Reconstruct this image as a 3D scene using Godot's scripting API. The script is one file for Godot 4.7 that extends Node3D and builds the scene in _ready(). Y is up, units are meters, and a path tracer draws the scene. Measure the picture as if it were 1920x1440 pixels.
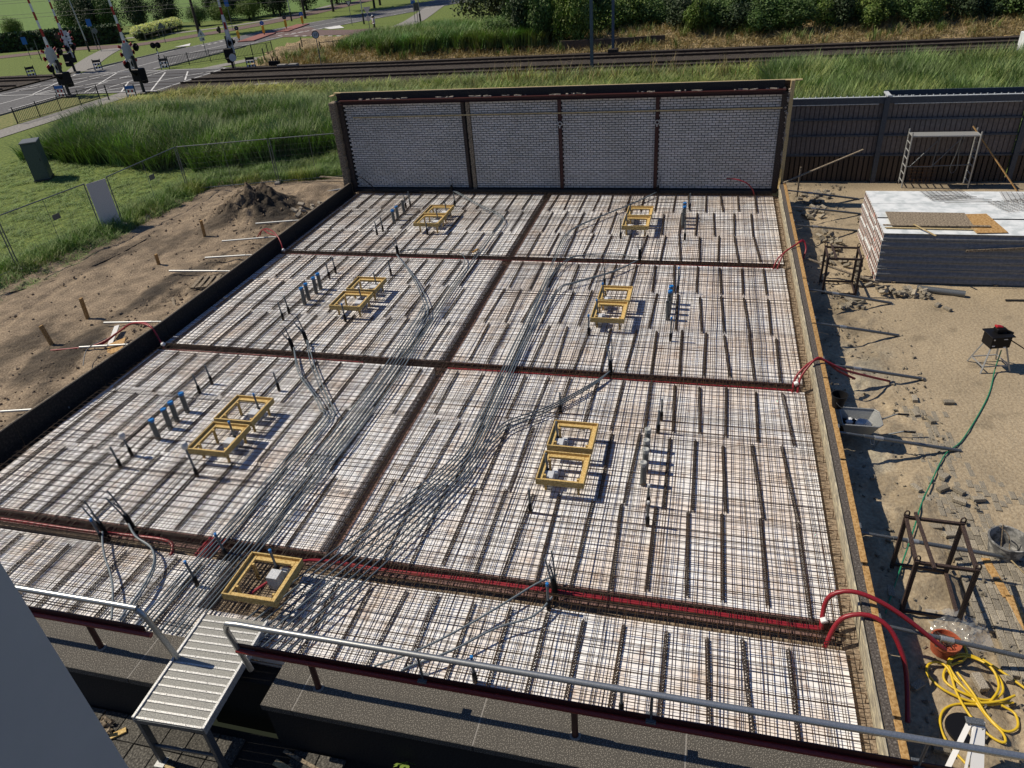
extends Node3D
# A building plot seen from the upper floor of a neighbouring house: insulated floor under steel mesh, formwork, yard, railway and level crossing.

const G := -0.5            # level of the ground round the plot
var names := {}
var M := {}
var R := RandomNumberGenerator.new()
var nz := FastNoiseLite.new()
var relief: NoiseTexture2D

class Geo:
	var v := PackedVector3Array()
	var n := PackedVector3Array()
	var c := PackedColorArray()
	var ix := PackedInt32Array()
	var col := Color(1, 1, 1)
	func vert(p: Vector3, nn: Vector3) -> int:
		v.append(p); n.append(nn); c.append(col)
		return v.size() - 1
	func tri(a: Vector3, b: Vector3, d: Vector3) -> void:
		var nn := (d - a).cross(b - a).normalized()
		var k := v.size()
		vert(a, nn); vert(b, nn); vert(d, nn)
		ix.append_array([k, k + 1, k + 2])
	func quad(a: Vector3, b: Vector3, d: Vector3, e: Vector3) -> void:
		var nn := (d - a).cross(b - a).normalized()
		var k := v.size()
		vert(a, nn); vert(b, nn); vert(d, nn); vert(e, nn)
		ix.append_array([k, k + 1, k + 2, k, k + 2, k + 3])
	func box(o: Vector3, s: Vector3, b := Basis()) -> void:
		var x := b.x * s.x * 0.5
		var y := b.y * s.y * 0.5
		var z := b.z * s.z * 0.5
		quad(o - x + z - y, o - x + z + y, o + x + z + y, o + x + z - y)
		quad(o + x - z - y, o + x - z + y, o - x - z + y, o - x - z - y)
		quad(o + x + z - y, o + x + z + y, o + x - z + y, o + x - z - y)
		quad(o - x - z - y, o - x - z + y, o - x + z + y, o - x + z - y)
		quad(o - x + z + y, o - x - z + y, o + x - z + y, o + x + z + y)
		quad(o - x - z - y, o - x + z - y, o + x + z - y, o + x - z - y)
	# a box with its edges cut off
	func bev(o: Vector3, s: Vector3, e: float, b := Basis()) -> void:
		var h := s * 0.5
		var p := func(x: float, y: float, z: float) -> Vector3: return o + b.x * x + b.y * y + b.z * z
		for sy: float in [1.0, -1.0]:
			var r: Array = [[-1, 1], [-1, -1], [1, -1], [1, 1]]
			if sy < 0: r.reverse()
			quad(p.call(r[0][0] * (h.x - e), sy * h.y, r[0][1] * (h.z - e)), p.call(r[1][0] * (h.x - e), sy * h.y, r[1][1] * (h.z - e)), p.call(r[2][0] * (h.x - e), sy * h.y, r[2][1] * (h.z - e)), p.call(r[3][0] * (h.x - e), sy * h.y, r[3][1] * (h.z - e)))
		var ring: Array = []
		for q: Array in [[h.y, e], [h.y - e, 0.0], [-h.y + e, 0.0], [-h.y, e]]:
			var f: float = q[1]
			ring.append([p.call(-h.x + f, q[0], h.z - f), p.call(h.x - f, q[0], h.z - f), p.call(h.x - f, q[0], -h.z + f), p.call(-h.x + f, q[0], -h.z + f)])
		for k in 3:
			for i in 4:
				var j := (i + 1) % 4
				quad(ring[k + 1][i], ring[k][i], ring[k][j], ring[k + 1][j])
	func beam(a: Vector3, b: Vector3, w: float, h: float, up := Vector3.UP) -> void:
		var z := (b - a).normalized()
		if absf(z.dot(up)) > 0.99: up = Vector3.RIGHT
		var x := up.cross(z).normalized()
		box((a + b) * 0.5, Vector3(w, h, a.distance_to(b)), Basis(x, z.cross(x), z))
	func tube(p: PackedVector3Array, r: float, sides := 8, r2 := -1.0, caps := true) -> void:
		var m := p.size()
		var k := v.size()
		var up := Vector3.UP
		var t0 := (p[1] - p[0]).normalized()
		if absf(t0.dot(up)) > 0.95: up = Vector3.RIGHT
		var x := up.cross(t0).normalized()
		for i in m:
			var t := (p[mini(i + 1, m - 1)] - p[maxi(i - 1, 0)]).normalized()
			x = (x - t * x.dot(t)).normalized()
			var y := t.cross(x)
			var rr := r if r2 < 0 else lerpf(r, r2, float(i) / (m - 1))
			for s in sides:
				var a := TAU * s / sides
				var d := x * cos(a) + y * sin(a)
				vert(p[i] + d * rr, d)
		for i in m - 1:
			for s in sides:
				var a := k + i * sides + s
				var b := k + i * sides + (s + 1) % sides
				ix.append_array([a, a + sides, b, b, a + sides, b + sides])
		if caps:
			for e: int in [0, m - 1]:
				var t := (p[0] - p[1]).normalized() if e == 0 else (p[m - 1] - p[m - 2]).normalized()
				var q := v.size()
				vert(p[e], t)
				for s in sides: vert(v[k + e * sides + s], t)
				for s in sides:
					var a := q + 1 + s
					var b := q + 1 + (s + 1) % sides
					if e == 0: ix.append_array([q, a, b])
					else: ix.append_array([q, b, a])
	func rod(a: Vector3, b: Vector3, r: float, sides := 8, r2 := -1.0) -> void:
		tube(PackedVector3Array([a, b]), r, sides, r2)
	# profile of (radius, height) turned about the axis of xf
	func lathe(pr: Array, xf := Transform3D(), sides := 16) -> void:
		for i in pr.size() - 1:
			var a: Vector2 = pr[i]
			var b: Vector2 = pr[i + 1]
			var d := (b - a).normalized()
			var k := v.size()
			for s in sides + 1:
				var an := TAU * s / sides
				var o := Vector3(cos(an), 0, sin(an))
				var nn := xf.basis * (o * d.y + Vector3.UP * -d.x).normalized()
				vert(xf * (o * a.x + Vector3.UP * a.y), nn)
				vert(xf * (o * b.x + Vector3.UP * b.y), nn)
			for s in sides:
				var q := k + s * 2
				ix.append_array([q, q + 2, q + 1, q + 1, q + 2, q + 3])
	func flat(pts: PackedVector2Array, y: float) -> void:
		var t := Geometry2D.triangulate_polygon(pts)
		var k := v.size()
		for p in pts: vert(Vector3(p.x, y, p.y), Vector3.UP)
		for i in range(0, t.size(), 3):
			var a := pts[t[i]]
			var b := pts[t[i + 1]]
			var d := pts[t[i + 2]]
			if (b - a).cross(d - a) > 0: ix.append_array([k + t[i], k + t[i + 1], k + t[i + 2]])
			else: ix.append_array([k + t[i], k + t[i + 2], k + t[i + 1]])
	# a flat outline in the plane of xf (x right, y up), given thickness along z
	func slab(pts: PackedVector2Array, depth: float, xf: Transform3D) -> void:
		var t := Geometry2D.triangulate_polygon(pts)
		var z := Vector3(0, 0, depth * 0.5)
		for i in range(0, t.size(), 3):
			var q: Array = [pts[t[i]], pts[t[i + 1]], pts[t[i + 2]]]
			if (q[1] - q[0]).cross(q[2] - q[0]) > 0: q.reverse()
			var w: Array = q.map(func(e: Vector2) -> Vector3: return Vector3(e.x, e.y, 0))
			tri(xf * (w[0] + z), xf * (w[1] + z), xf * (w[2] + z))
			tri(xf * (w[0] - z), xf * (w[2] - z), xf * (w[1] - z))
		var ccw := 0.0
		for i in pts.size(): ccw += pts[i].cross(pts[(i + 1) % pts.size()])
		for i in pts.size():
			var a := pts[i]
			var b := pts[(i + 1) % pts.size()]
			if ccw < 0:
				var q := a
				a = b
				b = q
			var A := Vector3(a.x, a.y, 0)
			var B := Vector3(b.x, b.y, 0)
			quad(xf * (A - z), xf * (A + z), xf * (B + z), xf * (B - z))
	func ribbon(p: PackedVector2Array, w: float, y: float) -> void:
		var k := v.size()
		for i in p.size():
			var t := (p[mini(i + 1, p.size() - 1)] - p[maxi(i - 1, 0)]).normalized()
			var o := Vector2(-t.y, t.x) * w * 0.5
			vert(Vector3(p[i].x + o.x, y, p[i].y + o.y), Vector3.UP)
			vert(Vector3(p[i].x - o.x, y, p[i].y - o.y), Vector3.UP)
		for i in p.size() - 1:
			var q := k + i * 2
			ix.append_array([q, q + 1, q + 2, q + 1, q + 3, q + 2])
	func mesh() -> ArrayMesh:
		var a := []
		a.resize(Mesh.ARRAY_MAX)
		a[Mesh.ARRAY_VERTEX] = v
		a[Mesh.ARRAY_NORMAL] = n
		a[Mesh.ARRAY_COLOR] = c
		a[Mesh.ARRAY_INDEX] = ix
		var m := ArrayMesh.new()
		m.add_surface_from_arrays(Mesh.PRIMITIVE_TRIANGLES, a)
		return m

func V(x: float, y: float, z: float) -> Vector3: return Vector3(x, y, z)
func L(r: float, g: float, b: float) -> Color: return Color(r, g, b).linear_to_srgb()
func jit(a: float) -> float: return R.randf_range(-a, a)

func called(kind: String) -> String:
	var k: int = names.get(kind, 0)
	names[kind] = k + 1
	return kind if k == 0 else "%s_%03d" % [kind, k]

func tag(o: Node, label: String, cat: String, group := "") -> void:
	o.set_meta("label", label)
	o.set_meta("category", cat)
	if group: o.set_meta("group", group)

func thing(kind: String, label: String, cat: String, at := Vector3.ZERO, group := "", turn := 0.0) -> Node3D:
	var o := Node3D.new()
	o.name = called(kind)
	add_child(o)
	o.position = at
	o.rotation.y = turn
	tag(o, label, cat, group)
	return o

func part(kind: String, what, m: Material, to: Node, stuff := false) -> MeshInstance3D:
	var o := MeshInstance3D.new()
	var k := 0
	while to.has_node(kind if k == 0 else "%s_%03d" % [kind, k]): k += 1
	o.name = kind if k == 0 else "%s_%03d" % [kind, k]
	o.mesh = what.mesh() if what is Geo else what
	o.material_override = m
	if stuff: o.set_meta("kind", "stuff")
	to.add_child(o)
	return o

# the same for long runs of pieces, where looking names up would be slow
func piece(kind: String, k: int, what: Mesh, m: Material, to: Node, xf: Transform3D) -> MeshInstance3D:
	var o := MeshInstance3D.new()
	o.name = kind if k == 0 else "%s_%03d" % [kind, k]
	o.mesh = what
	o.material_override = m
	o.transform = xf
	to.add_child(o)
	return o

func solo(kind: String, what, m: Material, label: String, cat: String, group := "") -> MeshInstance3D:
	var o := MeshInstance3D.new()
	o.name = called(kind)
	o.mesh = what.mesh() if what is Geo else what
	o.material_override = m
	add_child(o)
	tag(o, label, cat, group)
	return o

func struct(kind: String, what, m: Material) -> MeshInstance3D:
	var o := MeshInstance3D.new()
	o.name = called(kind)
	o.mesh = what.mesh() if what is Geo else what
	o.material_override = m
	o.set_meta("kind", "structure")
	add_child(o)
	return o

func copy(o: Node3D, kind: String, label: String, group := "") -> Node3D:
	var d: Node3D = o.duplicate()
	d.name = called(kind)
	add_child(d)
	d.set_meta("label", label)
	if group: d.set_meta("group", group)
	return d

func many(kind: String, m: Mesh, xs: Array, cs: PackedColorArray, mt: Material, label := "", cat := "", to: Node = null) -> MultiMeshInstance3D:
	var mm := MultiMesh.new()
	mm.transform_format = MultiMesh.TRANSFORM_3D
	mm.use_colors = cs.size() > 0
	mm.mesh = m
	mm.instance_count = xs.size()
	for i in xs.size():
		mm.set_instance_transform(i, xs[i])
		if cs.size(): mm.set_instance_color(i, cs[i])
	var o := MultiMeshInstance3D.new()
	o.name = called(kind) if to == null else kind
	o.multimesh = mm
	o.material_override = mt
	o.set_meta("kind", "stuff")
	if label: tag(o, label, cat)
	(self if to == null else to).add_child(o)
	return o

# smooth line through points
func curve(p: Array, step := 0.12) -> PackedVector3Array:
	var out := PackedVector3Array()
	for i in p.size() - 1:
		var a: Vector3 = p[maxi(i - 1, 0)]
		var b: Vector3 = p[i]
		var d: Vector3 = p[i + 1]
		var e: Vector3 = p[mini(i + 2, p.size() - 1)]
		var k := maxi(1, int(ceil(b.distance_to(d) / step)))
		for j in k: out.append(b.cubic_interpolate(d, a, e, float(j) / k))
	out.append(p[-1])
	return out

func noise_tex(stops: Array, freq: float, kind := FastNoiseLite.TYPE_SIMPLEX_SMOOTH, oct := 5, size := 512, sd := 1, cell := false) -> NoiseTexture2D:
	var f := FastNoiseLite.new()
	f.noise_type = FastNoiseLite.TYPE_CELLULAR if cell else kind
	if cell:
		f.cellular_return_type = FastNoiseLite.RETURN_DISTANCE
		f.fractal_type = FastNoiseLite.FRACTAL_NONE
	f.frequency = freq
	f.fractal_octaves = oct
	f.fractal_gain = 0.6
	f.seed = sd
	var t := NoiseTexture2D.new()
	t.width = size
	t.height = size
	t.seamless = true
	t.noise = f
	if stops.size():
		var g := Gradient.new()
		var off := PackedFloat32Array()
		var cols := PackedColorArray()
		for s: Array in stops:
			off.append(s[0])
			cols.append(L(s[1], s[2], s[3]))
		g.offsets = off
		g.colors = cols
		t.color_ramp = g
	return t

# material with a grain of its own: stops of (place, r, g, b) in linear base colours
func mat(kind: String, stops: Array, tile := 1.0, freq := 0.02, rough := 0.85, bump := 0.0, metal := 0.0, cell := false, sharp := 4.0) -> StandardMaterial3D:
	var m := StandardMaterial3D.new()
	m.resource_name = kind
	m.roughness = rough
	m.metallic = metal
	m.vertex_color_use_as_albedo = true
	if stops.size() == 1: m.albedo_color = L(stops[0][1], stops[0][2], stops[0][3])
	else:
		m.albedo_texture = noise_tex(stops, freq, FastNoiseLite.TYPE_SIMPLEX_SMOOTH, 5, 512, names.size() + M.size() + 3, cell)
		m.uv1_triplanar = true
		m.uv1_world_triplanar = true
		m.uv1_triplanar_sharpness = sharp
		m.uv1_scale = Vector3.ONE / tile
		if bump > 0.0:
			m.heightmap_enabled = true
			m.heightmap_scale = bump
			if not relief: relief = noise_tex([], 0.032, FastNoiseLite.TYPE_SIMPLEX_SMOOTH, 5, 512, 77)
			m.heightmap_texture = relief
	M[kind] = m
	return m

func grass_mesh(blades: int, h: float, w: float, spread: float, lean: float, sd: int) -> ArrayMesh:
	var r := RandomNumberGenerator.new()
	r.seed = sd
	var g := Geo.new()
	for i in blades:
		var o := Vector3(r.randf_range(-spread, spread), 0, r.randf_range(-spread, spread))
		var a := r.randf() * TAU
		var d := Vector3(cos(a), 0, sin(a))
		var s := Vector3(-d.z, 0, d.x) * w * r.randf_range(0.6, 1.2)
		var hh := h * r.randf_range(0.55, 1.1)
		var p1 := o + Vector3.UP * hh * 0.6 + d * lean * hh * 0.25
		var p2 := o + Vector3.UP * hh + d * lean * hh * r.randf_range(0.5, 1.0)
		var t := r.randf_range(0.32, 0.95)
		g.col = Color(minf(t * r.randf_range(0.85, 1.15), 1.0), t, t * 0.95)
		g.quad(o - s, p1 - s * 0.8, p1 + s * 0.8, o + s)
		g.tri(p1 - s * 0.8, p2, p1 + s * 0.8)
	return g.mesh()

# leaves spread through lumpy clumps inside an ellipsoid
func leaf_mesh(count: int, size: float, radii: Vector3, lumps: int, sd: int) -> ArrayMesh:
	var r := RandomNumberGenerator.new()
	r.seed = sd
	var g := Geo.new()
	var cs: Array = []
	for i in lumps:
		var d := Vector3(r.randfn(), r.randfn(), r.randfn()).normalized()
		cs.append([d * radii * r.randf_range(0.25, 0.8), r.randf_range(0.28, 0.5), r.randf_range(0.7, 1.3)])
	for i in count:
		var c: Array = cs[i % lumps]
		var d := Vector3(r.randfn(), r.randfn(), r.randfn()).normalized()
		var p: Vector3 = c[0] + d * radii * float(c[1]) * pow(r.randf(), 0.4)
		if p.y < -radii.y: p.y = -radii.y * r.randf()
		var nn := (d + Vector3(r.randfn(), r.randfn() + 0.6, r.randfn()) * 0.6).normalized()
		var x := nn.cross(Vector3(r.randfn(), r.randfn(), r.randfn())).normalized()
		var y := nn.cross(x)
		var s := size * r.randf_range(0.6, 1.3)
		var t: float = r.randf_range(0.45, 0.75) * float(c[2])
		g.col = Color(minf(t * r.randf_range(0.9, 1.1), 1.0), t, t * 0.9)
		g.quad(p - x * s, p + y * s * 0.55, p + x * s, p - y * s * 0.55)
	return g.mesh()

func grid(x0: float, x1: float, z0: float, z1: float, cell: float, f: Callable) -> Geo:
	var g := Geo.new()
	var nx := int((x1 - x0) / cell) + 1
	var nzz := int((z1 - z0) / cell) + 1
	var e := cell * 0.5
	for j in nzz + 1:
		for i in nx + 1:
			var x := x0 + (x1 - x0) * i / nx
			var z := z0 + (z1 - z0) * j / nzz
			var q: Array = f.call(x, z)
			var hx: float = f.call(x + e, z)[0] - f.call(x - e, z)[0]
			var hz: float = f.call(x, z + e)[0] - f.call(x, z - e)[0]
			g.col = q[1]
			g.vert(V(x, q[0], z), V(-hx, cell, -hz).normalized())
	for j in nzz:
		for i in nx:
			var a := j * (nx + 1) + i
			var b := a + nx + 1
			g.ix.append_array([a, a + 1, b, a + 1, b + 1, b])
	return g

func nth(k: int) -> String:
	var w: Array = ["first", "second", "third", "fourth", "fifth", "sixth", "seventh", "eighth", "ninth", "tenth", "eleventh", "twelfth", "thirteenth", "fourteenth", "fifteenth", "sixteenth", "seventeenth", "eighteenth", "nineteenth", "twentieth"]
	if k < 20: return w[k]
	return ["twenty-", "thirty-"][k / 10 - 2] + w[k % 10 - 1] if k % 10 else ["twentieth", "thirtieth"][k / 10 - 2]

func sm(a: float, b: float, x: float) -> float: return smoothstep(a, b, x)
func N(x: float, z: float, s := 1.0) -> float: return nz.get_noise_2d(x * s, z * s)

func _ready() -> void:
	var cam := Camera3D.new()
	cam.name = "camera"
	cam.fov = 55.56
	cam.near = 0.1
	cam.far = 1500.0
	cam.position = V(13.719, 8.661, 26.741)
	cam.rotation = V(-0.561596, 0.286557, -0.08498)
	add_child(cam)
	cam.current = true
	var env := Environment.new()
	env.background_mode = Environment.BG_SKY
	var sky := ProceduralSkyMaterial.new()
	sky.sky_top_color = Color(0.26, 0.39, 0.60)
	sky.sky_horizon_color = Color(0.66, 0.73, 0.80)
	sky.sky_curve = 0.12
	sky.ground_bottom_color = Color(0.16, 0.17, 0.13)
	sky.ground_horizon_color = Color(0.45, 0.5, 0.5)
	sky.sky_energy_multiplier = 0.9
	env.sky = Sky.new()
	env.sky.sky_material = sky
	env.tonemap_mode = Environment.TONE_MAPPER_LINEAR
	env.tonemap_exposure = 1.0
	env.ambient_light_source = Environment.AMBIENT_SOURCE_SKY
	env.sdfgi_enabled = true
	env.ssao_enabled = true
	env.ssil_enabled = true
	var we := WorldEnvironment.new()
	we.name = "world"
	we.environment = env
	add_child(we)
	var sun := DirectionalLight3D.new()
	sun.name = "sun"
	sun.light_energy = 1.5
	sun.light_color = Color(1.0, 0.955, 0.88)
	sun.light_angular_distance = 0.53
	sun.shadow_enabled = true
	sun.look_at_from_position(Vector3.ZERO, V(0.88, -1.0, 0.04), Vector3.UP)
	add_child(sun)

	R.seed = 11
	nz.noise_type = FastNoiseLite.TYPE_SIMPLEX_SMOOTH
	nz.fractal_octaves = 4
	nz.frequency = 1.0
	nz.seed = 5
	materials()
	ground()
	roads()
	railway()
	brick_wall()
	slab_floor()
	ledge_and_rails()
	formwork()
	fences()
	far_plants()
	near_plants()
	crossing()
	road_furniture()
	person()
	steel_mesh()
	spacers()
	risers()
	frames()
	conduits()
	props()
	slab_stack()
	yard_things()
	loose_bricks()
	left_side()
	front_low()

func materials() -> void:
	mat("lawn", [[0.25, 0.070, 0.105, 0.013], [0.5, 0.108, 0.155, 0.021], [0.75, 0.165, 0.205, 0.040]], 2.6, 0.02, 0.95, 3.0)
	mat("field", [[0.3, 0.075, 0.14, 0.022], [0.7, 0.12, 0.20, 0.035]], 9.0, 0.02, 0.95)
	mat("soil", [[0.2, 0.22, 0.165, 0.112], [0.45, 0.32, 0.245, 0.168], [0.62, 0.38, 0.295, 0.205], [0.8, 0.48, 0.385, 0.275]], 1.3, 0.03, 0.97, 3.0)
	mat("yard", [[0.15, 0.33, 0.258, 0.170], [0.4, 0.405, 0.32, 0.215], [0.6, 0.445, 0.36, 0.245], [0.85, 0.53, 0.435, 0.30]], 1.3, 0.03, 0.97, 1.0)
	mat("straw", [[0.25, 0.11, 0.078, 0.04], [0.45, 0.25, 0.185, 0.098], [0.6, 0.35, 0.262, 0.145], [0.8, 0.47, 0.365, 0.21]], 1.9, 0.022, 0.97, 4.0)
	mat("asphalt", [[0.3, 0.085, 0.085, 0.088], [0.6, 0.115, 0.115, 0.118], [0.8, 0.15, 0.15, 0.15]], 3.0, 0.02, 0.9, 0.6)
	mat("crossing_deck", [[0.3, 0.055, 0.055, 0.058], [0.7, 0.09, 0.09, 0.094]], 2.0, 0.02, 0.85, 0.6)
	mat("red_asphalt", [[0.3, 0.105, 0.070, 0.064], [0.7, 0.16, 0.108, 0.098]], 3.0, 0.02, 0.92, 0.6)
	mat("red_paving", [[0.3, 0.22, 0.085, 0.07], [0.7, 0.30, 0.13, 0.11]], 1.0, 0.03, 0.92)
	mat("path", [[0.3, 0.19, 0.18, 0.165], [0.7, 0.28, 0.27, 0.25]], 2.0, 0.02, 0.92)
	mat("paint", [[0.3, 0.55, 0.55, 0.54], [0.6, 0.72, 0.72, 0.70]], 1.0, 0.03, 0.7)
	mat("ballast", [[0.25, 0.018, 0.014, 0.010], [0.5, 0.060, 0.047, 0.036], [0.75, 0.12, 0.097, 0.077]], 0.9, 0.03, 0.95, 6.0)
	mat("rail_steel", [[0.3, 0.045, 0.030, 0.022], [0.7, 0.08, 0.055, 0.04]], 1.0, 0.03, 0.6, 0.0, 0.4)
	mat("white_brick", [[0.3, 0.54, 0.52, 0.485], [0.55, 0.62, 0.60, 0.56], [0.75, 0.69, 0.67, 0.63]], 1.2, 0.02, 0.8, 0.2)
	mat("mortar", [[0.3, 0.016, 0.016, 0.016], [0.7, 0.03, 0.03, 0.03]], 0.7, 0.03, 0.95)
	mat("dark_brick", [[0.3, 0.030, 0.022, 0.018], [0.6, 0.065, 0.048, 0.039], [0.8, 0.12, 0.095, 0.078]], 0.6, 0.03, 0.95, 1.5)
	mat("red_steel", [[0.3, 0.038, 0.007, 0.007], [0.7, 0.06, 0.012, 0.010]], 0.8, 0.03, 0.5)
	mat("rail_red_lit", [[0.3, 0.19, 0.016, 0.014], [0.7, 0.24, 0.024, 0.019]], 0.8, 0.03, 0.42)  # brighter red for the tube, its sunlit look put into the colour
	mat("crumb", [[0.3, 0.22, 0.18, 0.14], [0.7, 0.55, 0.50, 0.43]], 0.4, 0.03, 0.95, 2.0)
	mat("pale_wood", [[0.3, 0.36, 0.27, 0.13], [0.7, 0.55, 0.44, 0.24]], 0.5, 0.02, 0.8)
	mat("pine", [[0.25, 0.44, 0.29, 0.09], [0.5, 0.57, 0.40, 0.145], [0.75, 0.66, 0.49, 0.205]], 0.45, 0.015, 0.75, 0.3)
	mat("orange_wood", [[0.25, 0.28, 0.15, 0.045], [0.5, 0.42, 0.25, 0.088], [0.75, 0.50, 0.32, 0.14]], 0.6, 0.015, 0.8, 0.3)
	mat("old_wood", [[0.25, 0.10, 0.078, 0.055], [0.5, 0.22, 0.175, 0.12], [0.75, 0.34, 0.28, 0.20]], 0.5, 0.015, 0.9, 0.6)
	mat("dark_wood", [[0.3, 0.010, 0.009, 0.008], [0.6, 0.020, 0.017, 0.015], [0.8, 0.04, 0.034, 0.03]], 0.8, 0.02, 0.85, 0.5)
	var fp := mat("form_ply", [[0.25, 0.27, 0.24, 0.18], [0.5, 0.39, 0.35, 0.26], [0.66, 0.52, 0.46, 0.32], [0.8, 0.68, 0.60, 0.40]], 1.0, 0.012, 0.75, 0.4)
	fp.uv1_scale = V(1.6, 1.6, 0.45)
	mat("form_steel", [[0.3, 0.05, 0.042, 0.036], [0.6, 0.10, 0.085, 0.072], [0.8, 0.2, 0.185, 0.165]], 0.6, 0.03, 0.8, 0.5)
	mat("foam", [[0.14, 0.64, 0.56, 0.51], [0.28, 0.79, 0.76, 0.735], [0.42, 0.87, 0.865, 0.86], [0.7, 0.91, 0.91, 0.92]], 2.1, 0.012, 0.9, 0.5)
	mat("foam_block", [[0.3, 0.45, 0.47, 0.50], [0.7, 0.68, 0.70, 0.72]], 0.4, 0.03, 0.9, 0.6)
	mat("trench", [[0.3, 0.17, 0.125, 0.085], [0.7, 0.30, 0.235, 0.165]], 0.8, 0.02, 0.95, 1.5)
	mat("trench_side", [[0.3, 0.14, 0.080, 0.072], [0.7, 0.21, 0.13, 0.115]], 0.5, 0.03, 0.9)
	mat("rebar", [[0.3, 0.036, 0.025, 0.021], [0.6, 0.07, 0.048, 0.036], [0.8, 0.13, 0.08, 0.05]], 1.4, 0.02, 0.8, 0.0, 0.3)
	mat("rebar_rust", [[0.3, 0.06, 0.030, 0.012], [0.6, 0.13, 0.065, 0.024], [0.8, 0.20, 0.10, 0.035]], 1.0, 0.02, 0.85)
	mat("spacer", [[0.0, 0.075, 0.062, 0.053]], 1, 1, 0.8)
	mat("conduit", [[0.0, 0.10, 0.122, 0.138]], 1, 1, 0.32)
	mat("conduit_pale", [[0.0, 0.16, 0.19, 0.205]], 1, 1, 0.35)
	mat("sleeve", [[0.0, 0.008, 0.008, 0.009]], 1, 1, 0.45)
	mat("pvc", [[0.0, 0.095, 0.105, 0.105]], 1, 1, 0.35)
	mat("pvc_pale", [[0.3, 0.30, 0.31, 0.30], [0.7, 0.42, 0.43, 0.41]], 0.3, 0.03, 0.5)
	mat("cap_blue", [[0.0, 0.005, 0.16, 0.46]], 1, 1, 0.4)
	mat("red_pipe", [[0.3, 0.20, 0.010, 0.016], [0.7, 0.29, 0.018, 0.028]], 0.3, 0.03, 0.4)
	mat("aggregate", [[0.0, 0.50, 0.46, 0.38], [0.11, 0.34, 0.31, 0.26], [0.15, 0.10, 0.092, 0.078], [0.5, 0.066, 0.060, 0.050], [1.0, 0.10, 0.092, 0.077]], 0.75, 0.06, 0.9, 0.4, 0.0, true)
	mat("joint", [[0.3, 0.17, 0.16, 0.14], [0.7, 0.3, 0.28, 0.25]], 0.3, 0.03, 0.95)
	mat("ledge_shade", [[0.3, 0.012, 0.011, 0.010], [0.7, 0.026, 0.024, 0.021]], 0.6, 0.03, 0.95)  # near-black, with the shade on the ledge front put into the colour
	mat("inox", [[0.3, 0.40, 0.41, 0.40], [0.7, 0.52, 0.53, 0.51]], 0.3, 0.02, 0.36, 0.0, 0.85)
	mat("alu", [[0.25, 0.42, 0.415, 0.40], [0.6, 0.56, 0.565, 0.555], [0.8, 0.68, 0.68, 0.665]], 0.35, 0.02, 0.55, 0.2, 0.55)
	mat("alu_dull", [[0.3, 0.25, 0.25, 0.235], [0.5, 0.33, 0.33, 0.31], [0.7, 0.43, 0.43, 0.405]], 0.35, 0.03, 0.7, 0.4, 0.3)
	mat("galv", [[0.3, 0.11, 0.122, 0.13], [0.6, 0.18, 0.195, 0.205], [0.8, 0.26, 0.27, 0.28]], 0.3, 0.03, 0.5, 0.0, 0.5)
	mat("galv_pale", [[0.3, 0.32, 0.33, 0.33], [0.7, 0.50, 0.51, 0.5]], 0.3, 0.03, 0.45, 0.0, 0.4)
	mat("wall_panel", [[0.3, 0.37, 0.40, 0.44], [0.7, 0.39, 0.42, 0.46]], 3.0, 0.01, 0.6)
	mat("slate_tile", [[0.25, 0.045, 0.042, 0.036], [0.55, 0.095, 0.09, 0.078], [0.8, 0.19, 0.18, 0.155]], 0.7, 0.03, 0.92, 0.8)
	mat("concrete", [[0.25, 0.50, 0.54, 0.55], [0.5, 0.62, 0.655, 0.665], [0.75, 0.70, 0.73, 0.735]], 2.6, 0.010, 0.85, 0.4)
	mat("concrete_end", [[0.3, 0.55, 0.50, 0.47], [0.7, 0.74, 0.70, 0.67]], 0.3, 0.03, 0.9, 0.8)
	mat("core_red", [[0.3, 0.17, 0.035, 0.018], [0.7, 0.36, 0.10, 0.05]], 0.15, 0.03, 0.9)
	mat("core_orange", [[0.0, 0.55, 0.13, 0.035]], 1, 1, 0.8)
	mat("slab_side_shade", [[0.3, 0.15, 0.16, 0.172], [0.7, 0.21, 0.22, 0.235]], 1.2, 0.02, 0.75)  # concrete darkened, the shade on the stack's sides put into its colour
	mat("sheet_grey", [[0.3, 0.105, 0.092, 0.09], [0.7, 0.15, 0.132, 0.128]], 1.6, 0.02, 0.55)
	mat("fence_steel", [[0.3, 0.030, 0.042, 0.062], [0.7, 0.046, 0.062, 0.085]], 1.0, 0.02, 0.5)
	mat("fence_light", [[0.3, 0.40, 0.43, 0.44], [0.7, 0.6, 0.63, 0.64]], 1.0, 0.02, 0.5)
	mat("slat", [[0.3, 0.065, 0.047, 0.034], [0.7, 0.125, 0.094, 0.07]], 0.5, 0.03, 0.9, 0.4)
	mat("rack_brown", [[0.3, 0.022, 0.012, 0.009], [0.6, 0.048, 0.028, 0.021], [0.8, 0.10, 0.065, 0.05]], 0.4, 0.03, 0.7, 0.2)
	mat("rubber", [[0.0, 0.012, 0.012, 0.013]], 1, 1, 0.55)
	mat("tub", [[0.35, 0.10, 0.10, 0.10], [0.5, 0.17, 0.17, 0.16], [0.7, 0.36, 0.355, 0.33]], 1.1, 0.012, 0.85)
	mat("barrow", [[0.3, 0.24, 0.25, 0.25], [0.7, 0.36, 0.37, 0.36]], 0.5, 0.03, 0.5, 0.0, 0.3)
	mat("clinker", [[0.25, 0.25, 0.215, 0.165], [0.5, 0.37, 0.325, 0.255], [0.75, 0.50, 0.45, 0.365]], 0.35, 0.03, 0.95, 1.0)
	mat("clinker_dark", [[0.3, 0.19, 0.165, 0.128], [0.7, 0.33, 0.29, 0.225]], 0.35, 0.03, 0.95, 1.0)
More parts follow.
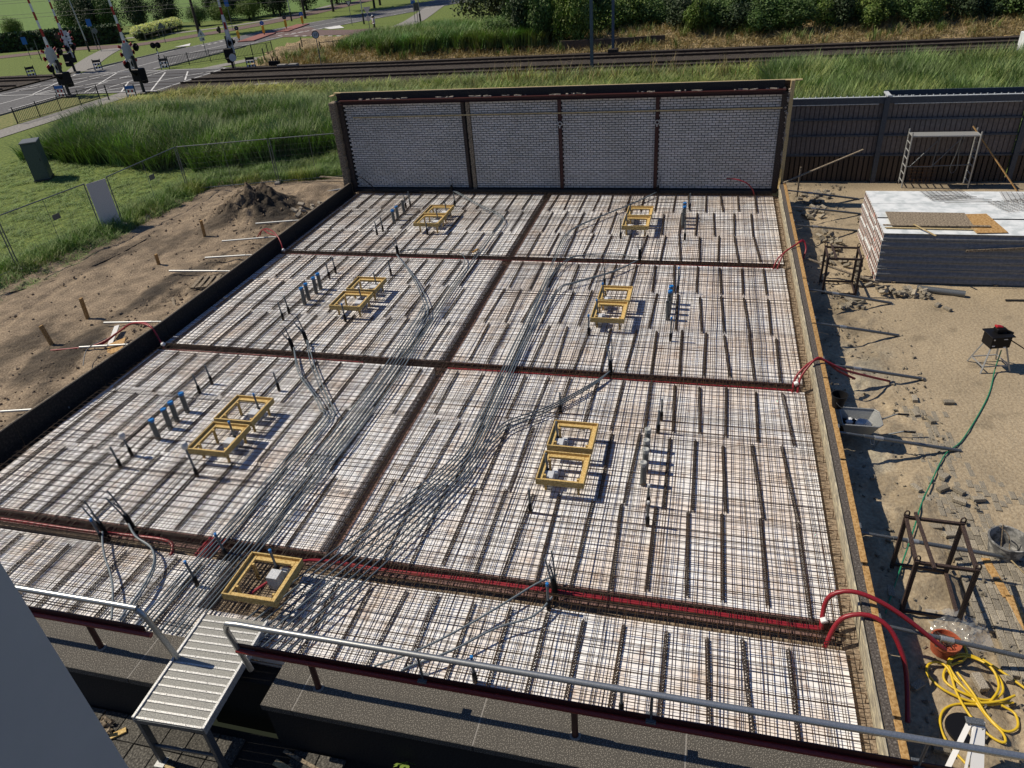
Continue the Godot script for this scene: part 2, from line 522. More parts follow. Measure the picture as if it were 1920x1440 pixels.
	mat("terracotta", [[0.3, 0.30, 0.065, 0.028], [0.7, 0.42, 0.105, 0.045]], 0.4, 0.03, 0.75)
	mat("yellow_hose", [[0.0, 0.62, 0.42, 0.02]], 1, 1, 0.4)
	mat("green_cable", [[0.0, 0.02, 0.20, 0.10]], 1, 1, 0.45)
	mat("yellow", [[0.0, 0.75, 0.40, 0.01]], 1, 1, 0.5)
	mat("white", [[0.0, 0.76, 0.76, 0.75]], 1, 1, 0.5)
	mat("off_white", [[0.3, 0.50, 0.50, 0.49], [0.7, 0.66, 0.66, 0.64]], 0.5, 0.03, 0.6)
	mat("red", [[0.0, 0.36, 0.012, 0.016]], 1, 1, 0.45)
	mat("blue", [[0.0, 0.012, 0.13, 0.46]], 1, 1, 0.45)
	mat("black", [[0.0, 0.008, 0.008, 0.009]], 1, 1, 0.55)
	mat("dark_iron", [[0.0, 0.016, 0.017, 0.019]], 1, 1, 0.55)
	mat("pole_grey", [[0.3, 0.075, 0.10, 0.13], [0.7, 0.11, 0.14, 0.175]], 1.0, 0.02, 0.5)
	mat("cabinet_green", [[0.3, 0.055, 0.075, 0.070], [0.7, 0.072, 0.095, 0.09]], 1.0, 0.02, 0.5)
	mat("skin", [[0.0, 0.36, 0.20, 0.13]], 1, 1, 0.6)
	mat("bark", [[0.3, 0.03, 0.024, 0.018], [0.7, 0.08, 0.066, 0.05]], 0.6, 0.03, 0.95, 2.0)
	for k: Array in [["leaf", 0.115, 0.21, 0.042], ["leaf_dark", 0.048, 0.092, 0.027], ["leaf_light", 0.21, 0.31, 0.056], ["blade", 0.24, 0.36, 0.115], ["blade_dry", 0.44, 0.35, 0.16], ["petal", 0.80, 0.80, 0.46]]:
		var m := mat(k[0], [[0.0, k[1], k[2], k[3]]], 1, 1, 0.7)
		m.cull_mode = BaseMaterial3D.CULL_DISABLED
		m.backlight_enabled = true
		m.backlight = L(k[1] * 0.8, k[2] * 0.9, k[3] * 0.7)
	var pl := StandardMaterial3D.new()
	pl.transparency = BaseMaterial3D.TRANSPARENCY_ALPHA
	pl.albedo_color = Color(0.9, 0.93, 0.95, 0.13)
	pl.roughness = 0.12
	M["plastic"] = pl
	for k: String in ["spacer", "sleeve", "rubber", "black"]: M[k].metallic_specular = 0.3

# ---------------------------------------------------------------- setting
func ground() -> void:
	var g := Geo.new()
	# lawn plane with room left for the low paving before the ledge
	for q: Array in [[-400.0, 400.0, -400.0, -3.3], [-400.0, -10.0, -3.3, 21.06], [39.9, 400.0, -3.3, 60.0]]:
		g.quad(V(q[0], G, q[3]), V(q[0], G, q[2]), V(q[1], G, q[2]), V(q[1], G, q[3]))
	struct("ground", g, M.lawn)
	g = Geo.new()
	g.flat(PackedVector2Array([Vector2(-160, -78), Vector2(-50, -82), Vector2(-40, -130), Vector2(-60, -380), Vector2(-390, -380), Vector2(-390, -120)]), G + 0.02)
	struct("field", g, M.field)
	# bare soil left of the plot, with ruts, a long heap against the boards and one big heap
	var f := func(x: float, z: float) -> Array:
		var edge: float = sm(-10.6 + N(z, 3.0, 0.3) * 1.2, -9.6, x + 0.16 * maxf(0.0, 4.0 - z) * -1.0) * sm(-3.6 + N(x, 9.0, 0.4), -2.6, z)
		var h: float = -0.46 + 0.03 * edge + N(x, z, 0.45) * 0.08 + N(x, z, 1.3) * 0.025 + N(x, z, 3.6) * 0.012
		h += sm(-4.2, -1.0, x) * 0.2 * (0.6 + N(x, z, 0.4))
		h += 0.95 * exp(-(pow((x + 3.9) / 1.35, 2.0) + pow((z - 1.5) / 1.15, 2.0))) * (1.0 + N(x, z, 1.5) * 0.75 + N(x, z, 4.0) * 0.25)
		h += 0.3 * exp(-(pow((x + 2.3) / 0.9, 2.0) + pow((z + 0.6) / 0.9, 2.0)))
		h += sm(0.35, 0.6, N(x + 40.0, z, 0.35)) * N(x, z, 3.0) * 0.12 * sm(-6.0, -3.0, x)
		for rt: float in [-6.9, -8.4]:
			h -= 0.085 * exp(-pow((x - rt - 0.09 * (z - 8.0) * (1.0 if z > 8.0 else -0.2)) / 0.16, 2.0)) * (1.0 + N(x, z, 2.0))
		h = lerpf(-0.58, maxf(h, -0.485), edge)
		var dark: float = clampf(0.98 + N(x, z, 0.33) * 0.75 + sm(-3.6, -5.5, x) * 0.75 - sm(-4.0, -1.5, x) * 0.3, 0.3, 2.0)
		var sand: float = sm(-0.30, 0.10, N(x * 0.9 + 3.0, z * 0.35, 0.42) + 0.28 * sm(-2.6, -4.4, x) * sm(-9.2, -7.6, x) - 0.10 + N(x, z, 2.2) * 0.14)
		dark = lerpf(dark * 0.62, 2.15 + N(x, z, 1.2) * 0.35, sand)
		h += (1.0 - sand) * N(x, z, 2.4) * 0.05 - sand * 0.02
		dark *= lerpf(1.0, 0.42, exp(-(pow((x + 3.9) / 1.3, 2.0) + pow((z - 1.5) / 1.1, 2.0))))
		if x > -3.4 and z < 0.6: dark = 2.1 + N(x, z, 2.0)
		dark = clampf(dark * 0.34 * (1.0 + N(x, z, 1.4) * 0.5), 0.10, 1.0)
		return [h, Color(dark, dark * 0.985, dark * 0.95)]
	struct("soil", grid(-12.5, -0.1, -4.2, 21.0, 0.11, f), M.soil)
	# the sandy yard right of the plot
	var yd := func(x: float, z: float) -> Array:
		var h: float = G + 0.035 + N(x, z, 0.35) * 0.03 + N(x, z, 2.4) * 0.012
		var rough: float = sm(18.9, 17.2, x) * sm(-3.0, 0.0, z)
		h += rough * (N(x, z, 1.1) * 0.09 + N(x, z, 3.3) * 0.045)
		h += 0.10 * exp(-(pow((x - 17.9) / 0.35, 2.0) + pow((z - 16.2) / 0.7, 2.0)))
		h += 0.07 * exp(-(pow((x - 18.1) / 0.25, 2.0) + pow((z - 20.0) / 0.35, 2.0))) * (1.0 + 2.0 * N(x, z, 3.0))
		if x > 17.75 and z > 15.0: h -= 0.07 * sm(17.75, 18.0, x) * sm(15.0, 16.4, z)
		var t: float = clampf(1.0 + N(x, z, 0.3) * 0.22 - rough * 0.34 * sm(-0.1, 0.4, N(x + 9.0, z, 0.7)) - 0.3 * sm(0.35, 0.6, N(x, z + 50.0, 0.8)), 0.35, 1.3)
		var gr: float = sm(0.0, 0.5, N(x, z + 30.0, 0.5)) * sm(19.0, 17.4, x) * sm(9.0, 11.0, z) * sm(17.5, 15.5, z)
		t *= 0.80
		var c := Color(t, minf(t * (1.0 + gr * 0.10), 1.0), minf(t * (0.97 + gr * 0.24), 1.0))
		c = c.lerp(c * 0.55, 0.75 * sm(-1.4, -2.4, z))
		return [h, c]
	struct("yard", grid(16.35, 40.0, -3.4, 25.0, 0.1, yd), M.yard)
	# old clinker paving, laid in rows, that comes out of the sand in the near corner
	var pv: Array = []
	for k in 4:
		var b := Geo.new()
		var t := 0.64 + 0.12 * k
		b.col = Color(t, t, t * 0.97)
		b.bev(Vector3.ZERO, V(0.205, 0.07, 0.098), 0.006)
		pv.append(b.mesh())
	var pave := Node3D.new()
	pave.name = called("paving")
	pave.set_meta("kind", "structure")
	add_child(pave)
	var k := 0
	for j in 24:
		for i in 13:
			if k >= 300: break
			var x := 17.95 + i * 0.105 + jit(0.003)
			var z := 21.3 - j * 0.212 - (0.106 if i % 2 else 0.0)
			var edge := 18.12 + N(z, 4.0, 0.9) * 0.35 + sm(18.2, 16.5, z) * -0.05
			if x < edge or (x < 18.5 and z > 19.2 and z < 20.6): continue
			piece("brick", k, pv[R.randi() % 4], M.clinker, pave, Transform3D(Basis.from_euler(V(jit(0.03), PI / 2 + jit(0.03), jit(0.03))), V(x, G + 0.012 + jit(0.006) + 0.008 * sm(17, 20, z), z)))
			k += 1
	# farther paving that only shows as joints in the sand
	var xs: Array = []
	for q in 520:
		var x := R.randf_range(18.0, 20.6)
		var z := R.randf_range(12.6, 16.4)
		if N(x, z, 0.7) + 0.5 * sm(19.4, 18.3, x) < 0.22: continue
		x = snappedf(x, 0.105)
		z = snappedf(z, 0.212) + (0.106 if int(round(x / 0.105)) % 2 else 0.0)
		xs.append(Transform3D(Basis.from_euler(V(jit(0.05), PI / 2 + jit(0.03), jit(0.05))), V(x, yd.call(x, z)[0] - 0.028 + jit(0.006), z)))
	many("sunken_brick", pv[1], xs, PackedColorArray(), M.clinker, "", "", pave)

func ring(a: Array) -> PackedVector2Array:
	var p := PackedVector2Array()
	for i in range(0, a.size(), 2): p.append(Vector2(a[i], a[i + 1]))
	return p

func bend(a: Array, step := 1.5) -> PackedVector2Array:
	var q: Array = []
	for i in range(0, a.size(), 2): q.append(V(a[i], 0, a[i + 1]))
	var p := PackedVector2Array()
	for e in curve(q, step): p.append(Vector2(e.x, e.z))
	return p

func roads() -> void:
	var y := G + 0.03
	var g := Geo.new()
	var mid := bend([-41.2, 22, -41.2, -10, -41.2, -38, -40.8, -46, -39.2, -55, -37.6, -62, -34.5, -70, -29.5, -81, -25, -92, -18, -106])
	g.ribbon(mid, 8.4, y)
	struct("road", g, M.asphalt)
	g = Geo.new()
	g.flat(ring([-46, -36.2, -46, -25.4, -28.2, -25.4, -28.2, -36.2]), y + 0.006)
	struct("crossing_deck", g, M.crossing_deck)
	g = Geo.new()
	g.ribbon(bend([-85, -40, -71, -50, -62, -55.4, -55, -56, -50, -64, -46.8, -73, -45.0, -86, -44, -103, -42, -130]), 3.4, y + 0.004)
	struct("cycle_path", g, M.red_asphalt)
	g = Geo.new()
	g.flat(ring([-36.5, -56.5, -33.2, -56.3, -27.5, -56.0, -20, -52.4, -15, -52.6, -9, -55.5, -8, -59.5, -14, -57.2, -19, -57.5, -20.5, -60.0, -23.5, -60.8, -27.5, -60.2, -33.0, -62.0, -36.6, -66.5, -38.5, -60]), y + 0.008)
	struct("cycle_path", g, M.red_asphalt)
	g = Geo.new()
	g.ribbon(bend([-46.2, -37, -49.5, -42, -53, -48, -56, -54]), 2.6, y + 0.002)
	g.ribbon(bend([-21.8, -60, -22.2, -66, -23.6, -74, -25.5, -84]), 2.6, y + 0.002)
	g.ribbon(bend([-31, 22, -31, 0, -31, -15, -31, -26]), 2.2, y + 0.002)
	g.ribbon(bend([-31.5, -35, -29.5, -39.6, -27, -44.0, -23.5, -50.5, -20, -53.5]), 1.7, y + 0.002)
	g.ribbon(bend([-70, -62, -58, -66, -49, -77, -47.5, -100]), 1.6, y + 0.002)
	g.ribbon(bend([-2, -76, 4, -73, 9, -72, 20, -76]), 3.4, y + 0.4)
	struct("footpath", g, M.path)
	# painted lines
	g = Geo.new()
	var yp := y + 0.014
	var dash := func(line: PackedVector2Array, off: float, w: float, on: float, gap: float) -> void:
		var acc := 0.0
		for i in line.size() - 1:
			var t := (line[i + 1] - line[i]).normalized()
			var o := Vector2(-t.y, t.x) * off
			if fmod(acc, on + gap) < on: g.ribbon(PackedVector2Array([line[i] + o, line[i].lerp(line[i + 1], 0.98) + o]), w, yp)
			acc += line[i].distance_to(line[i + 1])
	dash.call(mid, 0.4, 0.13, 1000.0, 0.0)
	dash.call(mid, -3.6, 0.12, 3.0, 1.5)
	dash.call(mid, 3.6, 0.12, 3.0, 1.5)
	for q: Array in [[-29.4, -25.7, -34.5, -34.5], [-29.4, -30.2, -32.2, -34.6], [-34.9, -25.7, -29.2, -34.6], [-29.0, -25.6, -29.0, -35.6], [-35.2, -25.6, -35.2, -35.6], [-46, -25.8, -29, -25.8], [-46, -35.8, -29, -35.8], [-32.2, -25.7, -35.0, -30.1], [-45, -26, -41.5, -35.5], [-41.2, -26, -45.2, -35.5], [-36, -26, -40.5, -35.5], [-40.5, -26, -36, -35.5]]:
		g.ribbon(ring(q), 0.13, yp)
	for i in 12: g.ribbon(ring([-33.5 + i * 1.25, -57.0 + i * 0.38, -32.9 + i * 1.25, -56.8 + i * 0.38]), 0.35, yp)
	for i in 7: g.ribbon(ring([-36.2 + i * 0.5, -58 - i * 0.75, -35.9 + i * 0.5, -58.5 - i * 0.75]), 0.3, yp)
	for i in 7: g.ribbon(ring([-41.3 - i * 0.2, -58 + i * 0.9, -41.3 - i * 0.2, -57.5 + i * 0.9]), 0.35, yp)
	g.flat(ring([-33.0, -63.6, -31.8, -65.6, -29.8, -62.6, -31.4, -62.0]), yp)
	g.flat(ring([-44.6, -52.8, -46.2, -52.2, -46.0, -55.0]), yp)
	struct("road_marking", g, M.paint)
	# traffic islands with a kerb round them
	for q: Array in [[-38.3, -57.0, 1.0, 3.2], [-38.0, -65.0, 0.9, 3.6]]:
		g = Geo.new()
		g.bev(V(q[0], y + 0.06, q[1]), V(q[2] * 2, 0.12, q[3] * 2), 0.03, Basis(Vector3.UP, 0.12))
		struct("traffic_island", g, M.red_paving)
	g = Geo.new()
	for q: Array in [[-36.6, -14, -36.6, -24.6], [-36.8, -37.4, -35.6, -50], [-46.0, -14, -46.0, -25], [-46, -38, -44.6, -52]]:
		g.beam(V(q[0], y + 0.02, q[1]), V(q[2], y + 0.02, q[3]), 0.12, 0.12)
	struct("kerb", g, M.path)
	g = Geo.new()
	g.flat(ring([-36.4, 10, -36.4, -24.6, -32.4, -24.2, -32.3, 10]), y - 0.012)
	struct("verge", g, mat("verge", [[0.3, 0.10, 0.13, 0.03], [0.7, 0.22, 0.20, 0.07]], 3.0, 0.02, 0.95))

func railway() -> void:
	var bl := func(x: float, z: float) -> Array:
		var h: float = G + 0.02 + 0.12 * sm(-25.0, -26.6, z) * sm(-36.4, -34.9, z) + N(x, z, 3.0) * 0.03
		h -= 0.1 * sm(-24.9, -24.2, z)
		var t: float = 1.0 + N(x, z, 0.6) * 0.5 + N(x, z, 3.0) * 0.3
		return [h, Color(t, t * 0.97, t * 0.94)]
	var a := grid(-28.2, 70.0, -36.3, -24.4, 0.35, bl)
	struct("ballast", a, M.ballast)
	struct("ballast", grid(-110.0, -46.0, -36.3, -25.0, 0.6, bl), M.ballast)
	for q: Array in [[-33.6, -32.05, "far"], [-29.3, -27.8, "near"]]:
		var o := thing("railway_track", "%s one of the two rusty railway tracks running behind the wall" % ("farther" if q[2] == "far" else "nearer"), "railway track", Vector3.ZERO, "railway tracks")
		for z: float in [q[0], q[1]]:
			var g := Geo.new()
			for sp: Array in [[-28.1, 70.0], [-110.0, -46.1]]:
				g.box(V((sp[0] + sp[1]) / 2, G + 0.27, z), V(sp[1] - sp[0], 0.05, 0.072))
				g.box(V((sp[0] + sp[1]) / 2, G + 0.2, z), V(sp[1] - sp[0], 0.1, 0.02))
				g.box(V((sp[0] + sp[1]) / 2, G + 0.145, z), V(sp[1] - sp[0], 0.02, 0.15))
			g.box(V(-37.1, G + 0.048, z), V(17.8, 0.02, 0.07))
			part("rail", g, M.rail_steel, o)
		var s := Geo.new()
		for i in 160:
			s.box(V(-28 + i * 0.61, G + 0.12, (q[0] + q[1]) / 2), V(0.25, 0.06, 2.5))
		part("sleepers", s, M.ballast, o, true)
	# straw-covered bank beyond the tracks
	var f := func(x: float, z: float) -> Array:
		var t := clampf((-35.6 - z) / 6.5, 0.0, 1.6)
		var up: float = sm(-24.0, -12.0, x)
		var h: float = G + 0.02 + (0.15 + 0.75 * up) * sm(0.0, 1.0, t) + N(x, z, 0.5) * 0.22 * t + N(x, z, 1.6) * 0.10 + N(x, z, 4.0) * 0.04
		h -= 0.9 * sm(-27.0 + (z + 36) * -0.3, -29.0, x + (-36.0 - z) * 0.45)
		h -= 1.6 * sm(-53.0, -58.0, z)
		var c: float = 1.0 + N(x, z, 0.4) * 0.4
		return [h, Color(c, c, c)]
	struct("straw_bank", grid(-30.0, 60.0, -60.0, -35.4, 0.3, f), M.straw)
	var xs: Array = []
	for i in 9000:
		var x := R.randf_range(-25.0, 42.0)
		var z := R.randf_range(-44.0, -35.7)
		var b := Basis.from_euler(V(jit(0.9), R.randf() * TAU, jit(0.9))).scaled(Vector3.ONE * R.randf_range(0.5, 1.2))
		xs.append(Transform3D(b, V(x, f.call(x, z)[0] - 0.02, z)))
	many("dry_grass", grass_mesh(7, 0.4, 0.02, 0.25, 1.6, 4), xs, PackedColorArray(), M.blade_dry, "mown straw lying on the bank beyond the railway", "straw")
	var g := Geo.new()
	for i in 7: g.box(V(2.0 + i * 1.2, G + 0.5, -36.9 - 0.02 * i * i), V(1.17, 0.75, 0.12))
	solo("retaining_wall", g, M.slat, "low dark grey concrete wall at the foot of the straw bank", "wall")
	# catenary masts and contact wires
	for q: Array in [[5.73, -25.75, "slim blue grey catenary mast on the near side of the tracks"], [6.0, -34.9, "slim blue grey catenary mast on a block beyond the tracks"]]:
		var o := thing("catenary_mast", q[2], "mast", V(q[0], G, q[1]), "catenary masts")
		g = Geo.new()
		for s: float in [-1.0, 1.0]: g.box(V(0, 4.5, s * 0.09), V(0.2, 9.0, 0.014))
		g.box(V(0, 4.5, 0), V(0.014, 9.0, 0.17))
		part("post", g, M.pole_grey, o)
		g = Geo.new()
		g.bev(V(0, 0.22, 0), V(0.75, 0.44, 0.6), 0.04)
		part("footing", g, M.ballast, o)
		g = Geo.new()
		g.beam(V(0, 6.6, 0), V(0, 6.3, 2.9 if q[1] < -30 else -2.9), 0.05, 0.05)
		part("arm", g, M.pole_grey, o)
	for q: Array in [[-32.8, 5.0, "farther"], [-28.55, 5.0, "nearer"], [-32.8, 6.1, "upper farther"], [-28.55, 6.1, "upper nearer"]]:
		g = Geo.new()
		g.rod(V(-150, q[1], q[0]), V(70, q[1], q[0]), 0.012, 5)
		solo("overhead_wire", g, M.dark_iron, "thin %s wire hanging over the railway tracks" % q[2], "wire", "overhead wires")
	# track-side bits: cable covers, a little switch stand, hand rail and box at the right edge
	for q: Array in [[-19.5, -25.6, "pale"], [-18.4, -25.7, "second pale"], [-22.6, -34.6, "left"], [-21.6, -34.7, "right"]]:
		g = Geo.new()
		g.bev(V(q[0], G + 0.17, q[1]), V(0.8, 0.3, 0.5), 0.03)
		solo("cable_cover", g, M.path, "%s concrete cable cover beside the %s track" % [q[2], "near" if q[1] > -30 else "far"], "cable cover", "cable covers by the tracks")
	g = Geo.new()
	for i in 4: g.rod(V(-24.0 + i * 0.22, G, -35.2), V(-24.1 + i * 0.25, G + 0.7 + 0.2 * (i % 2), -35.3), 0.05, 6)
	g.box(V(-23.7, G + 0.35, -35.2), V(1.0, 0.35, 0.3))
	solo("switch_stand", g, M.black, "small dark switch gear standing on the far side of the tracks", "track gear")
	var o := thing("hand_rail", "thin rusty hand rail beside the tracks at the right edge", "railing")
	g = Geo.new()
	g.rod(V(23.0, G + 1.15, -24.6), V(31.5, G + 1.15, -24.6), 0.03, 6)
	part("rail", g, M.rail_steel, o)
	for x: float in [23.0, 28.0]:
		g = Geo.new()
		g.rod(V(x, G, -24.6), V(x, G + 1.15, -24.6), 0.04, 6)
		part("post", g, M.rail_steel, o)
	o = thing("relay_cabinet", "pale grey relay cabinet with dark scribbles at the right edge", "cabinet", V(31.3, G, -24.3))
	g = Geo.new()
	g.bev(V(0, 0.95, 0), V(1.5, 1.9, 0.9), 0.03)
	part("body", g, M.concrete, o)
	g = Geo.new()
	var rs := RandomNumberGenerator.new()
	rs.seed = 3
	for i in 9:
		var p: Array = []
		var cx := rs.randf_range(-0.6, 0.6)
		var cy := rs.randf_range(0.4, 1.5)
		for j in 7: p.append(V(cx + rs.randf_range(-0.18, 0.18), cy + rs.randf_range(-0.25, 0.25), 0.455))
		g.tube(curve(p, 0.05), 0.012, 4)
	part("scribble", g, M.dark_iron, o)

func brick_wall() -> void:
	var o := thing("brick_wall", "white brick wall with dark red steel posts along the far edge of the plot", "wall")
	# masonry behind, then single bricks
	var g := Geo.new()
	g.box(V(8.0, 1.6, -0.13), V(16.0, 4.2, 0.1))
	part("backing", g, M.mortar, o)
	g = Geo.new()
	g.box(V(8.0, 1.8, -0.29), V(16.5, 3.7, 0.12))
	for i in 74:
		for j in 3:
			g.box(V(-0.15 + i * 0.222 + (0.11 if j % 2 else 0.0), 3.42 + j * 0.083, -0.226), V(0.205 + jit(0.008), 0.066, 0.03 + R.randf() * 0.02))
	part("outer_leaf", g, M.dark_brick, o)
	var bm: Array = []
	for k in 5:
		var b := Geo.new()
		var t := 0.78 + 0.05 * k
		b.col = Color(t, t, minf(t * (1.0 + 0.01 * (k - 2)), 1.0))
		b.bev(Vector3.ZERO, V(0.202, 0.061, 0.05), 0.004)
		bm.append(b.mesh())
	var posts: Array = [-0.05, 4.96, 8.46, 11.91, 16.05]
	var rest: Array = [[], [], [], [], []]
	var k := 0
	for col in range(72, -1, -1):
		for row in 41:
			var x := 0.11 + col * 0.2222 + (0.111 if row % 2 else 0.0)
			var y := -0.02 + row * 0.0815
			if x > 16.02 or x < 0.0: continue
			if y < 0.1: continue
			for e: Array in [[0.05, 4.86], [5.12, 8.395], [8.525, 11.845], [11.975, 15.95]]:
				var lo: float = maxf(x - 0.101, e[0])
				var hi: float = minf(x + 0.101, e[1])
				if hi - lo < 0.02: continue
				var xf := Transform3D(Basis.from_euler(V(jit(0.02), jit(0.006), jit(0.004))), V((lo + hi) / 2, y + jit(0.002), -0.066 + jit(0.004)))
				xf.basis = xf.basis * Basis.from_scale(V((hi - lo) / 0.202, 1, 1))
				var v := clampi(int(2.4 + N(x, y, 0.5) * 3.0 + jit(1.6)), 0, 4)
				if k < 300:
					piece("brick", k, bm[v], M.white_brick, o, xf)
					k += 1
				else: rest[v].append(xf)
	for v in 5: many("far_bricks" if v == 0 else "far_bricks_%03d" % v, bm[v], rest[v], PackedColorArray(), M.white_brick, "", "", o)
	# posts
	for i in [2, 3]:
		g = Geo.new()
		g.box(V(posts[i], 1.65, -0.03), V(0.13, 3.4, 0.05))
		for s: float in [-1, 1]: g.box(V(posts[i] + s * 0.058, 1.65, 0.005), V(0.012, 3.4, 0.03))
		part("steel_post", g, M.red_steel, o)
		g = Geo.new()
		g.lathe([Vector2(0.05, 0), Vector2(0.085, 0), Vector2(0.085, 0.03), Vector2(0.05, 0.03), Vector2(0.05, 0)], Transform3D(Basis(Vector3.RIGHT, PI / 2), V(posts[i] + 0.01, 2.46, 0.02)), 14)
		g.box(V(posts[i], 2.36, 0.03), V(0.05, 0.1, 0.02))
		part("lifting_eye", g, M.galv_pale, o)
	g = Geo.new()
	g.box(V(4.83, 1.65, -0.05), V(0.12, 3.35, 0.08))
	part("steel_post", g, M.dark_brick, o)
	g = Geo.new()
	for j in 30: g.box(V(5.03 + jit(0.006), 0.05 + j * 0.11, -0.04 + jit(0.008)), V(0.13 + jit(0.02), 0.112, 0.1))
	part("broken_pier", g, M.old_wood, o)
	g = Geo.new()
	for j in 38: g.bev(V(-0.30 + jit(0.012), -0.35 + j * 0.1, 0.0 + jit(0.01)), V(0.23 + jit(0.02), 0.105, 0.42), 0.01)
	part("end_pier", g, M.old_wood, o)
	g = Geo.new()
	g.box(V(-0.07, 1.65, -0.03), V(0.17, 3.5, 0.1))
	g.box(V(16.05, 1.65, -0.03), V(0.2, 3.4, 0.08))
	part("steel_post", g, M.dark_brick, o)
	g = Geo.new()
	g.box(V(8.0, 3.36, -0.04), V(16.1, 0.13, 0.06))
	g.box(V(8.0, 3.43, -0.0), V(16.1, 0.014, 0.17))
	g.box(V(8.0, 3.295, -0.0), V(16.1, 0.014, 0.12))
	part("steel_beam", g, M.red_steel, o)
	g = Geo.new()
	for i in 190:
		var x := R.randf_range(0.2, 16.0)
		if N(x, 1.0, 0.7) < -0.05: continue
		g.bev(V(x, 3.455 + jit(0.01), -0.1 + jit(0.06)), V(R.randf_range(0.04, 0.26), R.randf_range(0.02, 0.055), R.randf_range(0.03, 0.09)), 0.008, Basis.from_euler(V(jit(0.2), jit(0.3), jit(0.15))))
	for i in 40: g.bev(V(16.15 + jit(0.05), 1.0 + i * 0.062, -0.02 + jit(0.03)), V(R.randf_range(0.04, 0.1), R.randf_range(0.03, 0.08), 0.08), 0.012, Basis.from_euler(V(jit(0.3), jit(0.4), jit(0.4))))
	part("mortar_crumbs", g, M.crumb, o, true)
	g = Geo.new()
	g.box(V(8.1, 3.665, -0.29), V(16.9, 0.03, 0.17))
	g.box(V(-0.38, 3.6, -0.13), V(0.14, 0.03, 0.3))
	part("coping_board", g, M.pale_wood, o)
	g = Geo.new()
	g.box(V(8.0, 0.02, 0.03), V(16.0, 0.1, 0.18))
	part("base_kerb", g, M.mortar, o)
	g = Geo.new()
	for q: Array in [[0.4, 8.2, 2.82], [8.22, 16.0, 2.83]]: g.beam(V(q[0], q[2], 0.008), V(q[1], q[2] + 0.02, 0.008), 0.02, 0.045)
	part("batten", g, M.pale_wood, o)
	# boards that close the right end of the wall
	g = Geo.new()
	g.box(V(16.245, 1.9, -0.12), V(0.12, 3.6, 0.28))
	part("end_board", g, M.pale_wood, o)
	g = Geo.new()
	g.beam(V(16.17, 0.2, 0.25), V(16.2, 0.85, 0.1), 0.07, 0.05)
	solo("timber_stake", g, M.pine, "yellow timber stake at the far right corner of the brick wall", "stake")
	g = Geo.new()
	g.beam(V(16.3, 0.42, 0.3), V(19.0, 1.05, -1.5), 0.06, 0.035)
	solo("plank", g, M.old_wood, "long bare plank leaning from the wall's right end towards the dark fence", "plank")
	g = Geo.new()
	g.beam(V(16.95, G, -0.9), V(16.95, 0.6, -0.95), 0.07, 0.05)
	solo("timber_stake", g, M.old_wood, "upright dark timber stake behind the plank near the corrugated fence", "stake")

func panel_grid(x0: float, x1: float, z0: float, z1: float, to: Geo) -> void:
	var top := -0.11
	var f := func(x: float, z: float) -> Array:
		var rust: float = sm(-0.1, 0.6, N(x, z, 0.55) + 0.3 * sm(9.0, 15.5, x)) * 0.8
		rust += 0.5 * sm(0.25, 0.55, N(x + 20.0, z, 1.4))
		var c := Color(1, 1, 1).lerp(Color(0.90, 0.79, 0.70), clampf(rust, 0.0, 1.0) * 0.9)
		return [top + N(x, z, 0.7) * 0.008, c * (1.0 + N(x, z, 0.25) * 0.12)]
	var g := grid(x0, x1, z0, z1, 0.2, f)
	var k := to.v.size()
	to.v.append_array(g.v)
	to.n.append_array(g.n)
	to.c.append_array(g.c)
	for i in g.ix: to.ix.append(i + k)
	to.col = Color(1, 1, 1)
	var b := -0.47
	to.quad(V(x0, b, z1), V(x0, top, z1), V(x1, top, z1), V(x1, b, z1))
	to.quad(V(x1, b, z0), V(x1, top, z0), V(x0, top, z0), V(x0, b, z0))
	to.quad(V(x1, b, z1), V(x1, top, z1), V(x1, top, z0), V(x1, b, z0))
	to.quad(V(x0, b, z0), V(x0, top, z0), V(x0, top, z1), V(x0, b, z1))

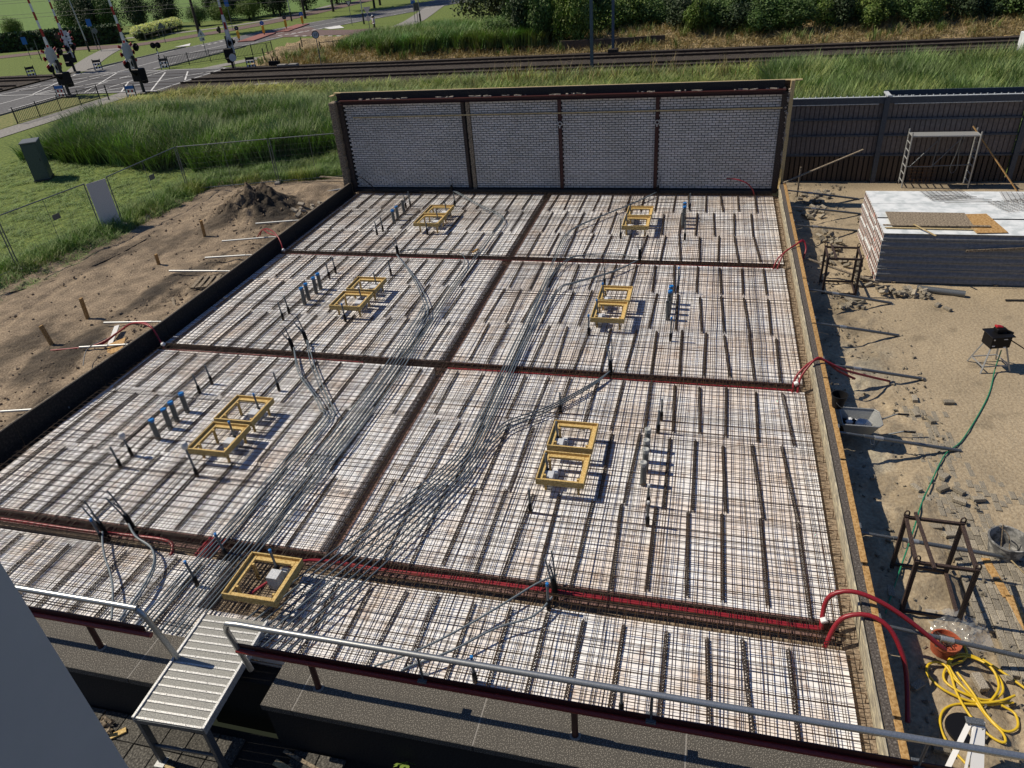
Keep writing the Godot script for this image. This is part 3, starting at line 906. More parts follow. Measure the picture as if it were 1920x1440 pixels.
func slab_floor() -> void:
	var g := Geo.new()
	g.quad(V(-0.1, -0.31, 21.05), V(-0.1, -0.31, -0.08), V(16.2, -0.31, -0.08), V(16.2, -0.31, 21.05))
	struct("trench_bottom", g, M.trench)
	var rows: Array = [[0.12, 6.11], [6.45, 12.57], [12.91, 18.96], [19.46, 21.03]]
	g = Geo.new()
	for r: Array in rows:
		panel_grid(0.02, 7.76 if r[0] < 19 else 6.35, r[0], r[1], g)
		panel_grid(8.08 if r[0] < 19 else 7.75, 16.02, r[0], r[1], g)
	panel_grid(6.36, 7.74, 20.45, 21.02, g)
	struct("insulation_floor", g, M.foam)
	# beams: dark cages in the trenches across the floor
	var nm: Array = ["farthest", "middle", "nearest"]
	for i in 3:
		var z: float = [6.11, 12.57, 18.96][i]
		g = Geo.new()
		g.box(V(8.0, -0.215, z + 0.02), V(15.9, 0.2, 0.03))
		g.box(V(8.0, -0.295, z + 0.1), V(15.9, 0.02, 0.17))
		var o := thing("beam_cage", "dark rusty reinforcement cage in the %s trench across the floor" % nm[i], "rebar cage", Vector3.ZERO, "beam cages across the floor")
		part("side_board", g, M.trench_side, o)
		g = Geo.new()
		for q in 4: g.rod(V(0.1, -0.09 - 0.16 * (q % 2), z + 0.08 + 0.18 * (q / 2)), V(15.95, -0.09 - 0.16 * (q % 2), z + 0.08 + 0.18 * (q / 2)), 0.007, 5)
		part("long_bars", g, M.rebar, o, true)
		g = Geo.new()
		for q in 106:
			var x := 0.12 + q * 0.15
			g.rod(V(x, -0.08, z + 0.07), V(x, -0.27, z + 0.07), 0.005, 3)
			if i == 2: continue
			g.rod(V(x, -0.08, z + 0.27), V(x, -0.27, z + 0.27), 0.005, 3)
			g.rod(V(x, -0.08, z + 0.06), V(x, -0.08, z + 0.28), 0.005, 3)
		part("stirrups", g, M.rebar, o, true)
	var o := thing("beam_cage", "long reinforcement cage in the trench down the middle of the floor", "rebar cage", Vector3.ZERO, "beam cages across the floor")
	g = Geo.new()
	for q in 4: g.rod(V(7.82 + 0.2 * (q / 2), -0.09 - 0.16 * (q % 2), 0.15), V(7.82 + 0.2 * (q / 2), -0.09 - 0.16 * (q % 2), 19.0), 0.007, 5)
	part("long_bars", g, M.rebar, o, true)
	g = Geo.new()
	for q in 90:
		var z := 0.2 + q * 0.21
		for x: float in [7.81, 8.03]: g.rod(V(x, -0.08, z), V(x, -0.27, z), 0.005, 3)
		g.rod(V(7.81, -0.08, z), V(8.03, -0.08, z), 0.005, 3)
	part("stirrups", g, M.rebar, o, true)
	g = Geo.new()
	g.box(V(7.9, -0.297, 9.5), V(0.16, 0.02, 18.8))
	part("side_board", g, M.trench_side, o)

func steel_mesh() -> void:
	var zs: Array = [[0.08, 6.32], [6.26, 12.78], [12.7, 19.18], [19.1, 21.06]]
	var zn: Array = ["farthest bay, against the brick wall", "second bay from the brick wall", "third bay from the brick wall", "nearest bay, behind the handrail"]
	for bi in 4:
		for side in 2:
			var z0: float = zs[bi][0]
			var z1: float = zs[bi][1]
			var x0 := 0.02 if side == 0 else 7.95
			var x1 := 8.0 if side == 0 else 16.0
			var o := thing("reinforcement_mesh", "rusty welded steel mesh, %s half of the %s" % [["left", "right"][side], zn[bi]], "steel mesh", Vector3.ZERO, "reinforcement mesh over the insulation floor")
			for layer in 2:
				var y := 0.0 if layer == 0 else -0.062
				for dir in 2:
					var g := Geo.new()
					var a := x0 if dir == 0 else z0
					var e := x1 if dir == 0 else z1
					var p := a + (0.04 if layer == 0 else 0.11)
					while p < e:
						var s := jit(0.012)
						var r := 0.0058 if layer == 0 else 0.0052
						var pts := PackedVector3Array()
						var lo := (z0 if dir == 0 else x0) + jit(0.05)
						var hi := (z1 if dir == 0 else x1 + (0.10 if side == 1 else 0.0)) + jit(0.04)
						if dir == 0 and bi == 3: hi = z1 + 0.0
						var m := maxi(2, int((hi - lo) / 0.9))
						var dt := 1.0 + N(p, lo, 0.9) * 0.3
						g.col = Color(dt, dt, dt)
						dt *= 0.75
						g.col = Color(dt, dt, dt)
						if p > 13.0 and dir == 0: g.col = Color(minf(dt * 1.35, 1.0), dt * 1.15, dt)
						var lean := jit(0.025)
						for i in m + 1:
							var t := lerpf(lo, hi, float(i) / m)
							var w := s + lean * (float(i) / m - 0.5) + N(p * 3.0, t, 0.5) * 0.02
							var yy := y + N(p, t, 0.8) * 0.012 + (0.0085 if dir == 1 else 0.0)
							pts.append(V(p + w, yy, t) if dir == 0 else V(t, yy, p + w))
						g.tube(pts, r, 3, -1.0, false)
						if R.randf() < 0.13:
							for i in pts.size(): pts[i] += V(0.045, 0.006, 0) if dir == 0 else V(0, 0.006, 0.045)
							g.tube(pts, r, 3, -1.0, false)
						p += 0.15 if R.randf() < 0.8 else R.randf_range(0.06, 0.15)
					part(["long_bars", "cross_bars", "lower_long_bars", "lower_cross_bars"][layer * 2 + dir], g, M.rebar if side == 0 or layer == 0 else M.rebar_rust, o, true)

func spacers() -> void:
	var protos: Array = []
	for len: float in [1.80, 2.02, 1.42]:
		var g := Geo.new()
		var n := int(len / 0.05)
		g.rod(V(0, 0.018, -len / 2), V(0, 0.018, len / 2), 0.006, 4)
		for sd: float in [-1, 1]: g.rod(V(sd * 0.028, -0.036, -len / 2), V(sd * 0.028, -0.036, len / 2), 0.005, 4)
		for i in n:
			var z := -len / 2 + i * 0.05
			for sd: float in [-1, 1]:
				g.rod(V(sd * 0.028, -0.036, z), V(0, 0.018, z + 0.025), 0.0056, 3)
				g.rod(V(0, 0.018, z + 0.025), V(sd * 0.028, -0.036, z + 0.05), 0.0056, 3)
		protos.append(g.mesh())
	var rows: Array = [[1.05, 0, "first"], [3.08, 1, "second"], [5.15, 1, "third"]]
	var order: Array = ["farthest", "second", "third", "nearest"]
	for bay in 4:
		for r in rows.size():
			if bay == 3 and r > 0: continue
			for side in 2:
				var num := -1
				var x := 0.3 + jit(0.1) if side == 0 else 8.42 + jit(0.1)
				while x < (7.5 if side == 0 else 15.75):
					var z: float = bay * 6.43 + float(rows[r][0]) + jit(0.07)
					var len := 0 if r == 0 else 1
					if bay == 3:
						z = 20.28
						len = 2
					var kx := x
					num += 1
					x += R.randf_range(0.48, 0.64)
					if bay == 3 and side == 0 and kx > 6.2: continue
					var zz := z - bay * 6.43
					if bay < 3 and ((kx > 3.95 and kx < 5.0) or (kx > 11.05 and kx < 12.1)):
						if r == 1: continue
					var o := MeshInstance3D.new()
					o.name = called("spacer_strip")
					o.mesh = protos[len]
					o.material_override = M.spacer
					o.position = V(kx, -0.066, z)
					o.rotation.y = jit(0.014 if side == 0 else 0.04) + (0.03 if kx > 13 else -0.005)
					o.scale.z = R.randf_range(0.93, 1.06)
					add_child(o)
					tag(o, "dark spacer strip, %s from left, %s row of the %s bay, %s half" % [nth(num), rows[r][2], order[bay], ["left", "right"][side]], "spacer strip", "spacer strips under the mesh")

func ledge_and_rails() -> void:
	var o := thing("concrete_ledge", "speckled dark concrete ledge below the red rail in front of the floor", "ledge")
	var cuts: Array = [1.0, 3.7, 6.22, 6.85, 8.35, 8.83, 11.36, 13.95, 16.45]
	for i in cuts.size() - 1:
		var g := Geo.new()
		if i == 3: continue
		g.bev(V((cuts[i] + cuts[i + 1]) / 2, -0.06, 21.46), V(cuts[i + 1] - cuts[i] - 0.012, 0.12, 0.8), 0.008)
		part("slab", g, M.aggregate, o)
		g = Geo.new()
		g.box(V(cuts[i + 1], -0.012, 21.46), V(0.02, 0.02, 0.79))
		part("joint", g, M.joint, o)
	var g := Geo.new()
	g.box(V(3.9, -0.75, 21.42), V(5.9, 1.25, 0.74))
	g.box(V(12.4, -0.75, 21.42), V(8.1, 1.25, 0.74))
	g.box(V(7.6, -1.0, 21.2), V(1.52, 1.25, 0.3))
	part("face", g, M.ledge_shade, o)
	for q: Array in [["left", 1.0, 6.55, [5.46]], ["right", 7.93, 17.4, [9.04, 12.6, 16.1]]]:
		o = thing("guard_rail", "%s dark red steel rail on short posts above the ledge" % ("shorter left" if q[0] == "left" else "longer right"), "guard rail", Vector3.ZERO, "red rails on the ledge")
		g = Geo.new()
		g.beam(V(q[1], 0.605, 21.445), V(q[2] - 0.1 if q[0] == "left" else q[2], 0.615, 21.445), 0.014, 0.095)
		part("channel", g, M.red_steel, o)  # darker red than the tube, the shade on this plate put in
		g = Geo.new()
		g.rod(V(q[1], 0.535, 21.475), V(q[2], 0.535, 21.475), 0.039, 14)
		part("tube", g, M.rail_red_lit, o)
		for x: float in q[3]:
			g = Geo.new()
			g.rod(V(x, 0.0, 21.47), V(x, 0.53, 21.465), 0.042, 14)
			part("post", g, M.red_steel, o)
			g = Geo.new()
			g.lathe([Vector2(0.075, 0.0), Vector2(0.07, 0.012), Vector2(0.045, 0.016)], Transform3D(Basis(), V(x, 0.001, 21.47)), 16)
			part("grout_collar", g, M.joint, o)
	o = thing("handrail", "left steel handrail that bends down to the ledge beside the ramp", "handrail", Vector3.ZERO, "bright steel handrails")
	g = Geo.new()
	g.tube(curve([V(1.0, 1.08, 21.46), V(4.0, 1.08, 21.46), V(6.3, 1.08, 21.46), V(6.47, 1.05, 21.46), V(6.56, 0.96, 21.46), V(6.62, 0.8, 21.46), V(6.82, 0.02, 21.46)], 0.06), 0.04, 16)
	part("tube", g, M.inox, o)
	o = thing("handrail", "long right steel handrail running from the ramp past the yard corner", "handrail", Vector3.ZERO, "bright steel handrails")
	g = Geo.new()
	g.tube(curve([V(8.02, 0.12, 21.46), V(7.90, 0.78, 21.46), V(7.88, 0.93, 21.46), V(7.92, 1.03, 21.46), V(8.04, 1.08, 21.46), V(9.0, 1.08, 21.46), V(14.0, 1.08, 21.46), V(18.6, 1.08, 21.46)], 0.06), 0.04, 16)
	part("tube", g, M.inox, o)
	g = Geo.new()
	g.rod(V(7.94, 0.55, 21.46), V(8.2, 0.55, 21.46), 0.025, 8)
	part("tie", g, M.galv, o)
	for x: float in [10.64, 13.52, 16.4]:
		g = Geo.new()
		g.rod(V(x, 0.56, 21.44), V(x, 1.06, 21.46), 0.017, 8)
		part("stanchion", g, M.galv, o)
		g = Geo.new()
		g.bev(V(x, 0.585, 21.42), V(0.12, 0.016, 0.13), 0.004)
		g.bev(V(x, 0.545, 21.495), V(0.12, 0.09, 0.014), 0.004)
		part("bracket", g, M.galv, o)
	# ramp of ribbed aluminium
	o = thing("aluminium_ramp", "short ribbed aluminium gangway from the low paving up to the floor", "ramp", V(7.28, 0.06, 21.52), "", 0.04)
	for i in 14:
		g = Geo.new()
		var pz := -0.81 + i * 0.125
		var tn := R.randf_range(0.86, 1.1)
		g.col = Color(tn, tn, tn * 0.99)
		g.bev(V(0, 0.0, pz), V(1.0, 0.022, 0.121), 0.004)
		for e in 9: g.box(V(0, 0.0115, pz - 0.052 + e * 0.0105), V(0.99, 0.003, 0.004))
		part("deck_plank", g, M.alu_dull, o)
		g = Geo.new()
		g.bev(V(0, 0.0125, pz + 0.045), V(0.985, 0.006, 0.032), 0.002)
		part("tread_strip", g, M.alu, o)
		for e: float in [-0.28, 0.2]:
			g = Geo.new()
			g.lathe([Vector2(0.0, 0.0175), Vector2(0.008, 0.0165), Vector2(0.008, 0.01)], Transform3D(Basis(), V(e + 0.06 * (i % 2), 0.0, pz + 0.045)), 8)
			part("rivet", g, M.dark_iron, o)
	for s: float in [-1, 1]:
		g = Geo.new()
		g.bev(V(s * 0.525, -0.03, 0), V(0.045, 0.13, 1.76), 0.006)
		part("side_beam", g, M.alu, o)
		g = Geo.new()
		g.bev(V(s * 0.5, -0.56, 0.83), V(0.055, 1.0, 0.09), 0.006)
		part("leg", g, M.galv, o)
		g = Geo.new()
		g.bev(V(s * 0.5, -1.045, 0.86), V(0.15, 0.012, 0.16), 0.004)
		part("foot_plate", g, M.galv_pale, o)
	g = Geo.new()
	g.bev(V(0, -0.68, 0.83), V(0.96, 0.05, 0.04), 0.006)
	part("cross_bar", g, M.galv, o)
	g = Geo.new()
	g.bev(V(0, -0.05, 0.875), V(1.05, 0.08, 0.02), 0.004)
	part("end_plate", g, M.galv, o)

func formwork() -> void:
	var o := thing("formwork", "dark board formwork along the left edge of the floor", "formwork", Vector3.ZERO, "formwork along the floor edges")
	for i in 9:
		var z := i * 2.4 + 0.2
		var g := Geo.new()
		var xa := -0.12 - 0.32 * sm(12.0, 18.0, z)
		var xb := -0.12 - 0.32 * sm(12.0, 18.0, z + 2.38)
		g.beam(V(xa, -0.07, z), V(xb, -0.07, z + 2.385), 0.045, 0.86)
		part("panel", g, M.dark_wood, o)
		g = Geo.new()
		g.beam(V(xa - 0.05, 0.31, z), V(xb - 0.05, 0.31, z + 2.385), 0.05, 0.07)
		part("edge_batten", g, M.old_wood, o)
	o = thing("formwork", "weathered plywood formwork with orange planks on top along the right edge", "formwork", Vector3.ZERO, "formwork along the floor edges")
	for i in 9:
		var z := i * 2.4 - 0.1
		var g := Geo.new()
		g.beam(V(16.215, -0.06, z), V(16.215, -0.06, z + 2.39), 0.022, 0.78, V(-0.1, 1, 0))
		part("ply_panel", g, M.form_ply, o)
		g = Geo.new()
		g.beam(V(16.27, 0.325, z), V(16.27, 0.325, z + 2.4), 0.118, 0.05)
		for j in 12:
			for s: float in [-1, 1]: g.lathe([Vector2(0.0, 0.003), Vector2(0.009, 0.002)], Transform3D(Basis(), V(16.285 + s * 0.02, 0.351, z + 0.1 + j * 0.2)), 6)
		part("top_rail", g, M.form_steel, o)
	var z := -0.2
	var gap: Array = [3.4, 2.35, 2.6, 2.5, 2.4, 2.7, 2.5, 2.5, 2.0]
	for i in 9:
		var g := Geo.new()
		var t := R.randf_range(0.85, 1.12)
		g.col = Color(t, t, t)
		g.bev(V(16.36 + jit(0.004), 0.335 + jit(0.006), z + gap[i] / 2 - 0.02), V(0.09, 0.07, gap[i] - R.randf_range(0.03, 0.08)), 0.006, Basis(Vector3.UP, jit(0.003)))
		part("top_plank", g, M.orange_wood, o)
		z += gap[i]
	# sand that fills the gap between formwork and foam
	var fill := Geo.new()
	fill.quad(V(16.0, -0.2, 21.05), V(16.0, -0.2, 0.0), V(16.21, -0.15, 0.0), V(16.21, -0.15, 21.05))
	struct("edge_fill", fill, M.trench)
	var g := Geo.new()
	for i in 42: g.tube(curve([V(15.95, -0.02, i * 0.5 + 0.2), V(16.14, 0.03, i * 0.5 + 0.2 + jit(0.03)), V(16.17, -0.3, i * 0.5 + 0.2)], 0.1), 0.0055, 4)
	solo("edge_bars", g, M.rebar_rust, "rusty bent edge bars in the gap beside the right formwork", "rebar").set_meta("kind", "stuff")

func fences() -> void:
	# corrugated fence behind the yard
	var o := thing("corrugated_fence", "tall dark corrugated metal fence with wooden slats below behind the yard", "fence")
	var zf := -2.72
	for x: float in [16.2, 19.72, 24.2, 28.6]:
		var g := Geo.new()
		for s: float in [-1, 1]: g.box(V(x, 1.0, zf + 0.06 + s * 0.07), V(0.16, 3.1, 0.012))
		g.box(V(x, 1.0, zf + 0.06), V(0.012, 3.1, 0.13))
		part("post", g, M.fence_steel, o)
	var xa := 16.45
	var k := 0
	for seg: Array in [[16.4, 19.62], [19.82, 24.1], [24.3, 28.5]]:
		var g := Geo.new()
		var x: float = seg[0]
		while x < seg[1]:
			g.quad(V(x, 0.5, zf - 0.03), V(x, 2.42, zf - 0.03), V(x + 0.13, 2.42, zf - 0.03), V(x + 0.13, 0.5, zf - 0.03))
			g.quad(V(x + 0.13, 0.5, zf - 0.03), V(x + 0.13, 2.42, zf - 0.03), V(x + 0.145, 2.42, zf - 0.062), V(x + 0.145, 0.5, zf - 0.062))
			g.quad(V(x + 0.145, 0.5, zf - 0.062), V(x + 0.145, 2.42, zf - 0.062), V(x + 0.165, 2.42, zf - 0.03), V(x + 0.165, 0.5, zf - 0.03))
			x += 0.165
		part("corrugated_sheet", g, M.sheet_grey, o)
		for y: float in [0.52, 1.23, 1.8]:
			g = Geo.new()
			g.box(V((seg[0] + seg[1]) / 2, y, zf + 0.02), V(seg[1] - seg[0], 0.06, 0.06))
			part("rail", g, M.fence_steel, o)
		g = Geo.new()
		g.box(V((seg[0] + seg[1]) / 2, 2.44, zf + 0.03), V(seg[1] - seg[0] + 0.15, 0.2, 0.04))
		part("top_beam", g, M.fence_steel, o)
		g = Geo.new()
		g.box(V((seg[0] + seg[1]) / 2, 2.555, zf + 0.0), V(seg[1] - seg[0] + 0.1, 0.02, 0.1))
		g.box(V((seg[0] + seg[1]) / 2, 2.325, zf + 0.05), V(seg[1] - seg[0] - 0.3, 0.018, 0.03))
		part("top_flange", g, M.fence_light, o)
		g = Geo.new()
		g.box(V((seg[0] + seg[1]) / 2, 0.0, zf - 0.075), V(seg[1] - seg[0], 1.05, 0.02))
		part("backing_board", g, M.dark_wood, o)
		x = seg[0] + 0.08
		while x < seg[1]:
			g = Geo.new()
			var t := R.randf_range(0.75, 1.25)
			g.col = Color(t, t, t * 0.95)
			g.bev(V(x, 0.0, zf - 0.02 + jit(0.008)), V(0.125, 1.02 + jit(0.03), 0.025), 0.004)
			part("slat", g, M.slat, o)
			x += 0.172
		g = Geo.new()
		for i in 20: g.rod(V(seg[0] + 0.1 + i * 0.21, 2.56, zf - 0.05), V(seg[0] + 0.1 + i * 0.21, 2.6, zf - 0.05), 0.02, 5)
		part("bolts", g, M.fence_light, o, true)
	var g := Geo.new()
	g.box(V(24.2, 2.5, zf - 0.62), V(9.0, 0.3, 0.04))
	g.box(V(24.2, 2.36, zf - 0.4), V(9.0, 0.03, 0.5))
	part("gutter", g, M.fence_steel, o)
	g = Geo.new()
	g.box(V(19.75, 2.6, zf - 0.25), V(0.14, 0.05, 0.75))
	part("gutter_bracket", g, M.fence_light, o)
	# wire mesh site fence on the lawn
	var pts: Array = [V(-10.5, G, 11.2), V(-9.72, G, 7.7), V(-9.2, G, 4.02), V(-8.92, G, 3.22), V(-8.9, G, -1.15), V(-5.0, G, -2.35), V(-1.6, G, -3.3)]
	var nm: Array = ["nearest panel, at the left edge", "second panel, left of the white board", "", "panel just behind the white board", "panel at the corner by the heap", "panel ending at the brick wall"]
	for i in 6:
		var a: Vector3 = pts[i]
		var b: Vector3 = pts[i + 1]
		if i == 2:
			g = Geo.new()
			var d := (b - a).normalized()
			g.box((a + b) / 2 + V(0, 1.0, 0), V(a.distance_to(b) - 0.06, 1.9, 0.012), Basis(d, Vector3.UP, d.cross(Vector3.UP)))
			solo("white_board", g, M.off_white, "plain white board standing between two wire fence panels", "board")
			continue
		o = thing("site_fence", "wire mesh site fence, %s" % nm[i], "fence", Vector3.ZERO, "wire mesh site fences")
		g = Geo.new()
		var d := (b - a).normalized() * 0.05
		for q: Vector3 in [a + d, b - d]: g.rod(q, q + V(0, 2.0, 0), 0.021, 8)
		for y: float in [0.12, 1.98]: g.rod(a + d + V(0, y, 0), b - d + V(0, y, 0), 0.021, 8)
		g.rod((a + b) / 2 + V(0, 0.12, 0), (a + b) / 2 + V(0, 1.98, 0), 0.009, 6)
		part("frame", g, M.galv, o)
		g = Geo.new()
		var n := int(a.distance_to(b) / 0.1)
		for j in n: g.rod(a.lerp(b, (j + 0.5) / n) + V(0, 0.12, 0), a.lerp(b, (j + 0.5) / n) + V(0, 1.98, 0), 0.0022, 3)
		for j in 8: g.rod(a + V(0, 0.3 + j * 0.23, 0), b + V(0, 0.3 + j * 0.23, 0), 0.0022, 3)
		part("wires", g, M.galv, o, true)
		g = Geo.new()
		g.bev(a + V(0, 0.07, 0), V(0.24, 0.14, 0.6), 0.03, Basis(Vector3.UP, atan2(d.x, d.z) + PI / 2))
		part("foot_block", g, M.path, o)
		if i == 0 or i == 1 or i == 3:
			g = Geo.new()
			var dd := d.normalized()
			g.box((a + b) / 2 + V(0, 1.25, 0) + dd * 0.25, V(0.32, 0.2, 0.01), Basis(dd, Vector3.UP, dd.cross(Vector3.UP)))
			part("name_plate", g, M.galv, o)
	# bar railings at the crossing
	var bar := Geo.new()
	bar.rod(V(0, 0.12, 0), V(0, 0.98, 0), 0.016, 5)
	var bmesh := bar.mesh()
	for q: Array in [[V(-32.2, G, -15.2), V(-31.95, G, -23.0), 4, "black bar railing on the near side of the crossing"], [V(-36.3, G, -37.3), V(-29.0, G, -44.2), 5, "black bar railing on the far side of the crossing"]]:
		o = thing("bar_railing", q[3], "railing", Vector3.ZERO, "bar railings by the level crossing")
		var a: Vector3 = q[0]
		var b: Vector3 = q[1]
		g = Geo.new()
		for y: float in [0.12, 0.98]: g.rod(a + V(0, y, 0), b + V(0, y, 0), 0.022, 6)
		part("rails", g, M.dark_iron, o)
		for i in int(q[2]) + 1:
			g = Geo.new()
			var p := a.lerp(b, float(i) / q[2])
			g.rod(p, p + V(0, 1.12, 0), 0.035, 6)
			part("post", g, M.dark_iron, o)
		var n := int(a.distance_to(b) / 0.14)
		for i in n: piece("bar", i, bmesh, M.dark_iron, o, Transform3D(Basis(), a.lerp(b, (i + 0.5) / n)))
	for q: Array in [[-26.6, -45.9, "beside the footpath, farthest right"], [-28.6, -42.6, "beside the footpath, near the bar railing"], [-26.9, -39.0, "on the straw right of the crossing"], [-24.4, -41.5, "left of the round sign"], [-22.6, -42.0, "right of the round sign"], [-37.5, -22.0, ""], [-30.8, -22.6, "at the near end of the footpath"], [-59.5, -46.5, "on the grass left of the road"]]:
		if q[2] == "": continue
		g = Geo.new()
		g.rod(V(q[0], G - 0.3, q[1]), V(q[0], G + 1.1, q[1]), 0.05, 6)
		solo("fence_post", g, M.dark_iron, "slim dark post %s" % q[2], "post", "dark posts by the crossing")
	g = Geo.new()
	g.rod(V(-22.6, G + 1.0, -42.0), V(-15.5, G + 1.0, -46.0), 0.03, 5)
	for i in 4: g.rod(V(-21.5 + i * 1.7, G - 0.2, -42.6 - i * 0.95), V(-21.5 + i * 1.7, G + 1.05, -42.6 - i * 0.95), 0.05, 5)
	solo("low_railing", g, M.dark_iron, "low dark railing half hidden by weeds beside the footpath", "railing")

func plant(kind: String, label: String, cat: String, group: String, at: Vector3, crown: Mesh, m: Material, s: Vector3, trunk := 0.0) -> Node3D:
	var o := thing(kind, label, cat, at, group, R.randf() * TAU)
	var c := part("crown", crown, m, o)
	c.position.y = trunk + s.y * 0.8
	c.scale = s
	if trunk > 0.0:
		var g := Geo.new()
		g.tube(curve([V(0, -0.3, 0), V(0.05, trunk * 0.5, 0.04), V(-0.04, trunk + s.y * 0.6, 0)], 0.4), 0.2, 8, 0.1)
		for i in 4:
			var a := i * 1.7
			g.tube(curve([V(0, trunk, 0), V(cos(a) * s.x * 0.3, trunk + s.y * 0.5, sin(a) * s.z * 0.3), V(cos(a) * s.x * 0.6, trunk + s.y * 0.9, sin(a) * s.z * 0.6)], 0.4), 0.08, 6, 0.02)
		part("trunk", g, M.bark, o)
	return o

func far_plants() -> void:
	var crowns: Array = []
	for i in 4: crowns.append(leaf_mesh(5600, 0.055, V(1, 1, 1), 40, 40 + i))
	var big: Array = []
	for i in 3: big.append(leaf_mesh(8500, 0.04, V(1, 1, 1), 60, 60 + i))
	# bushes on the bank beyond the railway
	for i in 92:
		var row := i / 31
		var x := -3.5 + (i % 31) * 1.55 + jit(0.9)
		var z := -39.8 - row * 2.8 + jit(0.7) - 3.4 * sm(3.0, 6.0, x) * sm(13.0, 9.0, x) - 0.9 * sm(24, 40, x)
		if row == 0 and x > -1.5 and x < 3.6: z += 1.2
		if row > 0 and x > 3.2 and x < 11.0 and R.randf() < 0.3: continue
		var s := V(R.randf_range(1.4, 2.2), R.randf_range(1.15, 1.8) + row * 0.45 + (1.1 if x < 3.6 and x > -3 else 0.0), R.randf_range(1.2, 1.8))
		var kind := R.randi() % 4
		plant("bush", "%s green bush, %s from left in the %s row beyond the railway" % [["mid", "light", "dark", "mid"][kind], nth(i % 31), ["front", "middle", "back"][row]], "bush", "bushes on the bank beyond the railway", V(x, G + 0.55, z), crowns[i % 4], [M.leaf, M.leaf_light, M.leaf_dark, M.leaf][kind], s)
	# the big dark tree by the junction and the trees behind
	plant("dark_tree", "big dark low-hanging tree beside the cycle path junction", "tree", "", V(-8.8, G, -55.5), big[0], M.leaf_dark, V(5.0, 4.6, 4.4), 0.8)
	plant("dark_tree", "second big dark tree right behind the one at the junction", "tree", "", V(-3.2, G, -55.0), big[1], M.leaf_dark, V(4.6, 4.6, 4.2), 1.0)
	plant("dark_tree", "third dark tree of the group, half hidden by light bushes", "tree", "", V(1.5, G, -52.5), big[2], M.leaf_dark, V(3.4, 3.2, 3.2), 0.8)
	for i in 11: plant("far_tree", "leafy tree, %s from left in the row behind the thicket" % nth(i), "tree", "trees behind the thicket", V(6.0 + i * 4.6 + jit(1.0), G, -66.0 + i * 1.1 + jit(2.0)), big[i % 3], [M.leaf, M.leaf_dark][i % 2], V(3.6, 4.0, 3.6) * R.randf_range(0.8, 1.15), 1.4)
	# trunks along the road, crowns above the picture
	for q: Array in [[-41.9, -84.8, "left"], [-36.9, -90.9, "right"]]:
		plant("road_tree", "%s dark trunk of the roadside trees beyond the road" % q[2], "tree", "roadside trees", V(q[0], G, q[1]), big[1], M.leaf, V(4.2, 4.0, 4.2), 7.0)
	var ri := 0
	for q: Array in [[-47.2, -63.0], [-39.5, -77.0], [-33.0, -86.5]]:
		plant("road_tree", "%s roadside tree shading the far side of the road" % ["left", "middle", "right"][ri], "tree", "roadside trees", V(q[0] - 3, G, q[1]), big[0], M.leaf, V(3.4, 3.4, 3.4), 7.5)
		ri += 1
	# clipped dark hedge and garden behind it
	var h := thing("hedge", "long dark clipped hedge along the cycle path at the upper left", "hedge")
	var g := Geo.new()
	g.beam(V(-92, G + 0.9, -51.5), V(-59.5, G + 0.9, -60.0), 1.4, 1.8)
	part("inside", g, M.bark, h)
	var xs: Array = []
	var cs := PackedColorArray()
	for i in 9000:
		var t := R.randf()
		var p := V(lerpf(-92, -59.2, t), G + R.randf() * 2.05, lerpf(-51.5, -60.0, t))
		var side := R.randi() % 3
		if side == 2: p.y = G + 1.95 + jit(0.12)
		var n := Vector3(0.25, 0, 0.97)
		p += n * ((0.85 if side == 0 else -0.85) if side < 2 else jit(0.8))
		var c := R.randf_range(0.5, 1.2)
		cs.append(Color(c, c, c))
		xs.append(Transform3D(Basis.from_euler(V(jit(1.5), R.randf() * TAU, jit(1.5))).scaled(Vector3.ONE * R.randf_range(0.15, 0.32)), p))
	var lf := Geo.new()
	lf.quad(V(-1, 0, 0), V(0, 0.6, 0), V(1, 0, 0), V(0, -0.6, 0))
	var leaf := lf.mesh()
	many("leaves", leaf, xs, cs, M.leaf_dark, "", "", h)
	# flowering shrubs: a row of bushes topped with pale yellow blossom
	for i in 8:
		var p := V(-57.6 - i * 0.15, G, -61.2 - i * 1.25)
		var o := plant("flowering_shrub", "flowering shrub covered in pale yellow blossom, beside the cycle path", "shrub", "row of flowering shrubs", p, crowns[i % 4], M.leaf_dark, V(1.15, 0.85, 1.0))
		var fx: Array = []
		for j in 420:
			var d := Vector3(R.randfn(), absf(R.randfn()) * 1.1, R.randfn()).normalized()
			fx.append(Transform3D(Basis.from_euler(V(jit(1), R.randf() * TAU, jit(1))).scaled(Vector3.ONE * R.randf_range(0.07, 0.15)), V(0, 0.75, 0) + d * V(1.2, 0.95, 1.05)))
		many("blossom", leaf, fx, PackedColorArray(), M.petal, "", "", o)
	g = Geo.new()
	for i in 6:
		var p := V(-56.4 - i * 0.2, G, -60.6 - i * 1.6)
		g.box(p + V(0, 0.4, 0), V(0.1, 0.8, 0.1))
		if i: g.beam(p + V(0, 0.65, 0), p + V(0.2, 0.65, 1.6), 0.05, 0.12)
	solo("garden_fence", g, M.old_wood, "low wooden garden fence in front of the flowering shrubs", "fence")
	# garden trees at the upper left
	var gi := 0
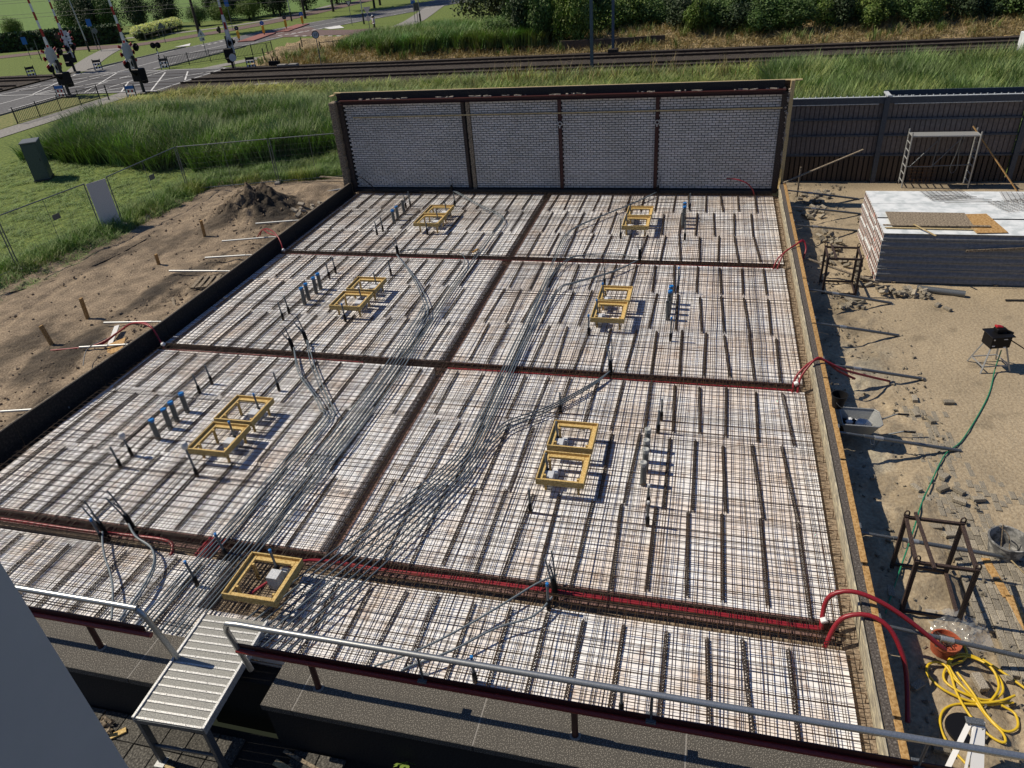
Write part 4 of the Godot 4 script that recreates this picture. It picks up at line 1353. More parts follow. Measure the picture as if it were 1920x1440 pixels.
	for q: Array in [[-100, -70, 2.4, 2.6, 1], [-90, -62, 2.4, 2.2, 0], [-86, -70, 1.8, 1.6, 2], [-80, -76, 2.8, 3.2, 1], [-76, -72, 2.6, 3.2, 0], [-72, -70, 2.4, 3.0, 1], [-69.5, -70.5, 2.2, 2.8, 0], [-66, -72, 2.4, 3.0, 1], [-63.5, -75.5, 2.3, 2.7, 1], [-61.0, -83.0, 1.7, 3.4, 1], [-58.0, -74.5, 1.8, 1.5, 0], [-56.5, -80.0, 2.6, 3.0, 1], [-55.0, -76.0, 1.9, 1.4, 2], [-54.5, -83.5, 2.8, 3.4, 0], [-52.5, -86.0, 2.6, 3.2, 1], [-52.5, -79.0, 2.0, 1.5, 2], [-49.5, -82.5, 2.2, 3.4, 1], [-49, -90, 2.6, 3.6, 1], [-47.5, -98, 2.6, 3.4, 1]]:
		plant("garden_tree", ["mid green", "dark green", "light green"][q[4]] + " garden tree, %s from left behind the hedge" % nth(gi), "tree", ["mid", "dark", "light"][q[4]] + " green trees behind the hedge", V(q[0], G, q[1]), big[int(-q[0]) % 3], [M.leaf, M.leaf_dark, M.leaf_light][q[4]], V(q[2], q[3], q[2]), 0.5)
		gi += 1
	# tall weeds on the bank left of the bushes, and along the footpath
	var wx: Array = []
	var wc := PackedColorArray()
	for i in 9000:
		var x := R.randf_range(-20.0, 0.0)
		var z := R.randf_range(-49.0, -37.0)
		var edge := -37.5 - 3.2 * sm(-12.0, -20.0, x) + N(x, 0.0, 0.4) * 1.6
		if z > edge or z < -50.5 + 0.2 * (x + 20): continue
		wx.append(Transform3D(Basis(Vector3.UP, R.randf() * TAU).scaled(Vector3.ONE * R.randf_range(0.6, 1.15)), V(x, G + 0.1 + 0.45 * sm(-20.0, -8.0, x), z)))
		var c := 0.75 + N(x, z, 0.4) * 0.5 + R.randf() * 0.3
		wc.append(Color(c * (1.1 + N(x, z, 0.25) * 0.5), c, c * 0.9))
	for i in 1500:
		var x := R.randf_range(-27.0, 44.0)
		var z := R.randf_range(-41.0, -36.0)
		if N(x, z, 0.5) + 0.35 * sm(-38.0, -40.5, z) < 0.25: continue
		wx.append(Transform3D(Basis(Vector3.UP, R.randf() * TAU).scaled(Vector3.ONE * R.randf_range(0.3, 0.7)), V(x, G + 0.1 + 0.5 * sm(-36.0, -40.0, z) * sm(-24.0, -12.0, x), z)))
		var c := R.randf_range(0.7, 1.2)
		wc.append(Color(c * 1.2, c, c * 0.8))
	many("weeds", grass_mesh(14, 1.35, 0.034, 0.36, 0.8, 21), wx, wc, M.blade, "tall grey green weeds between the straw bank and the cycle path", "weeds")

func near_plants() -> void:
	# reeds left of the wall, in the strip before the tracks and behind the corrugated fence
	var reed := grass_mesh(16, 1.5, 0.026, 0.36, 0.95, 31)
	var xs: Array = []
	var cs := PackedColorArray()
	var put := func(x: float, z: float, s: float, dry: float) -> void:
		xs.append(Transform3D(Basis(Vector3.UP, R.randf() * TAU).scaled(V(1.0, s, 1.0)), V(x, G - 0.05, z)))
		var c: float = 0.72 + N(x, z, 0.22) * 0.55 + R.randf() * 0.35
		cs.append(Color(c * (1.0 + dry * 1.2), c * (1.0 + dry * 0.35), c * (0.95 + 0.35 * N(x, z, 0.3))))
	for i in 17000:
		var x := R.randf_range(-29.5, -0.4)
		var z := R.randf_range(-23.5, -4.3)
		var n1 := N(x, 3.0, 0.3) * 1.2
		var near := -6.4 + 0.9 * sm(-20.0, -14.0, x) * 2.0 - 2.2 * sm(-11.0, -3.0, x) + n1
		var left := -22.5 - (z + 6.0) * -0.42 + N(z, 1.0, 0.5) * 1.0
		var far := -16.4 - 1.4 * sm(-24, -12, x) + n1 * 0.4
		if z > near or x < left or z < far: continue
		var s := 0.95 + N(x, z, 0.3) * 0.4
		if x < left + 1.5: s *= 0.75
		s *= 1.0 - 0.4 * sm(far + 3.0, far, z)
		put.call(x, z, s, 0.1 * R.randf())
	for i in 8500:
		var x := R.randf_range(16.8, 36.0)
		var z := R.randf_range(-22.6, -5.0)
		put.call(x, z, 0.98 + N(x, z, 0.3) * 0.4, 0.35 * sm(0.05, 0.4, N(x, z, 0.25)))
	for i in 9000:
		var x := R.randf_range(-28.0, 17.5)
		var z := R.randf_range(-25.0, -16.0)
		if x < -26.0 and z < -22.0: continue
		if R.randf() > 0.35 + 0.5 * sm(-0.2, 0.35, N(x, z, 0.5)): continue
		put.call(x, z, R.randf_range(0.2, 0.45) + 0.2 * sm(-10.0, 0.0, x), 0.6 * R.randf() + 0.8 * sm(-12.0, -20.0, x) * R.randf())
	many("reeds", reed, xs, cs, M.blade, "tall green reeds growing round the plot before the railway", "reeds")
	# seed heads standing out of the reeds
	xs = []
	for i in 160:
		var x := R.randf_range(-3.0, 33.0)
		xs.append(Transform3D(Basis.from_euler(V(jit(0.25), R.randf() * TAU, jit(0.25))).scaled(Vector3.ONE * R.randf_range(0.9, 1.5)), V(x, G + 0.2, R.randf_range(-24.0, -21.0))))
	many("seed_grass", grass_mesh(4, 1.1, 0.02, 0.08, 0.5, 8), xs, PackedColorArray(), M.blade_dry, "pale seed stalks standing out of the reeds", "grass")
	# rough grass round the lawn edges, and short turf
	xs = []
	cs = PackedColorArray()
	for i in 15000:
		var x := R.randf_range(-24.0, -0.5)
		var z := R.randf_range(-9.5, 12.5)
		var df := 99.0
		for q: Array in [[-10.5, 11.2, -9.2, 4.0], [-9.2, 4.0, -8.9, -1.1], [-8.9, -1.1, -5.0, -2.35], [-5.0, -2.35, -1.0, -3.4]]:
			df = minf(df, Vector2(x, z).distance_to(Geometry2D.get_closest_point_to_segment(Vector2(x, z), Vector2(q[0], q[1]), Vector2(q[2], q[3]))))
		if x > -8.0 and z > -2.4 + (x + 5.0) * -0.25: continue
		var tall := sm(1.6, 0.1, df)
		if x > -9.6 and z < -2.0: tall = maxf(tall, 0.55 + N(x, z, 0.6) * 0.6)
		if R.randf() > 0.25 + tall: continue
		xs.append(Transform3D(Basis(Vector3.UP, R.randf() * TAU).scaled(V(1, 0.22 + tall * R.randf_range(0.4, 1.1), 1)), V(x, G - 0.01, z)))
		var c := 0.8 + N(x, z, 0.5) * 0.5 + R.randf() * 0.3
		var dry := 0.7 * sm(0.0, 0.5, N(x, z + 11.0, 0.35)) * tall
		cs.append(Color(c * (1.0 + dry), c * (1.0 + 0.25 * dry), c * 0.8))
	many("rough_grass", grass_mesh(16, 0.55, 0.011, 0.2, 0.9, 12), xs, cs, M.blade, "rough grass growing along the site fence and lawn edge", "grass")

func sign_disc(g: Geo, at: Vector3, r: float, face: Vector3) -> void:
	var y := face.normalized()
	var x := y.cross(Vector3.UP).normalized()
	g.lathe([Vector2(0.0, -0.012), Vector2(r, -0.012), Vector2(r, 0.012), Vector2(0.0, 0.012)], Transform3D(Basis(x, y, x.cross(y)), at), 20)

# one gate of the level crossing: mast, drive, raised striped arm, cross, lamps. It faces along +x of its own frame.
func gate(label: String, at: Vector3, turn: float, arm: float, lean: float, cross: bool) -> void:
	var o := thing("level_crossing_gate", label, "crossing gate", at, "gates of the level crossing", turn)
	o.scale = V(1.3, 1.2, 1.3)
	var g := Geo.new()
	g.rod(V(0, 0, 0), V(0, 2.3, 0), 0.09, 8)
	g.bev(V(0, 0.06, 0), V(0.5, 0.12, 0.5), 0.02)
	part("mast", g, M.dark_iron, o)
	g = Geo.new()
	g.bev(V(0.05, 1.15, 0.1), V(0.55, 0.75, 0.6), 0.04)
	g.bev(V(0.1, 0.75, 0.42), V(0.35, 0.35, 0.3), 0.03)
	g.tube(curve([V(0, 1.2, -0.2), V(0, 1.5, -0.55), V(0, 1.95, -0.5)], 0.1), 0.07, 6)
	part("drive_box", g, M.black, o)
	var up := V(0, cos(lean), sin(lean))
	var p0 := V(0.25, 1.35, 0.1)
	g = Geo.new()
	for s: float in [-1, 1]: g.beam(p0 + V(s * 0.12, -0.2, 0), p0 + up * 2.2 + V(s * 0.03, 0, 0), 0.03, 0.16, V(1, 0, 0))
	part("arm_frame", g, M.off_white, o)
	var n := int(arm / 0.48)
	for i in n:
		g = Geo.new()
		var w := lerpf(0.16, 0.07, float(i) / n)
		g.beam(p0 + up * (0.9 + i * 0.48), p0 + up * (0.9 + (i + 1) * 0.48), 0.05, w, V(1, 0, 0))
		part("red_stripe" if i % 2 else "white_stripe", g, M.red if i % 2 else M.white, o)
	if cross:
		for s: float in [-1, 1]:
			for k in 2:
				var c := V(0.16, 2.25 + k * 0.42, -0.15)
				var d := V(0, sin(0.45) * s, cos(0.45))
				g = Geo.new()
				g.beam(c - d * 0.42, c + d * 0.42, 0.03, 0.15)
				part("cross_board", g, M.white, o)
				g = Geo.new()
				for e: float in [-1, 1]: g.beam(c + d * 0.43 * e, c + d * 0.66 * e, 0.034, 0.155)
				part("cross_tip", g, M.red, o)
		g = Geo.new()
		g.slab(ring([-0.32, -0.3, 0.32, -0.3, 0.42, 0.1, 0.25, 0.62, -0.25, 0.62, -0.42, 0.1]), 0.02, Transform3D(Basis(Vector3.UP, PI / 2), V(0.13, 2.45, -0.15)))
		part("back_plate", g, M.off_white, o)
	for q: Array in [[0.22, 1.85, -0.42], [0.22, 1.85, 0.18], [-0.2, 2.75, 0.25]]:
		g = Geo.new()
		sign_disc(g, V(q[0], q[1], q[2]), 0.24, V(1, 0, 0) if q[0] > 0 else V(-1, 0, 0))
		g.rod(V(q[0], q[1], q[2]), V(q[0] * 1.7, q[1], q[2]), 0.12, 10)
		part("lamp", g, M.black, o)

func crossing() -> void:
	gate("nearest gate of the crossing on the left, beyond the bar railing", V(-36.0, G, -24.4), PI, 6.4, -0.06, true)
	gate("gate of the crossing with a white cross, beside the footpath, nearest the reeds", V(-29.3, G, -24.8), PI, 6.4, -0.06, true)
	gate("gate beyond the tracks with its lamp against the red island", V(-27.4, G, -34.5), 0.2, 6.8, 0.05, false)
	gate("left gate on the far side of the tracks, beside the asphalt path", V(-46.1, G, -36.5), 0.0, 6.2, 0.05, true)
	var o := thing("flashing_light", "pair of round black lamps on a black and white banded pole", "signal", V(-36.8, G, -37.2))
	for i in 6:
		var g := Geo.new()
		g.rod(V(0, i * 0.3, 0), V(0, i * 0.3 + 0.3, 0), 0.05, 8)
		part("pole_band", g, M.black if i % 2 else M.white, o)
	for s: float in [-1, 1]:
		var g := Geo.new()
		sign_disc(g, V(s * 0.27, 2.0, 0), 0.26, V(0.3, 0, 1))
		g.rod(V(s * 0.27, 2.0, 0), V(s * 0.27 + 0.03, 2.0, 0.2), 0.11, 10)
		part("lamp", g, M.black, o)
	# striped baffle boards at the footpaths
	var k := 0
	for q: Array in [[-36.4, -24.0, 0.2, "beside the nearest left gate, blue on top", true], [-28.9, -22.9, 0.2, "at the end of the footpath by the reeds, blue on top", true], [-36.0, -36.6, 0.4, "on the far side under the pair of lamps", false], [-25.9, -35.0, 0.3, "beside the far gate, next to the round sign", false], [-44.3, -37.6, 0.3, "right of the far left gate", false], [-49.8, -35.0, 1.1, "left of the far left gate", false]]:
		o = thing("baffle_board", "striped board %s" % q[3], "barrier board", V(q[0], G, q[1]), "striped boards at the crossing", q[2])
		o.scale = Vector3.ONE * 0.85
		var blue: bool = q[4]
		for s: float in [-1, 1]:
			var g := Geo.new()
			g.rod(V(s * 0.42, 0, 0), V(s * 0.42, 1.2, 0), 0.05, 6)
			part("post", g, M.dark_iron, o)
		for row in 3:
			if row == 2:
				var g := Geo.new()
				g.box(V(0, 0.98, 0.03), V(0.84, 0.26, 0.02))
				part("top_board", g, M.blue if blue else M.dark_iron, o)
				continue
			for i in 5:
				var g := Geo.new()
				var x := -0.34 + i * 0.17
				g.slab(ring([x - 0.085, -0.1, x + 0.075, -0.1, x + 0.095, 0.1, x - 0.065, 0.1]), 0.02, Transform3D(Basis(), V(0, 0.3 + row * 0.36, 0.03)))
				part("stripe", g, (M.red if blue else M.black) if i % 2 else M.white, o)

func post_sign(kind: String, label: String, cat: String, at: Vector3, h: float, face: Vector3, draw: Callable, m: Material, group := "") -> Node3D:
	var o := thing(kind, label, cat, at, group)
	var g := Geo.new()
	g.rod(V(0, 0, 0), V(0, h, 0), 0.035, 6)
	part("pole", g, M.galv, o)
	g = Geo.new()
	var y := Vector3.UP
	var z := face.normalized()
	draw.call(g, Transform3D(Basis(y.cross(z), y, z), V(0, h, 0) + z * 0.05))
	part("plate", g, m, o)
	return o

func road_furniture() -> void:
	var disc := func(g: Geo, xf: Transform3D) -> void: g.lathe([Vector2(0.0, -0.012), Vector2(0.3, -0.012), Vector2(0.3, 0.012), Vector2(0.0, 0.012)], Transform3D(Basis(xf.basis.x, xf.basis.z, -xf.basis.y), xf.origin), 20)
	var tri := func(g: Geo, xf: Transform3D) -> void: g.slab(ring([-0.42, 0.36, 0.42, 0.36, 0, -0.36]), 0.02, xf)
	var tri_up := func(g: Geo, xf: Transform3D) -> void: g.slab(ring([-0.42, -0.36, 0.42, -0.36, 0, 0.36]), 0.02, xf)
	var square := func(g: Geo, xf: Transform3D) -> void: g.slab(ring([-0.26, -0.38, 0.26, -0.38, 0.26, 0.38, -0.26, 0.38]), 0.02, xf)
	var toward := V(0.45, 0, 0.9)
	var away := V(-0.45, 0, -0.9)
	var o := post_sign("round_sign", "round grey-white sign on a thin dark post on the straw by the tracks", "road sign", V(-18.9, G, -34.6), 2.5, toward, disc, M.off_white)
	var g := Geo.new()
	var xf := Transform3D(Basis(Vector3.UP, 0.46), V(0, 2.5, 0) + toward.normalized() * 0.075)
	g.lathe([Vector2(0.26, 0.0), Vector2(0.31, 0.0), Vector2(0.31, 0.01), Vector2(0.26, 0.01)], Transform3D(xf.basis * Basis(Vector3.RIGHT, PI / 2), xf.origin), 20)
	for s: float in [-1, 1]:
		g.box(xf * V(s * 0.07, 0, 0), V(0.03, 0.2, 0.01), xf.basis)
		g.box(xf * V(s * 0.07 + 0.03, 0.06 * s, 0), V(0.06, 0.03, 0.01), xf.basis)
	part("marks", g, M.dark_iron, o)
	o = post_sign("round_sign", "round grey sign seen on a slim pole left of the asphalt path", "road sign", V(-55.7, G, -51.6), 2.2, away, disc, M.galv)
	o = post_sign("round_sign", "round white sign low beside the far gate's striped board", "road sign", V(-26.6, G, -33.6), 1.15, toward, disc, M.off_white)
	o = post_sign("yield_sign", "yield triangle seen from behind on a tall pole on the grass", "road sign", V(-29.8, G, -64.9), 2.4, toward, tri, M.dark_iron)
	g = Geo.new()
	g.slab(ring([-0.26, 0.26, 0.26, 0.26, 0, -0.2]), 0.02, Transform3D(Basis(Vector3.UP, 0.46), V(0, 2.4, 0) + toward.normalized() * 0.075))
	part("inner_triangle", g, M.off_white, o)
	o = post_sign("yield_sign", "grey back of a yield triangle with a small plate, beside the walker", "road sign", V(-22.9, G, -54.6), 2.4, toward, tri, M.off_white)
	g = Geo.new()
	g.box(V(0, 1.65, 0.05), V(0.35, 0.5, 0.02), Basis(Vector3.UP, 0.46))
	part("small_plate", g, M.off_white, o)
	o = post_sign("warning_sign", "triangular warning sign with a plate below, beyond the far bar railing", "road sign", V(-37.1, G, -44.9), 2.1, toward, tri_up, M.off_white)
	g = Geo.new()
	g.box(V(0, 1.5, 0.05), V(0.5, 0.35, 0.02), Basis(Vector3.UP, 0.46))
	part("small_plate", g, M.off_white, o)
	g = Geo.new()
	for s: float in [-1, 1]: g.box(V(s * 0.11, 1.5, 0.065) + V(0.03, 0, 0.0), V(0.14, 0.12, 0.012), Basis(Vector3.UP, 0.46))
	g.slab(ring([-0.06, -0.16, 0.06, -0.16, 0.0, 0.12]), 0.012, Transform3D(Basis(Vector3.UP, 0.46), V(0, 2.05, 0) + toward.normalized() * 0.07))
	part("symbol", g, M.black, o)
	o = post_sign("warning_sign", "triangular sign seen against the flowering shrubs' fence", "road sign", V(-50.5, G, -56.5), 2.0, away, tri_up, M.galv)
	# blue cycle sign with a white bicycle
	o = post_sign("cycle_sign", "blue sign with a white bicycle at the top edge beside a lamp post", "road sign", V(-21.4, G, -64.6), 2.4, toward, square, M.blue)
	g = Geo.new()
	var b := Transform3D(Basis(Vector3.UP, 0.46), V(0, 2.42, 0) + toward.normalized() * 0.075)
	for s: float in [-1, 1]: g.lathe([Vector2(0.075, 0), Vector2(0.1, 0), Vector2(0.1, 0.01), Vector2(0.075, 0.01)], Transform3D(b.basis * Basis(Vector3.RIGHT, PI / 2), b * V(s * 0.14, -0.05, 0)), 14)
	for q: Array in [[-0.14, -0.05, -0.05, 0.1], [-0.05, 0.1, 0.1, 0.1], [0.14, -0.05, 0.08, 0.17], [-0.05, 0.1, 0.0, -0.05], [0.0, -0.05, 0.1, 0.1], [-0.14, -0.05, 0.0, -0.05]]: g.beam(b * V(q[0], q[1], 0), b * V(q[2], q[3], 0), 0.02, 0.02)
	part("bicycle", g, M.white, o)
	o = post_sign("direction_sign", "tall narrow blue sign before the dark hedge at the left edge", "road sign", V(-62.8, G, -48.4), 1.9, toward, square, M.blue)
	g = Geo.new()
	g.rod(V(1.2, 0, -0.2), V(1.2, 1.9, -0.2), 0.035, 6)
	g.box(V(0.6, 1.0, 0.0), V(0.3, 0.3, 0.03), Basis(Vector3.UP, 0.46))
	part("second_pole", g, M.galv, o)
	o = post_sign("direction_sign", "blue sign on the leaning lamp post in front of the hedge", "road sign", V(-57.0, G, -52.6), 3.0, toward, square, M.blue)
	o = post_sign("direction_sign", "small blue and white sign among the dark trees", "road sign", V(-47.5, G, -66.5), 3.2, toward, square, M.blue)
	o = post_sign("small_sign", "small dark green sign on a thin post right of the walker", "road sign", V(-17.2, G, -54.5), 2.5, away, square, M.cabinet_green)
	# keep-right beacons
	var k: Array = ["nearest", "second", "third", "farthest"]
	var i := 0
	for q: Array in [[-39.2, -54.6], [-38.4, -58.8], [-38.3, -64.0], [-37.9, -67.6]]:
		o = thing("traffic_beacon", "%s yellow beacon with a round blue sign on the road islands" % k[i], "traffic beacon", V(q[0], G + 0.12, q[1]), "yellow beacons on the islands")
		g = Geo.new()
		g.bev(V(0, 0.62, 0), V(0.22, 0.8, 0.22), 0.03)
		part("column", g, M.yellow, o)
		g = Geo.new()
		g.rod(V(0, 0, 0), V(0, 0.25, 0), 0.06, 8)
		part("foot", g, M.dark_iron, o)
		g = Geo.new()
		sign_disc(g, V(0.03, 1.28, 0.08), 0.24, toward)
		part("disc", g, M.blue if i % 2 else M.dark_iron, o)
		g = Geo.new()
		g.beam(V(0.0, 1.36, 0.13), V(0.1, 1.2, 0.1), 0.05, 0.02)
		part("arrow", g, M.white, o)
		i += 1
	# lamp posts
	for q: Array in [[-57.9, -52.2, 0.5, "leaning pale lamp post in front of the dark hedge"], [-43.1, -74.2, 0.0, "dark green lamp post beyond the road islands"], [-28.6, -65.8, 0.0, "lamp post with a pale top and dark foot on the grass"], [-19.6, -61.6, 0.0, "grey lamp post beside the blue bicycle sign"]]:
		o = thing("lamp_post", q[3], "lamp post", V(q[0], G, q[1]), "lamp posts along the road")
		g = Geo.new()
		g.rod(V(0, 1.2, 0), V(-q[2], 8.0, 0), 0.075, 8, 0.05)
		part("pole", g, M.galv_pale, o)
		g = Geo.new()
		g.rod(V(0, 0, 0), V(0, 1.2, 0), 0.11, 8)
		part("foot", g, M.dark_iron, o)
		g = Geo.new()
		g.bev(V(-q[2], 8.0, 0.4), V(0.25, 0.12, 0.9), 0.03)
		part("lamp_head", g, M.galv, o)

# walker: one continuous skin round a chain of tapered bones
func person() -> void:
	var o := thing("person", "person in a white top, dark shorts and white cap walking on the red path", "person", V(-22.9, G + 0.04, -55.9), "", -1.45)
	# faces +z of its own frame
	var bones: Array = [
		[V(0, 0.95, 0), V(0, 1.12, 0.01), 0.135, 0.125], [V(0, 1.12, 0.01), V(0, 1.38, 0.03), 0.125, 0.15],
		[V(-0.13, 1.42, 0.03), V(0.13, 1.42, 0.03), 0.075, 0.075], [V(0, 1.45, 0.03), V(0, 1.55, 0.05), 0.055, 0.052],
		[V(0, 1.62, 0.06), V(0, 1.69, 0.055), 0.085, 0.092],
		[V(-0.09, 0.92, 0), V(-0.1, 0.5, 0.12), 0.09, 0.062], [V(-0.1, 0.5, 0.12), V(-0.1, 0.09, 0.08), 0.058, 0.038], [V(-0.1, 0.05, 0.06), V(-0.1, 0.035, 0.22), 0.042, 0.032],
		[V(0.09, 0.92, 0), V(0.1, 0.52, -0.12), 0.09, 0.062], [V(0.1, 0.52, -0.12), V(0.1, 0.28, -0.46), 0.058, 0.038], [V(0.1, 0.26, -0.48), V(0.1, 0.12, -0.5), 0.042, 0.032],
		[V(-0.2, 1.4, 0.03), V(-0.27, 1.13, -0.08), 0.052, 0.042], [V(-0.27, 1.13, -0.08), V(-0.24, 1.05, 0.16), 0.04, 0.03], [V(-0.24, 1.05, 0.16), V(-0.22, 1.06, 0.26), 0.034, 0.026],
		[V(0.2, 1.4, 0.03), V(0.27, 1.13, -0.03), 0.052, 0.042], [V(0.27, 1.13, -0.03), V(0.25, 1.0, 0.2), 0.04, 0.03], [V(0.25, 1.0, 0.2), V(0.23, 1.0, 0.3), 0.034, 0.026]]
	var cell := 0.03
	var lo := V(-0.42, -0.03, -0.66)
	var dim := Vector3i(28, 62, 36)
	var field := PackedFloat32Array()
	field.resize(dim.x * dim.y * dim.z)
	field.fill(1.0)
	for b: Array in bones:
		var a: Vector3 = b[0]
		var e: Vector3 = b[1]
		var r0: float = b[2]
		var r1: float = b[3]
		var pad := maxf(r0, r1) + 0.1
		var mn := a.min(e) - Vector3.ONE * pad - lo
		var mx := a.max(e) + Vector3.ONE * pad - lo
		var ab := e - a
		for z in range(maxi(0, int(mn.z / cell)), mini(dim.z, int(mx.z / cell) + 1)):
			for y in range(maxi(0, int(mn.y / cell)), mini(dim.y, int(mx.y / cell) + 1)):
				for x in range(maxi(0, int(mn.x / cell)), mini(dim.x, int(mx.x / cell) + 1)):
					var p := lo + V(x, y, z) * cell
					var t := clampf((p - a).dot(ab) / ab.length_squared(), 0.0, 1.0)
					var d := p.distance_to(a + ab * t) - lerpf(r0, r1, t)
					var k := x + dim.x * (y + dim.y * z)
					var f := field[k]
					var hh := clampf(0.5 + 0.5 * (f - d) / 0.03, 0.0, 1.0)
					field[k] = lerpf(f, d, hh) - 0.03 * hh * (1.0 - hh)
	var g := Geo.new()
	var id := {}
	var at := func(x: int, y: int, z: int) -> float: return field[x + dim.x * (y + dim.y * z)]
	for z in dim.z - 1:
		for y in dim.y - 1:
			for x in dim.x - 1:
				var s := Vector3.ZERO
				var n := 0
				var inside := 0
				for e: Array in [[0, 0, 0, 1, 0, 0], [0, 0, 0, 0, 1, 0], [0, 0, 0, 0, 0, 1], [1, 0, 0, 1, 1, 0], [1, 0, 0, 1, 0, 1], [0, 1, 0, 1, 1, 0], [0, 1, 0, 0, 1, 1], [0, 0, 1, 1, 0, 1], [0, 0, 1, 0, 1, 1], [1, 1, 0, 1, 1, 1], [1, 0, 1, 1, 1, 1], [0, 1, 1, 1, 1, 1]]:
					var v0: float = at.call(x + e[0], y + e[1], z + e[2])
					var v1: float = at.call(x + e[3], y + e[4], z + e[5])
					if (v0 < 0) != (v1 < 0):
						s += V(e[0], e[1], e[2]).lerp(V(e[3], e[4], e[5]), v0 / (v0 - v1))
						n += 1
				if n:
					var p := lo + (V(x, y, z) + s / n) * cell
					var nn := V(at.call(x + 1, y, z) - at.call(x, y, z), at.call(x, y + 1, z) - at.call(x, y, z), at.call(x, y, z + 1) - at.call(x, y, z)).normalized()
					g.col = Color(0.36, 0.20, 0.13)
					if p.y > 0.92 and p.y < 1.47 and absf(p.x) < 0.22 or (p.y > 1.22 and p.y < 1.47): g.col = Color(0.72, 0.73, 0.74)
					elif p.y > 0.56 and p.y <= 0.98 and absf(p.x) < 0.2 and absf(p.z) < 0.2: g.col = Color(0.012, 0.013, 0.018)
					elif p.y < 0.1 or (p.z < -0.45 and p.y < 0.3): g.col = Color(0.03, 0.03, 0.035)
					id[Vector3i(x, y, z)] = g.vert(p, nn)
	for c: Vector3i in id:
		var v0: float = at.call(c.x, c.y, c.z)
		for ax in 3:
			var d := Vector3i(1 if ax == 0 else 0, 1 if ax == 1 else 0, 1 if ax == 2 else 0)
			var v1: float = at.call(c.x + d.x, c.y + d.y, c.z + d.z)
			if (v0 < 0) == (v1 < 0): continue
			var u := Vector3i(0, 1, 0) if ax == 0 else (Vector3i(0, 0, 1) if ax == 1 else Vector3i(1, 0, 0))
			var w := Vector3i(0, 0, 1) if ax == 0 else (Vector3i(1, 0, 0) if ax == 1 else Vector3i(0, 1, 0))
			if not (id.has(c - u) and id.has(c - w) and id.has(c - u - w)): continue
			var q: Array = [id[c], id[c - u], id[c - u - w], id[c - w]]
			if v0 < 0: q.reverse()
			g.ix.append_array([q[0], q[1], q[2], q[0], q[2], q[3]])
	part("body", g, mat("cloth", [[0.0, 1.0, 1.0, 1.0]], 1, 1, 0.9), o)
	g = Geo.new()
	g.lathe([Vector2(0.10, -0.09), Vector2(0.106, 0.0), Vector2(0.095, 0.06)], Transform3D(Basis(Vector3.RIGHT, -0.25), V(0, 1.66, 0.035)), 14)
	g.tube(curve([V(0, 1.66, -0.06), V(0, 1.57, -0.12), V(0, 1.46, -0.11)], 0.04), 0.045, 8, 0.02)
	part("hair", g, M.black, o)
	g = Geo.new()
	g.lathe([Vector2(0.108, -0.01), Vector2(0.105, 0.04), Vector2(0.08, 0.085), Vector2(0.03, 0.105), Vector2(0.0, 0.108)], Transform3D(Basis(), V(0, 1.69, 0.05)), 16)
	g.slab(ring([-0.085, 0.0, 0.085, 0.0, 0.06, 0.11, -0.06, 0.11]), 0.012, Transform3D(Basis(Vector3.RIGHT, PI / 2 - 0.1), V(0, 1.69, 0.13)))
	part("cap", g, M.white, o)
	g = Geo.new()
	for s: float in [-1, 1]: g.lathe([Vector2(0.0, -0.012), Vector2(0.012, 0.0), Vector2(0.0, 0.012)], Transform3D(Basis(), V(s * 0.034, 1.655, 0.14)), 8)
	g.box(V(0, 1.595, 0.135), V(0.05, 0.01, 0.02))
	part("eyes_and_mouth", g, M.black, o)
	g = Geo.new()
	g.slab(ring([-0.016, 0, 0.016, 0, 0, 0.05]), 0.04, Transform3D(Basis(), V(0, 1.61, 0.15)))
	for s: float in [-1, 1]:
		g.bev(V(s * 0.096, 1.64, 0.05), V(0.02, 0.06, 0.035), 0.008)
		for f in 5: g.rod(V(s * (0.215 + 0.006 * f), 1.06 if s < 0 else 1.0, 0.29 if s > 0 else 0.25), V(s * (0.205 + 0.012 * f), (1.02 if s < 0 else 0.96) + 0.01 * f, 0.34 if s > 0 else 0.3), 0.009, 5)
	part("nose_ears_fingers", g, M.skin, o)

# ---------------------------------------------------------------- things standing on the floor
func riser(label: String, at: Vector3, h: float, top: String, lean := 0.0, group := "slim pipes standing on the floor") -> void:
	var o := thing("riser_pipe", label, "pipe", at, group)
	var g := Geo.new()
	g.lathe([Vector2(0.03, -0.06), Vector2(0.036, -0.02), Vector2(0.036, 0.13), Vector2(0.03, 0.17), Vector2(0.024, 0.175)], Transform3D(), 12)
	part("sleeve", g, M.sleeve, o)
	g = Geo.new()
	g.rod(V(0, 0.1, 0), V(lean, h, 0), 0.021, 10)
	part("pipe", g, M.conduit if top != "pale" else M.pvc, o)
	if top == "blue" or top == "pale":
		g = Geo.new()
		g.lathe([Vector2(0.024, 0.0), Vector2(0.025, 0.05), Vector2(0.0, 0.056)], Transform3D(Basis(), V(lean, h - 0.03, 0)), 10)
		part("cap", g, M.cap_blue if top == "blue" else M.off_white, o)
	elif top == "bag":
		g = Geo.new()
		g.lathe([Vector2(0.02, -0.1), Vector2(0.055, -0.06), Vector2(0.07, 0.01), Vector2(0.05, 0.07), Vector2(0.0, 0.08)], Transform3D(Basis(), V(lean, h, 0)), 9)
		part("wrapping", g, M.off_white, o)

